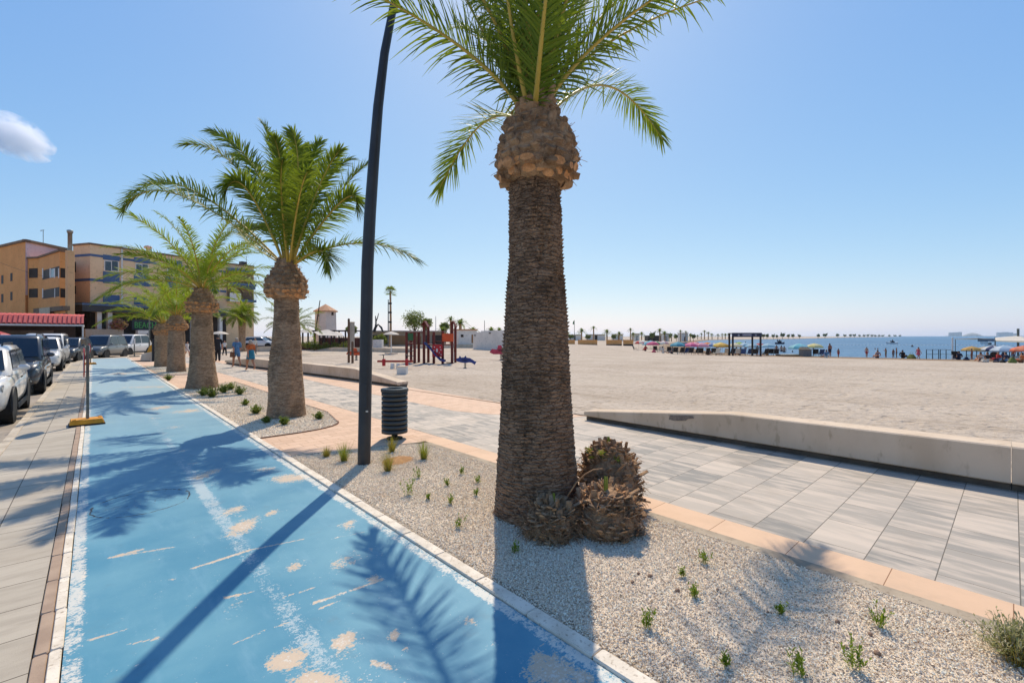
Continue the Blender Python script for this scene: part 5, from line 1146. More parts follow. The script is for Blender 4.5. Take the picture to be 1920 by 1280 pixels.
springer('orange spring rider half hidden behind the lamp post', 668, 32, M_ORP, -TH+.5, 'boat', .9)
springer('pinkish-red rider partly hidden by the nearest palm trunk', 940, 32, mat('pink_red_plastic', (196,66,92), (182,56,82), 3, .5), -TH, 'boat', 1.1)
t = thing('wooden_post', 'short dark post with pale base behind the blue dolphin rider', 'post', OT(853,33)); mb = MB(); mb.lathe([(.10,-.1),(.09,.55),(.09,.56)], (0,0,0), 8); mb.build('pale_base', M_FRAME, t); mb = MB(); mb.lathe([(.09,.56),(.075,.85),(.05,.95)], (0,0,0), 8); mb.build('shaft', M_TRIM, t)
# climbing frame
d = 28.2; P = OT(808, d); pf = thing('climbing_frame', 'red-brown timber climbing frame with orange roof panel and blue slide', 'climbing frame', P, -TH)
s = d/F; gx = lambda u: (u-808)*s; gzp = lambda v: Z(v, d)-P.z
def post(u, vt, yd=0):
    mb = MB(); mb.box((gx(u), yd, gzp(vt)/2-.05), (.15,.15,gzp(vt)+.1), 0, 0, 1, .015); mb.build('post', M_REDW, pf)
for u, vt, yd in ((762.4,622,0),(777.5,622,0),(778.5,622,1.1),(763.4,622,1.1),(795,604,0),(814,622,-.1),(831,620,-.2),(848,603,-.1),(796,606,1.3),(849,605,1.3)): post(u, vt, yd)
for u in (795, 848):     # gable tops
    mb = MB(); c_ = gx(u); z0 = gzp(609)
    mb.loft([[(c_-.20,y_,z0-.02),(c_-.10,y_,z0+.02),(c_+.06,y_,gzp(601)),(c_+.26,y_,z0-.10),(c_+.22,y_,z0-.16),(c_+.06,y_,gzp(604))] for y_ in (-.3,.5)]); mb.build('roof_gable', M_REDW, pf)
mb = MB(); mb.box((gx(769.8),.0,gzp(631.5)), (.36,.05,.46), 0, 0, 1, .02); mb.build('green_panel', M_GRNP, pf)
mb = MB(); mb.box((gx(841),-.28,gzp(632.5)), (.70,.05,.50), 0, 0, 1, .03); mb.build('orange_panel', M_ORP, pf)
mb = MB(); cz, cx_ = gzp(657), gx(821.5); mb.loft([[(cx_+.31*sx_, y_, cz+z) for sx_, z in ((-1,-.38),(1,-.38),(1,.30),(.85,.38),(-.85,.38),(-1,.30))] for y_ in (-.33,-.28)]); rp = mb.build('red_panel', M_REDP, pf)
mb = MB(); rr_ = random.Random(6); mb.loft([[(cx_-.02+.055*math.cos(a), y_, cz+.02+.12*math.sin(a)) for a in np.linspace(0,6.28,12,endpoint=False)] for y_ in (-.337,-.333)])
for x, z in ((-.17,.22),(.18,.22),(.22,.06),(.14,-.12),(.23,-.24),(-.2,.02)): mb.loft([[(cx_+x+.035*math.cos(a), y_, cz+z+.035*math.sin(a)) for a in np.linspace(0,6.28,8,endpoint=False)] for y_ in (-.337,-.333)])
mb.build('white_dots', M_FRAME, rp)
mb = MB(); mb.box((gx(805),.5,gzp(646)), (.55,1.1,.06), 0, 0, 1, .01); mb.box((gx(840),.5,gzp(646)), (.6,1.2,.06), 0, 0, 1, .01); mb.box((gx(770),.5,gzp(644)), (.5,1.1,.06), 0, 0, 1, .01); mb.build('deck', M_REDW, pf)
mb = MB(); sl_ = [(gx(797),-.15,gzp(644)),(gx(806),-.2,gzp(652)),(gx(814),-.25,gzp(661)),(gx(822),-.45,gzp(669)),(gx(829),-.6,gzp(675)),(gx(838),-.7,gzp(677))]
rings = [[(x,y_-.22,z+.12),(x,y_-.22,z),(x,y_+.22,z),(x,y_+.22,z+.12),(x,y_+.18,z+.12),(x,y_+.18,z+.04),(x,y_-.18,z+.04),(x,y_-.18,z+.12)] for x,y_,z in sl_]; mb.loft(rings); mb.build('slide', M_BLUP, pf)
for k in range(5):
    mb = MB(); mb.cyl((gx(763.4),.0,gzp(677)+k*.32),(gx(777),.0,gzp(677)+k*.32),.025,n=6); mb.build('ladder_rung', M_GALV, pf)
mb = MB(); mb.cyl((gx(762.4),0,gzp(623)),(gx(795),0,gzp(623)),.035,n=6); mb.cyl((gx(762.4),1.1,gzp(645)),(gx(795),1.2,gzp(645)),.03,n=6); mb.cyl((gx(814),-.1,gzp(640)),(gx(848),-.2,gzp(640)),.03,n=6); mb.build('cross_bar', M_REDW, pf)
mb = MB(); mb.tube([(gx(836),.2,.05),(gx(846),.1,.03),(gx(849),-.1,.1)], .03, 6); mb.build('foot_rail', M_TRIM, pf)
# seesaw and block
d = 23.6; P = OT(741, d); t = thing('seesaw', 'red seesaw beam on white concrete supports', 'seesaw', P, -TH); s = d/F
mb = MB(); mb.box((0,0,Z(677,d)-P.z), ((775-708)*s,.11,.10), 0, 0, 1, .02); mb.build('beam', mat('red_beam', (172,52,40), (152,44,34), 5, .6), t)
for u in (719, 762):
    x = (u-741)*s; z = Z(677,d)-P.z; mb = MB(); mb.tube([(x,-.2,z+.34),(x,0,z+.30),(x,.2,z+.34)], .02, 6); mb.cyl((x,0,z),(x,0,z+.3),.022,n=6); mb.build('handle', M_TRIM, t)
    mb = MB(); mb.box((x+.02,0,z-.06),(.13,.24,.36),0,0,1,.03); mb.build('seat_guard', M_REDP, t)
for u in (736, 747):
    mb = MB(); mb.box(((u-741)*s,0,.10),(.17,.34,.34),0,0,.85,.02); mb.build('support', M_FRAME, t)
d = 20.4; P = OT(754.5, d); t = thing('concrete_block', 'white concrete block seat on the sand in front of the seesaw', 'block', P, -TH); mb = MB(); mb.box((0,0,.15),(.43,.34,.36),0,0,1,.02); mb.build('block', M_FRAME, t); mb = MB(); mb.box((0,0,.335),(.45,.36,.02),0,0,1,.005); mb.build('top_slab', M_WALL, t)
# kiosk and white buildings
M_GRW = stucco('grey_cladding', (168,158,146), (154,144,132)); M_BRW = stucco('brown_cladding', (150,116,80), (138,104,70)); M_WHB = stucco('white_wall', (228,226,222), (216,214,210))
t = thing('beach_kiosk', 'long flat-roofed brown and grey beach kiosk behind the playground', 'building', OT(764,78)); f = Fac(694,76,834,80)
mb = MB(); z0, z1 = -.3, Z(622.5,78); b_ = -f.n*5
mb.loft([[tuple(q+Vector((0,0,z))) for q in (f.a, f.b, f.b+b_, f.a+b_)] for z in (z0, z1)]); child(mb, 'wall', M_GRW, t)
mb = MB(); f.bx(mb, -.3, f.L+.3, z1, z1+.25, .5, 6); child(mb, 'roof', M_GRW, t)
mb = MB(); f.px(mb, 732, 629, 762, 646, .04, .06); f.px(mb, 766,630,790,646,.03,.05); child(mb, 'brown_cladding', M_BRW, t)
for u0, u1 in ((698,712),(715,730),(796,806),(810,828)):
    mb = MB(); f.px(mb, u0, 628, u1, 645, .05, .06); child(mb, 'opening', M_INT, t)
t = thing('white_hut', 'small white hut with a dark window right of the climbing frame', 'building', OT(875,66)); f = Fac(859.5,66,894,67)
mb = MB(); z1 = Z(619,66); b_ = -f.n*4; mb.loft([[tuple(q+Vector((0,0,z))) for q in (f.a, f.b, f.b+b_, f.a+b_)] for z in (-.3, z1)]); child(mb, 'wall', M_WHB, t)
mb = MB(); f.bx(mb, -.1, f.L+.1, z1, z1+.18, .12, 4.2); child(mb, 'roof', M_TERRA, t)
mb = MB(); f.px(mb, 864, 627, 869, 632, .03, .05); child(mb, 'window', M_SHUT, t); mb = MB(); f.px(mb, 884, 627, 887.5, 643, .03, .05); child(mb, 'door', M_BRW, t)
t = thing('white_wall', 'plain white wall and shed running behind the nearest palm trunk', 'wall', OT(905,58)); f = Fac(887,58,950,52); f2_ = Fac(904.5,57.2,950,51.5)
mb = MB(); z1 = Z(622.5,58); f.bx(mb, 0, f.L, -.3, z1, 0, 1.5); child(mb, 'wall_body', M_WHB, t); mb = MB(); f2_.bx(mb, 0, f2_.L, -.3, Z(620,56.5), .2, 1.5); child(mb, 'shed', M_WHB, t)
mb = MB(); f2_.px(mb, 918, 623, 923, 625.5, .24, .05); child(mb, 'vent', M_SHUT, t); mb = MB(); f.px(mb, 890, 627, 891.5, 630, .03, .04); child(mb, 'lamp', M_SHUT, t)
# slender Washington palm, sculpture, parasol, trees
def fan_palm(label, u, dd_, vtop, seed, th_=None, group='palms beyond the playground', n=22, L=.9, dead=True):
    p = OT(u, dd_); t = thing('fan_palm', label, 'palm tree', p, 0, group); h = Z(vtop, dd_)-p.z-L*.5; rnd = random.Random(seed)
    mb = MB(); mb.tube([(0,0,-.2),(.05,0,h*.5),(0,.03,h)], [.24,.17,.15], 8); mb.build('trunk', M_BOOT, t); mb = MB()
    for i in range(n):
        a = i*2.4; e = R(80-110*i/n); h_ = Vector((math.cos(a)*math.cos(e), math.sin(a)*math.cos(e), math.sin(e))); c_ = Vector((0,0,h))+h_*L*.5; sd_ = h_.cross(Vector((0,0,1)))
        sd_ = sd_.normalized() if sd_.length > .01 else Vector((1,0,0)); up_ = sd_.cross(h_)
        mb.tube([(0,0,h), tuple(c_)], .02, 4)
        for k in range(9):
            g_ = R(-75+150*k/8); d_ = h_*math.cos(g_)+sd_*math.sin(g_); tp = c_+d_*L*.6+Vector((0,0,-.12)); w2 = (h_*-math.sin(g_)+sd_*math.cos(g_))*.05
            mb.add([tuple(c_), tuple(c_+d_*L*.3+w2), tuple(tp), tuple(c_+d_*L*.3-w2)], [[0,1,2,3]])
    mb.build('crown', M_LEAF, t); return t
wpm = fan_palm('very tall slim fan palm with a tiny crown right of the lamp post', 732, 72, 541, 5, L=1.15)
t = thing('light_mast', 'tall mast with floodlights against the slim fan palm', 'lamp post', OT(728,70)); d = 70; mb = MB(); mb.cyl((0,0,-.2),(0,0,Z(562,d)),.10,.07,8); mb.build('mast', M_GALV, t)
for v in (569, 586, 604):
    mb = MB(); mb.box((.25,-.1,Z(v,d)),(.5,.25,.26),-TH,0,1,.04); mb.build('floodlight', M_TRIM, t)
t = thing('metal_sculpture', 'black branching sculpture on a white base behind the lamp post', 'sculpture', OT(709,60)); d = 60; P = t.location
def lq(u, v): return W(u, v, d)-P
mb = MB(); mb.tube([lq(703,620),lq(705,606),lq(704,592)], [.14,.10,.05], 6); mb.tube([lq(704.5,604),lq(708,595),lq(710,587)], [.08,.06,.04], 6); mb.tube([lq(701,622),lq(704,614),lq(709,608),lq(715,614),lq(718,622)], [.2,.16,.1,.14,.1], 6); mb.build('branch_form', M_TRIM, t)
mb = MB(); mb.box((0,0,.55),(1.2,.9,1.3),-TH,0,1,.03); mb.build('base', M_WHB, t)
t = thing('parasol', 'white parasol standing alone on the sand yard right of the lamp post', 'parasol', OT(727,43)); d = 43; k_ = d/F
mb = MB(); zc = Z(622,d); mb.lathe([(15*k_,Z(627.5,d)),(10*k_,Z(624.5,d)),(.03,zc)], (.25,-.2,0), 10, 0, False, False); o = mb.build('canopy', M_SAIL, t); o.modifiers.new('th','SOLIDIFY').thickness = .02
mb = MB(); mb.cyl((.25,-.2,-.1),(.25,-.2,zc),.05,n=8); mb.build('pole', M_FRAME, t); mb = MB(); mb.box((.25,-.2,.05),(.9,.9,.12),0,0,1,.02); mb.build('base', M_WALL, t)
for k, (u, dd_, vt, vb, rp, lab) in enumerate([(777,92,586,622,25,'large grey-green tree behind the kiosk roof, left of the climbing frame'),(799,94,596,622,13,'lower reddish-green tree just behind the climbing frame gable'),(834,90,606,622,9,'small dark tree behind the orange panel'),(659,70,603,640,10,'dark rounded tree behind the grey pillar'),(712,74,630,645,12,'dark green bush behind the white sculpture base')]):
    p = OT(u, dd_); t = thing('tree', lab, 'tree', p, 0, 'trees behind the playground'); s_ = dd_/F; r_ = rp*s_; zc = Z((vt*1.2+vb*.8)/2, dd_)-p.z
    leafball('crown', M_TREE, t, (0,0,zc), r_*1.1, 2200, .17, 80+k, .75); mb = MB(); mb.tube([(0,0,-.3),(.1,0,zc*.5),(0,.1,zc)], [.22,.17,.1], 7); mb.tube([(.1,0,zc*.5),(r_*.5,0,zc*1.1)], [.1,.05], 5); mb.tube([(.1,0,zc*.5),(-r_*.5,.1,zc*1.1)], [.1,.05], 5); mb.build('trunk', M_BARK, t)
# --- generic feather palms for the distance
def far_palm_proto(seed, h=3.2, L=1.7, n=20, name='far_palm'):
    t = thing(name, 'x', 'palm tree', (0,0,0)); rnd = random.Random(seed)
    mb = MB(); mb.tube([(0,0,-.4),(.04,0,h*.5),(0,0,h)], [.24,.2,.2], 8); mb.build('trunk', M_BOOT, t); mb = MB()
    for i in range(n):
        a = i*2.4+rnd.uniform(-.2,.2); e = R(82-92*i/n); l = L*rnd.uniform(.85,1.1); hd = Vector((math.cos(a), math.sin(a), 0)); p0 = Vector((0,0,h))
        pts_ = [p0 + hd*math.cos(e)*l*f*(1) + Vector((0,0,l*(math.sin(e)*f - .55*f*f))) for f in (0,.25,.5,.75,1)]
        sd_ = Vector((-hd.y, hd.x, 0))
        for q in range(4):
            a0, a1 = pts_[q], pts_[q+1]
            for sg in (-1, 1):
                for z in range(4):
                    c_ = a0.lerp(a1, z/4); dr = (a1-a0).normalized()*.6+sd_*sg*.75+Vector((0,0,.25)); ll_ = .42*(1-.15*q)*L/1.7; w2 = (a1-a0).normalized()*.045*L/1.7
                    mb.add([tuple(c_-w2), tuple(c_+w2), tuple(c_+dr*ll_+Vector((0,0,-.1)))], [[0,1,2]])
        mb.tube(pts_, .02, 3)
    mb.build('crown', M_LEAF, t); return t
protos = [far_palm_proto(1, 3.2, 1.8), far_palm_proto(2, 2.6, 1.9, 24), far_palm_proto(3, 4.2, 1.5, 18)]
used = [False]*3
def far_palm(k, u, dd_, vtop, label, group, wide=1):
    p = OT(u, dd_); Ht = [4.6,4.1,5.4][k]; s_ = (Z(vtop, dd_)-p.z)/Ht
    if not used[k]:
        o = protos[k]; used[k] = True; o.location = p; o.scale = (s_*wide,)*2+(s_,); o['label'] = label
    else: o = dup(protos[k], p, u*.7, (s_*wide, s_*wide, s_), label)
    o['group'] = group; return o
fp = 'palms beyond the playground'
far_palm(2, 845, 76, 586, 'slim palm with small crown behind the roof gable of the climbing frame', fp, .8)
far_palm(0, 863, 80, 590, 'full palm behind the white hut, taller of the two', fp, 1.1); far_palm(1, 830, 84, 605, 'low spreading palm left of the slim one behind the climbing frame', fp)
far_palm(1, 887, 84, 607, 'low palm with wide crown behind the white wall', fp); far_palm(1, 921, 80, 607, 'low palm close left of the nearest trunk', fp); far_palm(0, 936, 86, 609, 'palm crown peeping out at the left side of the nearest trunk', fp)
t = thing('street_pole', 'thin white pole behind the kiosk roof', 'pole', OT(817,88)); mb = MB(); mb.cyl((0,0,-.2),(0,0,Z(593,88)),.09,.06,6); mb.build('shaft', M_FRAME, t)
t = thing('street_pole', 'thin grey pole above the white wall, near the low palms', 'pole', OT(908.5,88)); mb = MB(); mb.cyl((0,0,-.2),(0,0,Z(601,88)),.07,.05,6); mb.build('shaft', M_GALV, t)
ROW = [(1064,150,617,1),(1090.6,150,611,1),(1113,150,608,2),(1138,155,613,1),(1161,160,618,1),(1182,165,612,2),(1187,170,620,1),(1203,170,619,1),(1237,185,612,0),(1246,190,617,1),(1276,200,616,2),(1286,200,618,2),(1294,205,623,1),(1259,195,622,1)]
ordn = ['first','second','third','fourth','fifth','sixth','seventh','eighth','ninth','tenth','eleventh','twelfth','thirteenth','fourteenth','fifteenth','sixteenth','seventeenth','eighteenth','nineteenth','twentieth','twenty-first','twenty-second','twenty-third','twenty-fourth','twenty-fifth','twenty-sixth','twenty-seventh','twenty-eighth']
for i, (u, dd_, v, k) in enumerate(sorted(ROW)):
    far_palm(k, u, dd_, v, ordn[i]+' palm from the left in the row behind the orange screens and parasols', 'palms behind the orange screens')
ROW2 = [(1308,300,626,1),(1315,300,622.5,0),(1321,300,617,2),(1328,300,620,0),(1335,310,623,1),(1346,310,624,1),(1354,320,623,0),(1360,330,623,1),(1366,330,623,0)]
for i, (u, dd_, v, k) in enumerate(ROW2):
    far_palm(k, u, dd_, v, ordn[i]+' palm from the left in the far row left of the blue gate frame', 'palms across the bay', 1.2)
# trees of the spit
M_TREED = leaf_mat('spit_tree_leaf', (66,78,58), (84,92,68), .1)
tp = None
SPIT = [(1431,345,625),(1438,348,625),(1450,355,626),(1457,360,627),(1467,370,623.5),(1478,385,626),(1487,392,625.5),(1499,415,626.5),(1534,470,625.5),(1547,520,624.5),(1571,660,625),(1584,740,626.5),(1594,790,626),(1602,835,626),(1612,880,627),(1620,930,627),(1627,970,626.5),(1635,1020,627),(1641,1060,627.3),(1648,1110,627.3),(1655,1180,627.5),(1668,1250,627.3),(1678,1320,627.6),(1687,1400,627.6)]
for i, (u, dd_, v) in enumerate(SPIT):
    p = OT(u, dd_+12); dd2 = dd_+12; r_ = max(4.2, (631-v)*1.0)*dd2/F*.9; lab = ordn[i]+' tree from the left on the low spit across the bay'
    if tp is None:
        tp = thing('far_tree', lab, 'tree', p, 0, 'trees on the spit across the bay'); leafball('crown', M_TREED, tp, (0,0,.75), .62, 500, .12, 7, .62); mb = MB(); mb.tube([(0,0,-.3),(.02,0,.4),(0,0,.8)],[.07,.05,.03],6); mb.build('trunk', M_BARK, tp); o = tp
    else: o = dup(tp, p, i*1.7, 1, lab)
    hz = Z(v, dd2)-p.z; o.scale = (r_*1.15, r_*1.15, hz/1.12)
# bushes mixed with far palms
for i, (u, dd_, v) in enumerate([(1070,158,626),(1102,160,627),(1150,165,626),(1223,185,621.5),(1255,200,624),(1268,210,625),(1300,215,625)]):
    p = OT(u, dd_); o = dup(tp, p, i, 1, ordn[i]+' rounded bush from the left between the palms behind the orange screens'); o['group'] = 'bushes behind the orange screens'; o['category'] = 'bush'; o.name = 'far_bush'; hz = Z(v, dd_)-p.z; o.scale = (2.0, 2.0, hz/1.12)
# pale low houses between the palms
for i, (u0, u1, dd_, v, lab) in enumerate([(1066,1090,175,628,'low white house between the first palms right of the nearest trunk'),(1102,1135,178,627.5,'long pale low house behind the second and third palms'),(1152,1168,172,627,'pale pinkish low hut right of the orange screens'),(1190,1199,176,626,'white hut beside the pair of palms'),(1215,1240,190,629.5,'dark flat-roofed beach bar among the palms'),(1244,1254,196,626,'small white hut among the far palms'),(1278,1290,210,625,'white cube house between far palms')]):
    f = Fac(u0, dd_, u1, dd_); zg = terr1(f.a.x, f.a.y); z1 = Z(v, dd_); t = thing('beach_hut', lab, 'building', f.a.lerp(f.b,.5), 0, 'low buildings across the beach'); b_ = -f.n*5
    mb = MB(); mb.loft([[tuple(q+Vector((0,0,z))) for q in (f.a,f.b,f.b+b_,f.a+b_)] for z in (zg-1, z1)]); child(mb, 'wall', M_INT if i == 4 else M_WHB, t)
    mb = MB(); f.bx(mb, -.2, f.L+.2, z1, z1+.2, .3, 5.6); child(mb, 'roof', M_GRW, t); mb = MB(); f.bx(mb, f.L*.4, f.L*.55, zg, zg+2.0, .03, .05); child(mb, 'door', M_SHUT, t)
# orange screens
M_ORS = mat('ochre_screen', (226,168,104), (214,156,92), 1, .8)
for u0, u1, lab in ((1061,1078,'ochre windbreak screen nearest the trunk'),(1083.6,1120,'widest ochre windbreak screen, second from the trunk'),(1136.7,1166,'third ochre windbreak screen from the trunk'),(1168.5,1187.5,'rightmost ochre windbreak screen beside the parasols')):
    f = Fac(u0, 104, u1, 104); zg = terr1(f.a.x, f.a.y); t = thing('windbreak_screen', lab, 'screen', f.a.lerp(f.b,.5), 0, 'ochre windbreak screens'); mb = MB(); f.bx(mb, 0, f.L, Z(645,104), Z(637,104), .0, .06); child(mb, 'panel', M_ORS, t)
    mb = MB(); [f.bx(mb, q-.06, q+.06, zg-.3, Z(636.5,104), -.07, .1) for q in (.1, f.L/2, f.L-.1)]; f.bx(mb, 0, f.L, zg-.2, Z(645,104)-.01, -.0, .05); child(mb, 'post', M_DKW, t)
t = thing('flag_pole', 'flag pole with a small dark flag right of the nearest trunk', 'flag pole', OT(1077,110)); mb = MB(); d = 110; mb.cyl((0,0,-.3),(0,0,Z(599,d)),.09,.05,6); mb.build('pole', M_GALV, t)
mb = MB(); P = t.location; mb.loft([[tuple(W(u,v,d_)-P) for u,v in ((1077,600),(1074.5,603),(1073.7,608),(1076.9,608))] for d_ in (110,110.04)]); mb.build('flag', M_GRNP, t)
# ================================================================== PEOPLE
def clothm(name, c): return mat(name, c, tuple(x*.85 for x in c), 9, .85, bmp=.15, bscale=60)
M_SKIN = mat('skin', (196,146,116), (180,128,100), 6, .6); M_SKIN2 = mat('tanned_skin', (160,106,78), (144,94,68), 6, .6)
CL = {k: clothm('cloth_'+k, c) for k, c in dict(blue=(92,138,186), teal=(52,132,158), orange=(206,112,58), white=(226,226,224), black=(38,38,42), navy=(40,48,78), pink=(214,96,116), green=(112,124,58), grey=(130,130,132), brown=(122,82,58), red=(190,60,60), beige=(200,180,150)).items()}
HAIR = {k: mat('hair_'+k, c, None, 20, .6) for k, c in dict(dark=(48,38,32), brown=(92,66,46), grey=(170,164,156), blond=(190,158,108)).items()}
def person(label, P, rz, H, pose, wear, hair='dark', skin=None, hat=None, seed=0, dress=None, armup=False, fingers=True):
    rnd = random.Random(seed); label = ' '.join(label.split()[:16]); t = thing('person', label, 'person', P, rz); skin = skin or M_SKIN
    V = []; E = []; RAD = []
    def jv(p, r, link=None):
        V.append(Vector(p)); RAD.append(r if hasattr(r, '__len__') else (r, r)); i = len(V)-1
        if link is not None: E.append((link, i))
        return i
    sit = pose == 'sit'; dz = -.455 if sit else 0; lean = .05 if sit else .0
    pel = jv((0, 0, .52+dz), (.082,.066)); wa = jv((0, lean*.3, .60+dz), (.070,.056), pel); chs = jv((0, lean, .72+dz), (.088,.062), wa)
    nb = jv((0, lean+.004, .822+dz), (.045,.04), chs); nk = jv((0, lean-.006, .855+dz), .031, nb); h1 = jv((0, lean-.014, .892+dz), (.040,.046), nk); h2 = jv((0, lean-.012, .937+dz), (.046,.056), h1); h3 = jv((0, lean-.006, .978+dz), (.034,.042), h2)
    jv((0, lean-.074, .916+dz), .007, h1)
    st = .14 if pose == 'walk' else (.02 if pose == 'stand' else 0)
    for s in (-1, 1):
        sw = s*st
        hp = jv((s*.048, 0, .495+dz), (.060,.062), pel)
        if sit: kn = jv((s*.075, -.20, .19), .040, hp); an = jv((s*.07, -.36, .035), .025, kn); jv((s*.085, -.40, .065), .018, an)
        else:
            kn = jv((s*.052, -abs(sw)*.25-sw*.45, .285+abs(sw)*.05), (.039,.041), hp); an = jv((s*.05, -sw*.95+.012, .045+(.05 if sw < 0 and pose == 'walk' else 0)), (.024,.026), kn); jv((s*.058, -sw*.95-.07, .02+(.01 if sw < 0 else 0)), (.02,.016), an)
        sh = jv((s*.108, lean, .805+dz), (.036,.036), nb)
        if armup and s == armup: el = jv((s*.17, lean-.06, .70+dz), .026, sh); wr = jv((s*.10, lean-.14, .76+dz), .018, el); dr = Vector((-s*.03,-.03,.03))
        elif sit: el = jv((s*.15, lean+.04, .645+dz), .026, sh); wr = jv((s*.13, -.10, .56+dz), .018, el); dr = Vector((0,-.04,-.02))
        else: el = jv((s*.140, lean+.02+sw*.35, .63), .027, sh); wr = jv((s*.145, sw*.8-.02, .485), .018, el); dr = Vector((0,-.01+sw*.1,-.045))
        hd = jv(tuple(V[wr]+dr*.7), (.015,.020), wr)
        if fingers:
            f0 = V[hd]; d_ = dr.normalized(); lt_ = Vector((0,1,0)) if not sit else Vector((1,0,0))
            for k in range(4): a = jv(tuple(f0+d_*.02+lt_*(.0075*(k-1.5)*1.6)), .0045, hd); jv(tuple(f0+d_*(.042+.006*(1-abs(k-1.4)))+lt_*(.0075*(k-1.5)*1.7)+Vector((-s*.010,0,0))), .0038, a)
            jv(tuple(V[wr]+d_*.030+Vector((-s*.006,-.026,0))), .005, hd)
    me = bpy.data.meshes.new('person_body'); me.from_pydata([v*H for v in V], E, []); o = bpy.data.objects.new('body', me); COL.objects.link(o)
    m = o.modifiers.new('skin', 'SKIN'); m.use_smooth_shade = True; sub = o.modifiers.new('sub', 'SUBSURF'); sub.levels = sub.render_levels = 1
    for i, q in enumerate(me.skin_vertices[0].data): q.radius = (RAD[i][0]*H, RAD[i][1]*H); q.use_root = (i == 0)
    bpy.context.view_layer.update(); dg = bpy.context.evaluated_depsgraph_get(); me2 = bpy.data.meshes.new_from_object(o.evaluated_get(dg)); o.modifiers.clear(); o.data = me2; bpy.data.meshes.remove(me)
    me2.materials.clear(); me2.materials.append(skin); o.parent = t; me2.name = 'person_body'
    cos = [v.co/H for v in me2.vertices]; nrm = [v.normal.copy() for v in me2.vertices]
    def garment(name, pred, off, m_):
        fs = [list(p.vertices) for p in me2.polygons if pred(sum((cos[i] for i in p.vertices), Vector())/len(p.vertices))]
        if not fs: return
        ids = sorted({i for f in fs for i in f}); mp = {i: k for k, i in enumerate(ids)}
        mb = MB(); mb.add([tuple((cos[i]*H)+nrm[i]*off*H) for i in ids], [[mp[i] for i in f] for f in fs], 0, True); mb.build(name, m_, t)
    for kind, col in wear:
        m_ = CL[col]
        if kind == 'shirt': garment('shirt', lambda c: .545+dz < c.z < .832+dz and (abs(c.x) < .15 and (c.z > .66+dz or abs(c.x) < .112)), .009, m_)
        if kind == 'top': garment('swim_top', lambda c: .70+dz < c.z < .785+dz and abs(c.x) < .10, .006, m_)
        if kind == 'shorts': garment('shorts', (lambda c: c.z < .62+dz and c.y > -.16 and c.z > .0) if sit else (lambda c: .36 < c.z < .575 and abs(c.x) < .118), .010, m_)
        if kind == 'brief': garment('swimwear', lambda c: .455+dz < c.z < .56+dz and abs(c.x) < .112 and c.y > -.09, .006, m_)
        if kind == 'trousers': garment('trousers', lambda c: .05 < c.z < .575 and abs(c.x) < .118, .010, m_)
        if kind == 'bag':
            mb = MB(); mb.box((.155*H, .02*H, .42*H), (.07*H,.20*H,.17*H), 0, 0, .9, .015); mb.tube([(.15*H,-.05*H,.5*H),(.16*H,.02*H,.58*H),(.15*H,.09*H,.5*H)], .006*H, 5)
            tag(mb.build('bag', m_, None, None), None); b_ = bpy.context.scene.collection.objects['bag'] if False else COL.objects[-1]
            b_.location = P; b_.rotation_euler = (0,0,rz); tag(b_, 'brown shoulder bag carried by the '+label.split(',')[0], 'bag')
    if dress:
        m_ = CL[dress]; garment('dress', lambda c: .56+dz < c.z < .81+dz and abs(c.x) < .118, .010, m_)
        mb = MB(); rings = []
        for z, rx, ry in ((.615,.088,.074),(.52,.112,.098),(.42,.125,.12),(.32,.135,.15)): rings.append([(rx*H*math.cos(a)*(1+.06*math.sin(5*a+z*9)), ry*H*math.sin(a)*(1+.06*math.cos(6*a)), z*H) for a in np.linspace(0,2*math.pi,20,endpoint=False)])
        mb.loft(rings, 0, True, False); mb.build('skirt', m_, t)
    garment('hair', lambda c: c.z > .955+dz or (c.z > .87+dz and c.y > lean-.004), .008, HAIR[hair])
    if hat: mb = MB(); mb.lathe([(.095*H,.965*H+dz*H),(.055*H,.972*H+dz*H),(.052*H,1.01*H+dz*H),(.03*H,1.025*H+dz*H)], (0,(lean-.01)*H,0), 14); mb.build('sun_hat', CL[hat], t)
    mb = MB(); [mb.ball((s*.020*H, (lean-.058)*H, (.932+dz)*H), .0055*H, 6, 4) for s in (-1,1)]; mb.build('eyes', M_TRIM, t)
    return t
def pp(u, v, vtop, label, rz, pose, wear, **k):
    p = B(u, v) if v > 650 else B(u, v)
    p.z = terr1(p.x, p.y) if p.x > 7.9 else 0.002
    d = depth(p); return person(label, p, rz, max(1.0, min(1.95, Z(vtop, d)-p.z)) if pose != 'sit' else 1.7, pose, wear, **k)
# walkers on the promenade (placed on paving, feet on z = 0)
def onpave(u, v): p = G(u, v); p.z = .003; return p
awayd = R(180)
def pw(u, v, vtop, label, rz, pose, wear, **k):
    p = onpave(u, v); return person(label, p, rz, (Z(vtop, depth(p))), pose, wear, **k)
pw(444, 688, 632, 'person in a long blue top walking away, left one of the couple, bag at the side', awayd+.3, 'walk', [('shirt','blue'),('shorts','blue'),('bag','brown')], hair='grey', seed=1)
pw(470, 694, 636, 'person in orange shirt and teal wrap walking away, right one of the couple', awayd+.35, 'walk', [('shirt','orange')], dress=None, hair='grey', seed=2, armup=False)
mb = MB(); 
_p = onpave(470, 694); _H = Z(636, depth(_p)); _o = [o for o in COL.objects if o.get('label','').startswith('person in orange shirt')][0]
for z0_, nm in ((0,'wrap'),): 
    rings = [[(rx*_H*math.cos(a)*(1+.05*math.sin(5*a)), ry*_H*math.sin(a), z*_H) for a in np.linspace(0,2*math.pi,18,endpoint=False)] for z, rx, ry in ((.66,.096,.076),(.56,.11,.09),(.45,.12,.115),(.36,.125,.13))]; mb.loft(rings, 0, True, False); mb.build('wrap', CL['teal'], _o)
pw(408, 678, 627, 'person in dark clothes standing right of the third palm trunk', awayd, 'stand', [('shirt','black'),('trousers','black')], seed=3)
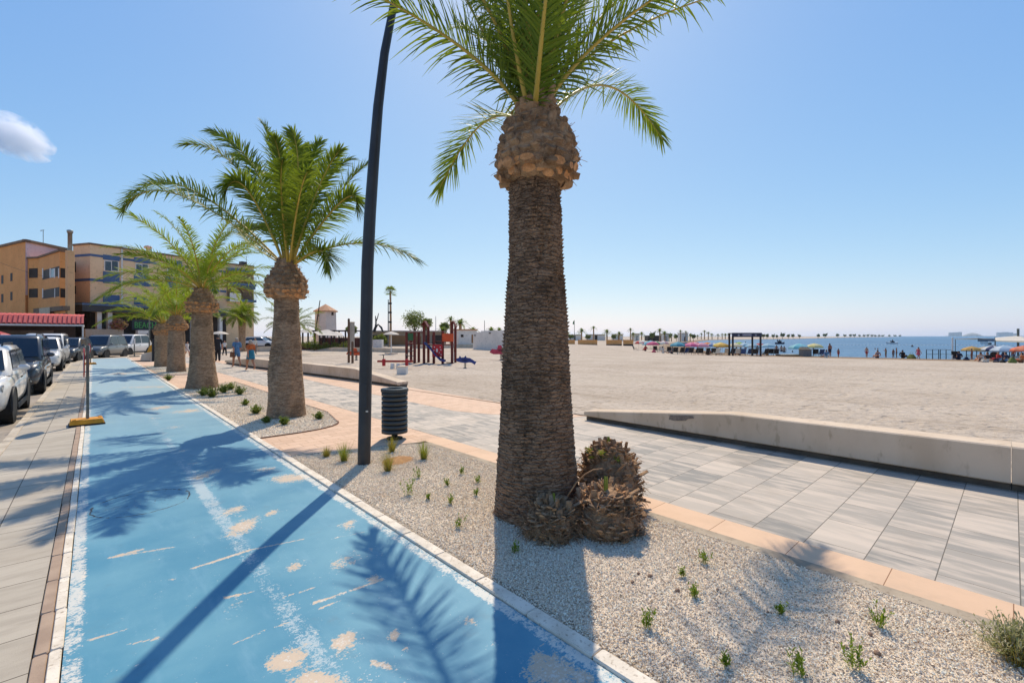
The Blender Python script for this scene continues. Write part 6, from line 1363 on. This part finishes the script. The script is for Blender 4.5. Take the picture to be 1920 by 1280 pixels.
pw(421, 667, 638, 'person in a white shirt and dark trousers under the white parasol', .2, 'walk', [('shirt','white'),('trousers','black')], hair='dark', seed=4)
pw(351, 668, 640, 'person in white clothes between the third and fourth palm trunks', .6, 'walk', [('shirt','white'),('shorts','white')], seed=5)
pw(478, 664, 633, 'person in white standing by the brown trunk of the short palm', .4, 'stand', [('shirt','white'),('trousers','grey')], seed=6)
t = thing('parasol', 'flat white parasol beside the third palm trunk, before the restaurant', 'parasol', UD(412, 42)); d = 42; k_ = d/F
mb = MB(); mb.lathe([(15*k_,Z(626,d)),(9*k_,Z(622.5,d)),(.03,Z(621,d))], (0,0,0), 10, 0, False, False); o = mb.build('canopy', M_SAIL, t); o.modifiers.new('th','SOLIDIFY').thickness = .02; mb = MB(); mb.cyl((0,0,0),(0,0,Z(621,d)),.04,n=7); mb.build('pole', M_GALV, t)
# pale parked cars / stalls seen between the trunks far back
for i, (u, dd_, lab, m_) in enumerate([(487,64,'white car far back left of the second trunk',M_CW),(497,70,'grey car far back, just left of the second trunk',M_CG),(478,74,'pale car farthest back between the short palm and the second trunk',M_CW)]):
    p = UD(u, dd_); make_car(lab, (p.x, p.y, 0), R(60+20*i), m_, 4.2, 1.78, 1.6, group='cars far beyond the plaza')

# ================================================================== BEACH
def umb(label, u, dd_, vtop, hw, c1, c2=None, tilt=0):
    p = OT(u, dd_); t = thing('beach_umbrella', label, 'beach umbrella', p, u*.37, 'beach umbrellas along the shore'); h = min(max(Z(vtop, dd_)-p.z, 1.5), 2.6); r = max(hw*dd_/F*1.2, .9)
    m1 = mat('umbrella_cloth', c1, tuple(x*.94 for x in c1), 3, .75, transl=.3); m2 = mat('umbrella_cloth_alt', c2, None, 3, .75, transl=.3) if c2 else m1
    mb = MB(); n = 8
    for k in range(n):
        a0, a1 = 2*math.pi*k/n, 2*math.pi*(k+1)/n; prev = None
        prof = [(.02,0),(r*.45,-.10*r-.02),(r*.8,-.27*r),(r,-.46*r)]
        for (r0,z0),(r1,z1) in zip(prof, prof[1:]): mb.add([(r0*math.cos(a0),r0*math.sin(a0),h+z0),(r1*math.cos(a0),r1*math.sin(a0),h+z1),(r1*math.cos(a1),r1*math.sin(a1),h+z1),(r0*math.cos(a1),r0*math.sin(a1),h+z0)], [[0,1,2,3]], k % 2, True)
        am = (a0+a1)/2; mb.add([(r*math.cos(a0),r*math.sin(a0),h-.46*r),(r*math.cos(a1),r*math.sin(a1),h-.46*r),(r*.99*math.cos(a1),r*.99*math.sin(a1),h-.46*r-.12),(r*.99*math.cos(a0),r*.99*math.sin(a0),h-.46*r-.12)], [[0,1,2,3]], k % 2)
    mb.build('canopy', [m1, m2], t); mb = MB(); mb.cyl((0,0,-.2),(0,0,h+.05),.02,n=6); mb.ball((0,0,h+.05),.03,6,4); mb.build('pole', M_FRAME, t)
    t.rotation_euler.x = tilt; return t
UM = [('teal-blue umbrella over dark chairs, front left of the crowd',1270.5,56,643.5,11,(60,150,184),(84,172,200)),('dark teal umbrella peeking up behind the teal-blue one',1273,64,640,8,(48,112,136),None),
 ('bright pink umbrella next to the teal-blue one',1296,56,644,11,(222,110,160),(236,136,180)),('red and pink umbrella behind the bright pink one',1302,66,640.5,13,(206,70,96),(236,190,200)),('lilac-pink umbrella over dark chairs left of the gate frame',1316,56,645,11,(216,150,180),(228,170,196)),
 ('wide light blue umbrella among the far left loungers',1220,84,638.5,13,(126,190,216),None),('small white umbrella at the far left of the crowd',1204,88,638.5,8,(230,228,222),None),('white umbrella right of the wide light blue one',1244,86,638.5,9,(232,230,226),(214,180,190)),('low pink umbrella leaning over a sunbather',1224,66,646.5,8,(206,84,134),None),
 ('yellow umbrella left of the gate frame',1351,60,641.5,8,(226,214,92),(238,230,140)),('smaller orange-yellow umbrella in front of the yellow one',1354,55,646,7,(218,180,80),None),('cream umbrella in the left half of the gate frame',1378,60,644,10,(232,228,200),None),
 ('pale blue umbrella in the middle of the gate frame',1397,64,642,9,(168,208,230),(200,224,238)),('blue-white umbrella before the right post of the gate frame',1411,56,645,10,(150,200,228),(206,228,240)),('faded pale blue umbrella right of the gate frame',1440,66,643.5,10,(176,212,228),None),
 ('large turquoise patterned umbrella beside the market table',1498,56,644,15,(112,200,222),(150,216,232)),('pale yellow umbrella right of the turquoise one',1527,58,643.5,12,(232,220,150),(238,230,176)),('ochre umbrella at the far right over a standing bather',1822,50,654,9,(214,170,90),None),('big pale blue umbrella near the right edge',1884,45,649,18,(170,206,238),(206,226,246)),('coral orange umbrella cut by the right edge of the photo',1919,43,652,14,(232,128,92),(240,150,116))]
UM += [('green and white umbrella far left behind the low pink one',1232,74,640.5,9,(86,150,110),(226,228,222)),('striped red umbrella at the left edge of the umbrella crowd',1197,76,641,8,(196,70,70),(228,224,220)),('navy umbrella between the dark teal and the bright pink ones',1284,66,642,9,(44,60,110),None),('orange umbrella behind the lilac-pink one',1326,68,642,9,(226,136,70),None),('white and blue striped umbrella left of the yellow one',1338,62,642.5,9,(220,226,232),(90,130,190)),('small lime umbrella behind the cream one',1386,70,641,7,(170,200,90),None),('red umbrella far behind the right post of the gate frame',1424,72,643,7,(200,76,76),None),('navy and white umbrella left of the big pale blue one',1862,47,652,12,(52,70,120),(224,226,230)),('beige umbrella between the ochre and the big pale blue one',1846,50,654,10,(206,190,160),None)]
for a in UM: umb(*a)
# chairs and loungers
M_FAB = clothm('dark_chair_fabric', (50,46,46)); M_FABB = clothm('blue_chair_fabric', (58,84,140)); M_FABW = clothm('white_lounger', (220,220,216))
def chair_proto(kind):
    t = thing('beach_chair', 'x', 'beach chair', (0,0,0)); m = {'dark':M_FAB,'blue':M_FABB,'white':M_FABW}[kind]
    mb = MB(); [mb.tube([(s*.27,-.28,.0),(s*.27,-.22,.30),(s*.27,.26,.26),(s*.27,.50,.86)], .014, 6) for s in (-1,1)]; [mb.tube([(s*.27,.34,0),(s*.27,.22,.30),(s*.27,-.1,.46),(s*.27,.36,.5)], .014, 6) for s in (-1,1)]; mb.build('frame', M_GALV, t)
    mb = MB(); mb.loft([[(-.25,-.22,.30),(.25,-.22,.30),(.25,-.22,.325),(-.25,-.22,.325)],[(-.25,.02,.25),(.25,.02,.25),(.25,.02,.275),(-.25,.02,.275)],[(-.25,.24,.25),(.25,.24,.25),(.25,.24,.275),(-.25,.24,.275)]]); mb.build('seat', m, t)
    mb = MB(); mb.loft([[(-.25,.27,.28),(.25,.27,.28),(.25,.30,.28),(-.25,.30,.28)],[(-.25,.49,.86),(.25,.49,.86),(.25,.52,.85),(-.25,.52,.85)]]); mb.build('backrest', m, t); return t
CP = {k: chair_proto(k) for k in ('dark','blue','white')}; CU = {}
def chair(kind, u, dd_, rz, label):
    p = OT(u, dd_)
    if kind not in CU: o = CP[kind]; CU[kind] = 1; o.location = p; o.rotation_euler = (0,0,rz); o['label'] = label
    else: o = dup(CP[kind], p, rz, 1, label)
    o['group'] = 'beach chairs among the umbrellas'; return o
for a in [('dark',1192,70,.3,'dark chair at the far left end of the beach crowd'),('dark',1266,55,2.2,'dark chair under the left side of the teal-blue umbrella'),('dark',1276,54,2.6,'dark chair under the right side of the teal-blue umbrella'),('dark',1294,54,2.4,'dark chair under the bright pink umbrella, left one'),('dark',1303,54.5,2.9,'dark chair under the bright pink umbrella, right one'),('dark',1313,53.5,2.2,'dark chair under the lilac-pink umbrella, left one'),('dark',1323,54,2.8,'dark chair under the lilac-pink umbrella, right one'),('white',1332,56,1.2,'white chair between the lilac-pink and the yellow umbrella'),('dark',1348,55,.2,'dark chair beneath the yellow umbrella'),('white',1362,56,2.2,'white chair just left of the gate frame'),('white',1384,55,1.9,'white chair beneath the cream umbrella'),('blue',1404,55,2.4,'blue chair beneath the blue-white umbrella'),('dark',1414,54,2.1,'dark chair by the right post of the gate frame'),('dark',1433,56,2.6,'dark chair right of the gate frame, left one'),('dark',1444,56.5,2.2,'dark chair right of the gate frame, right one'),('dark',1530,55,1.8,'dark chair beneath the pale yellow umbrella'),('blue',1862,46,2.0,'blue chair left of the big pale blue umbrella'),('blue',1872,45.5,2.6,'blue chair beneath the big pale blue umbrella'),('dark',1793,47,1.4,'dark chair beside the tall white post'),('dark',1229,66,2.0,'dark chair under the green and white umbrella'),('white',1238,64,2.4,'white chair right of the low pink umbrella'),('dark',1254,60,2.2,'dark chair alone left of the teal-blue umbrella'),('blue',1285,56,2.6,'blue chair below the navy umbrella'),('dark',1338,54,2.0,'dark chair below the white and blue striped umbrella'),('white',1342,53,2.6,'white chair in front of the white and blue striped umbrella'),('dark',1371,54,2.5,'dark chair at the left post of the gate frame'),('blue',1392,53.5,2.2,'blue chair beneath the pale blue umbrella'),('dark',1455,56,2.0,'dark chair beside the sunburnt bather'),('blue',1537,54,2.4,'blue chair right of the pale yellow umbrella'),('dark',1856,44,2.2,'dark chair under the navy and white umbrella'),('white',1905,42,2.6,'white chair left of the coral orange umbrella')]: chair(*a)
def bp(u, dd_, vtop, label, rz, pose, wear, **k):
    p = OT(u, dd_); H = max(1.0, min(1.9, Z(vtop, dd_)-p.z)); return person(label, p, rz, 1.7 if pose == 'sit' else H, pose, wear, **k)
bp(1556, 53, 643, 'bare-backed man standing at the water line right of the pale yellow umbrella', 2.6, 'stand', [('shorts','navy')], skin=M_SKIN2, seed=11)
bp(1549, 50, 655, 'bather in a pale top sitting on the sand at the feet of the bare-backed man', 2.2, 'sit', [('shirt','blue'),('brief','white')], seed=12)
bp(1572, 52, 653, 'small child standing right of the bare-backed man', 1.0, 'stand', [('shorts','red')], seed=13, skin=M_SKIN2)
bp(1243, 60, 650, 'bather in white sitting right of the low pink umbrella', 1.5, 'sit', [('shirt','white'),('brief','white')], seed=14)
bp(1456, 58, 646, 'sunburnt bather standing right of the dark chairs', 2.0, 'stand', [('brief','red')], seed=15, skin=M_SKIN2)
bp(1625, 52, 650, 'bather in red trunks standing alone at the water', 1.2, 'stand', [('shorts','red')], seed=16)
bp(1661, 51, 652, 'bather with hands at the waist, left of the standing pair', 2.9, 'stand', [('brief','green'),('top','green')], seed=17, armup=1, skin=M_SKIN2)
bp(1675, 51, 655, 'bather in grey shorts, left one of the standing pair', 2.5, 'stand', [('shorts','grey'),('top','black')], seed=18, skin=M_SKIN2)
bp(1681, 51, 651.5, 'taller dark-haired bather, right one of the standing pair', 3.3, 'stand', [('brief','black')], seed=19, skin=M_SKIN2)
bp(1722, 48, 650, 'woman in a pink-red dress standing by the railing', .8, 'walk', [], dress='pink', hair='brown', seed=20)
bp(1645, 50, 0, 'bather sitting low at the water between the lone bather and the pair', 2.2, 'sit', [('brief','navy'),('top','blue')], seed=21)
bp(1822, 46.5, 653, 'tanned bather standing under the ochre umbrella', 2.8, 'stand', [('brief','brown')], seed=22, skin=M_SKIN2, hat='beige')
bp(1850, 40, 0, 'bather in a dark top sitting on the sand near the right edge', 2.4, 'sit', [('shirt','black'),('shorts','white')], seed=23, hair='brown')
bp(1838, 41, 0, 'bather in white shorts sitting left of the one in a dark top', 2.0, 'sit', [('brief','white'),('top','white')], seed=24)
bp(1797, 46.5, 0, 'bather in dark clothes sitting on the dark chair side by the white post', 2.3, 'sit', [('shirt','navy'),('shorts','navy')], seed=25)
bp(1915, 39, 0, 'bather in orange sitting at the right edge under the coral umbrella', 2.6, 'sit', [('shirt','orange'),('shorts','brown')], seed=26, hair='dark')
bp(1884, 41, 0, 'bather in blue sitting beneath the big pale blue umbrella', 2.6, 'sit', [('shirt','navy'),('shorts','blue')], seed=27)
bp(1693, 50, 0, 'dark-clad bather crouching right of the standing pair', 1.2, 'sit', [('shirt','black'),('shorts','black')], seed=28)
for a in [(1210,70,0,'bather in red sitting among the far left umbrellas','sit',[('shirt','red'),('brief','black')],51),(1260,58,0,'bather in grey sitting left of the teal-blue umbrella','sit',[('shirt','grey'),('shorts','navy')],52),(1283,60,646,'bather standing between the teal-blue and bright pink umbrellas','stand',[('brief','navy')],53),(1308,60,646,'bather in white standing behind the bright pink umbrella','stand',[('shirt','white'),('shorts','beige')],54),(1328,55,0,'bather in orange sitting right of the lilac-pink umbrella','sit',[('shirt','orange'),('shorts','brown')],55),(1345,58,646,'bather in blue standing by the yellow umbrella','stand',[('shirt','blue'),('shorts','white')],56),(1387,56,0,'bather in black sitting inside the gate frame view','sit',[('top','black'),('brief','black')],57),(1381,78,641,'bather in dark trunks standing far off behind the cream umbrella','stand',[('shorts','black')],58),(1389,80,641,'bather in teal trunks standing far off behind the pale blue umbrella','stand',[('shorts','teal')],59),(1398,82,640,'bather in red trunks standing far off in the gate frame middle','stand',[('shorts','red')],60),(1420,54,647,'bather in grey standing at the right post of the gate frame','stand',[('shirt','grey'),('shorts','black')],61),(1439,57,0,'bather in green sitting between the two dark chairs right of the gate','sit',[('shirt','green'),('shorts','beige')],62),(1525,55,655,'bather in dark clothes beneath the pale yellow umbrella','stand',[('shirt','black'),('shorts','black')],63),(1870,43,0,'bather in red sitting under the navy and white umbrella','sit',[('shirt','red'),('shorts','navy')],64),(1900,44,654,'bather in blue trunks standing right of the big pale blue umbrella','stand',[('shorts','blue')],65)]: bp(a[0],a[1],a[2],a[3],2.2+(a[6]%5)*.4,a[4],a[5],seed=a[6],skin=M_SKIN2 if a[6]%2 else None,fingers=False)
def wader(u, v, deep, label, wear, **k):
    p = G(u, v, SEA); p.z = SEA - deep; return person(label, p, 2.2, 1.7, 'stand', wear, **k)
wader(1465, 659, .7, 'bather wading, left one of two in the shallows right of the gate frame', [('brief','navy')], seed=31); wader(1470.5, 660, .75, 'bather wading, right one of two in the shallows right of the gate frame', [('brief','black')], seed=32)
wader(1486, 660, 1.42, 'swimmer with only head above water left of the turquoise umbrella', [], seed=33); wader(1641, 655, 1.42, 'left of two swimmers far from the lone bather', [], seed=34); wader(1646, 655, 1.42, 'right of two swimmers beyond the lone bather', [], seed=35); wader(1710.5, 650, 1.2, 'swimmer in dark clothes farther out above the woman in pink', [('shirt','black')], seed=36)
for i, (u, dd_, m_, lab, sx_) in enumerate([(1898,38.5,CL['green'],'olive green beach bag heap near the right edge',1.3),(1868,40,CL['navy'],'dark blue beach bag between the seated bathers at right',.8),(1845,39.6,CL['white'],'white beach bag in front of the dark-topped bather',.6),(1880,39,CL['black'],'black beach bag left of the olive heap',.9),(1709,49,CL['green'],'dark green tent-like mat beside the woman in pink',1.3),(1812,45.5,CL['navy'],'navy bag at the feet of the tanned bather',.8),(1226,62,CL['pink'],'pink towel bundle below the low pink umbrella',1.0),(1540,52.5,CL['grey'],'grey bag left of the sitting bather by the water',.7)]):
    p = OT(u, dd_); rn = random.Random(i); mb = MB(); mb.box((0,0,.17*sx_), (.62*sx_,.40*sx_,.36*sx_), 0, 0, .62, .09); mb.v = [(x+rn.uniform(-.03,.03), y_+rn.uniform(-.03,.03), z+rn.uniform(-.02,.02)) for x, y_, z in mb.v]
    o = thing('beach_bag', lab, 'bag', p, i, 'bags on the sand'); mb.build('bag_body', m_, o); mb = MB(); mb.tube([(-.15*sx_,0,.34*sx_),(-.08*sx_,0,.5*sx_),(.08*sx_,0,.5*sx_),(.15*sx_,0,.34*sx_)], .014, 5); mb.build('handle', m_, o)
# gate frame with sign board
d = 53; P = OT(1400, d); t = thing('gate_frame', 'dark blue timber gate frame with sign board standing at the water', 'gate', P, -TH); s_ = d/F
M_GATE = mat('navy_board', (42,50,76), (34,42,66), 2, .6); gx = lambda u: (u-1400)*s_; gv = lambda v: Z(v,d)-P.z
for u, yd in ((1374,0),(1426,0),(1376,1.1),(1420,1.1)): mb = MB(); mb.box((gx(u),yd,gv(624)/2-.1),(.17,.17,gv(624)+.2),0,0,1,.015); mb.build('post', M_DKW, t)
mb = MB(); mb.box((0,-.1,gv(627.7)),(55*s_,.07,8*s_),0,0,1,.01); bd = mb.build('sign_board', M_GATE, t)
mb = MB(); mb.box((-.03,-.14,gv(627.6)),(17*s_,.012,3.6*s_)); mb.loft([[(gx(1384)+x*s_,y_,gv(628)+z*s_) for x, z in ((-2,-1.8),(2,-1.8),(2,.2),(0,2),(-2,.2))] for y_ in (-.147,-.135)]); mb.loft([[(gx(1416)+1.7*s_*math.cos(a),y_,gv(628)+1.7*s_*math.sin(a)) for a in np.linspace(0,6.28,10,endpoint=False)] for y_ in (-.147,-.135)]); mb.build('sign_marks', mat('sign_pale', (150,156,176), (120,128,152), 6, .6), bd)
mb = MB(); mb.box((0,1.1,gv(625)),(48*s_,.1,.12)); mb.box((gx(1375),.55,gv(625)),(.1,1.1,.1)); mb.box((gx(1423),.55,gv(625)),(.1,1.1,.1)); mb.build('cross_beam', M_DKW, t)
# market table, boardwalk
d = 54; P = OT(1510, d); s_ = d/F; t = thing('beach_table', 'covered table with brown top and grey cloth below the turquoise umbrella', 'table', P, -TH)
mb = MB(); mb.box((0,0,.42),(17*s_,.7,.8),0,0,1,.02); mb.build('cloth_front', CL['grey'], t); mb = MB(); mb.box((0,0,.86),(19*s_,.85,.08),0,0,1,.01); mb.box((0,.2,1.02),(16*s_,.3,.16),0,0,1,.04); mb.build('table_top', CL['beige'], t)
d = 55; t = thing('boardwalk', 'pale low boardwalk platform left of the covered table', 'boardwalk', OT(1481, d), -TH); mb = MB(); [mb.box((-1.3+.145*k,0,.18),(.13,1.4,.05)) for k in range(19)]; mb.build('plank_deck', mat('pale_planks', (190,184,164), (176,170,150), 5, .85), t); mb = MB(); [mb.box((0,y_,.06),(2.7,.1,.2)) for y_ in (-.5,.5)]; mb.build('joist', M_WOOD, t)
# railing fences and tall white post
def railing(label, u0, u1, d0, d1, n):
    a, b_ = OT(u0, d0), OT(u1, d1); t = thing('beach_railing', label, 'railing', a, 0, 'grey railings at the water')
    for k in range(n): q = (b_-a)*(k/(n-1)); mb = MB(); mb.cyl((q.x,q.y,-.2),(q.x,q.y,1.0),.035,n=6); mb.build('post', M_TRIM, t)
    mb = MB(); [mb.cyl((0,0,z),tuple(b_-a+Vector((0,0,z-(b_-a).z))),.025,n=6) for z in (.98,.5)]; mb.build('rail', M_GALV, t)
railing('left grey railing right of the woman in pink', 1737, 1760, 48, 48.5, 3); railing('grey railing from the tall white post towards the left one', 1763, 1785, 48.6, 47.8, 3); railing('long grey railing behind the bathers at the right edge', 1812, 1915, 49, 45, 6)
t = thing('white_post', 'tall white post right of the railings', 'post', OT(1786, 47)); mb = MB(); mb.cyl((0,0,-.2),(0,0,Z(634,47)-t.location.z),.07,.06,8); mb.build('shaft', M_FRAME, t); mb = MB(); mb.ball((0,0,Z(634,47)-t.location.z),.09,8,6); mb.build('cap', M_FRAME, t)
# white shade sails at the right edge
d = 52; t = thing('shade_sail', 'large white shade canopy at the right edge of the beach', 'shade sail', OT(1895, d)); mb = MB(); quad = [W(1866,638,54), W(1866,632.5,60), W(1908,629.5,58), W(1950,637,50), W(1925,639,46)]
mb.add([tuple(q) for q in quad], [[0,1,2,3,4]]); o = child(mb, 'canvas', M_SAIL, t); o.modifiers.new('th','SOLIDIFY').thickness = -.06
mb = MB(); mb.add([tuple(W(u,v,dd_)) for u,v,dd_ in ((1866,638,54),(1925,639,46),(1925,642.5,46),(1866,640,54))], [[0,1,2,3]]); o = child(mb, 'valance', M_SAIL, t); o.modifiers.new('th','SOLIDIFY').thickness = .02
mb = MB(); [mb.cyl(tuple(W(u,v,dd_)+Vector((0,0,.05))), tuple(UD(u,dd_,-1.2)), .05, n=6) for u,v,dd_ in ((1866,638,54.03),(1866,632.5,60.03),(1950,637,50),(1925,639,46.0))]; mb.cyl(tuple(W(1909,616,57)), tuple(UD(1909,57,-1.2)), .12, .1, 8); child(mb, 'mast', M_GALV, t)
t = thing('shade_sail', 'thin white shade sail edge over grey windbreak, left of the large canopy', 'shade sail', OT(1825, 56)); mb = MB(); mb.add([tuple(W(u,v,dd_)) for u,v,dd_ in ((1791,635.2,58),(1834,633.6,54),(1866,636,54),(1840,634,62))], [[0,1,2,3]]); o = child(mb, 'canvas', M_SAIL, t); o.modifiers.new('th','SOLIDIFY').thickness = .05
mb = MB(); [mb.cyl(tuple(W(u,v,dd_)), tuple(UD(u,dd_,-1.4)), .035, n=6) for u,v,dd_ in ((1791.3,635.4,58),(1865.5,636,54.1))]; child(mb, 'mast', M_GALV, t)
f = Fac(1833,54.2,1864,54.0); mb = MB(); f.px(mb, 1833, 634.5, 1864, 640, .03, .03); child(mb, 'windbreak', mat('grey_blue_cloth', (130,146,168), (118,134,156), 2, .8, transl=.2), t)
# boats
def boat(label, u, v, L, m_, riders, rz=0, name='motor_boat', cat='boat', spray=False):
    p = G(u, v, SEA); t = thing(name, label, cat, p, -TH+rz, None); mb = MB(); rings = []
    for x, wq, zk in ((-.5,.16,.0),(-.3,.19,-.05),(.1,.18,-.05),(.35,.11,0),(.5,.01,.12)): rings.append([(x*L,-wq*L,.16*L+zk*.4*L),(x*L,-wq*.8*L,zk*L-.02*L),(x*L,0,zk*L-.06*L),(x*L,wq*.8*L,zk*L-.02*L),(x*L,wq*L,.16*L+zk*.4*L),(x*L,0,.19*L+zk*.4*L)])
    mb.loft(rings); mb.build('hull', m_, t); mb = MB(); mb.box((-.1*L,0,.24*L),(.3*L,.16*L,.14*L),0,0,.8,.02*L); mb.build('seat', M_TRIM, t)
    mb = MB(); mb.tube([(.12*L,0,.18*L),(.10*L,0,.34*L)], .02*L, 5); mb.cyl((.10*L,-.1*L,.34*L),(.10*L,.1*L,.34*L),.015*L,n=5); mb.build('handlebar', M_TRIM, t)
    for k in range(riders): person('rider in dark swimwear seated on the '+label.split(' on ')[0].split(' far')[0]+(', rear one' if k else ''), p+Vector((math.cos(-TH+rz)*(-.05-.22*k)*L, math.sin(-TH+rz)*(-.05-.22*k)*L, .2*L)), -TH+rz+R(90), 1.6, 'sit', [('shirt','black'),('shorts','navy')], seed=40+k, fingers=False)
boat('inflatable pedal boat on the water right of the gate frame', 1463, 645, 3.0, CL['navy'], 2, .2, 'pedal_boat'); boat('white jet ski with spray far out above the standing pair', 1672, 644.5, 2.9, M_CW, 1, 2.8, 'jet_ski', 'jet ski'); boat('small white motor boat far out at the right below the grey windbreak', 1850, 644.5, 4.5, M_CW, 0, .4); boat('distant white boat lying far out right of the small motor boat', 1857, 648, 2.2, M_CW, 0, .0)
# bathing buoy line
mb = MB(); a, b_ = G(1560, 646, SEA), G(2050, 648, SEA); [mb.ball(tuple(a.lerp(b_, k/70)+Vector((0,0,.03))), (.28,.28,.12), 6, 4) for k in range(71)]; mb.tube([tuple(a), tuple(b_)], .05, 4); tag(mb.build('buoy_line', M_FRAME), 'white line of swimming buoys across the water', 'buoy line')

# ================================================================== FAR SHORE, HAZE, CLOUD
M_CITY = mat('far_block', (176,172,170), (164,160,160), .02, .9); M_HILL = mat('far_hill', (150,142,128), (128,124,112), .01, .95)
dF = 5200
mb = MB(); n = 40; us = np.linspace(1772, 2500, n); rn = random.Random(3)
mb.loft([[tuple(UD(u, dF+a*150, -3 if z == 0 else 1.5+rn.uniform(0,1.5))) for a, z in ((0,0),(0,1),(1,1),(1,0))] for u in us]); tag(mb.build('far_shore', M_HILL), 'low far shore of the lagoon', kind='structure')
mb = MB(); us = np.linspace(1803, 1845, 24); rings = []
for u in us:
    f_ = (u-1803)/42; h = 40*math.sin(math.pi*f_)**1.1*(1 if f_ < .5 else .95) + 2; rings.append([tuple(UD(u, dF+200+a, z)) for a, z in ((0,-3),(60,h*.6),(130,h),(240,h*.5),(320,-3))])
mb.loft(rings, 0, True); tag(mb.build('hill', M_HILL), 'rounded hazy hill on the far shore', kind='structure')
for i, (u0, u1, v, lab) in enumerate([(1780,1788,623.5,'left part of the pale far tower blocks left of the hill'),(1789,1796,623,'middle one of the pale far tower blocks left of the hill'),(1797,1802,622.5,'narrow right one of the pale far tower blocks left of the hill'),(1870,1880,623.3,'left one of the hazy far blocks right of the hill'),(1881,1890,622.6,'middle one of the hazy far blocks right of the hill'),(1890.6,1898,623.4,'right one of the hazy far blocks right of the hill'),(1902,1906,625,'small far block left of the canopy mast')]):
    a, b_ = UD(u0, dF), UD(u1, dF); zt_ = Z(v, dF); t = thing('far_block', lab, 'building', UD((u0+u1)/2, dF), -TH, 'hazy tower blocks on the far shore'); wd_ = (b_-a).length
    mb = MB(); mb.box((0,0,zt_/2-1),(wd_,22,zt_+2)); mb.build('wall', M_CITY, t); mb = MB(); mb.box((0,0,zt_+.8),(wd_*.8,18,1.6)); mb.build('roof', M_CITY, t)
    mb = MB(); [mb.box((0,-11.1,z),(wd_*.86,.3,1.5)) for z in np.arange(4, zt_-2, 4)]; mb.build('window_bands', M_WIN, t)
def vol(name, dens, colr, aniso, noisy=False):
    m = bpy.data.materials.new(name); m.use_nodes = True; t = m.node_tree; t.nodes.remove(t.nodes['Principled BSDF']); v = nd(t, 'ShaderNodeVolumePrincipled'); v.inputs['Color'].default_value = colr; v.inputs['Density'].default_value = dens; v.inputs['Anisotropy'].default_value = aniso
    t.links.new(v.outputs[0], t.nodes['Material Output'].inputs['Volume']); return m, t, v
if HAZE:
    mb = MB(); mb.box((0,0,27),(15200,15200,64)); h = mb.build('haze', vol('haze_air', HAZE, (.80,.92,1,1), .45)[0]); tag(h, kind='stuff')
# cloud
d = 9000; cw = W(28, 256, d); m, t_, v_ = vol('cloud_vapour', .01, (1,1,1,1), .15); tc = nd(t_, 'ShaderNodeTexCoord'); nz_ = noise(t_, tc.outputs['Object'], 2.1, 7, .62, .8)
ln = nd(t_, 'ShaderNodeVectorMath', operation='LENGTH'); t_.links.new(tc.outputs['Object'], ln.inputs[0])
dn = mth(t_, 'MULTIPLY', sstep(t_, mth(t_, 'SUBTRACT', nz_, mth(t_, 'MULTIPLY', ln.outputs['Value'], .42)), .08, .40), .009); t_.links.new(dn, v_.inputs['Density'])
mb = MB(); mb.ball((0,0,0), 1.0, 20, 14); c = mb.build('cloud', m, None, cw); c.scale = (720,420,420); c.rotation_euler = (R(0),R(28),-TH+.2); tag(c, 'small bright cloud at the left edge of the sky', kind='structure')
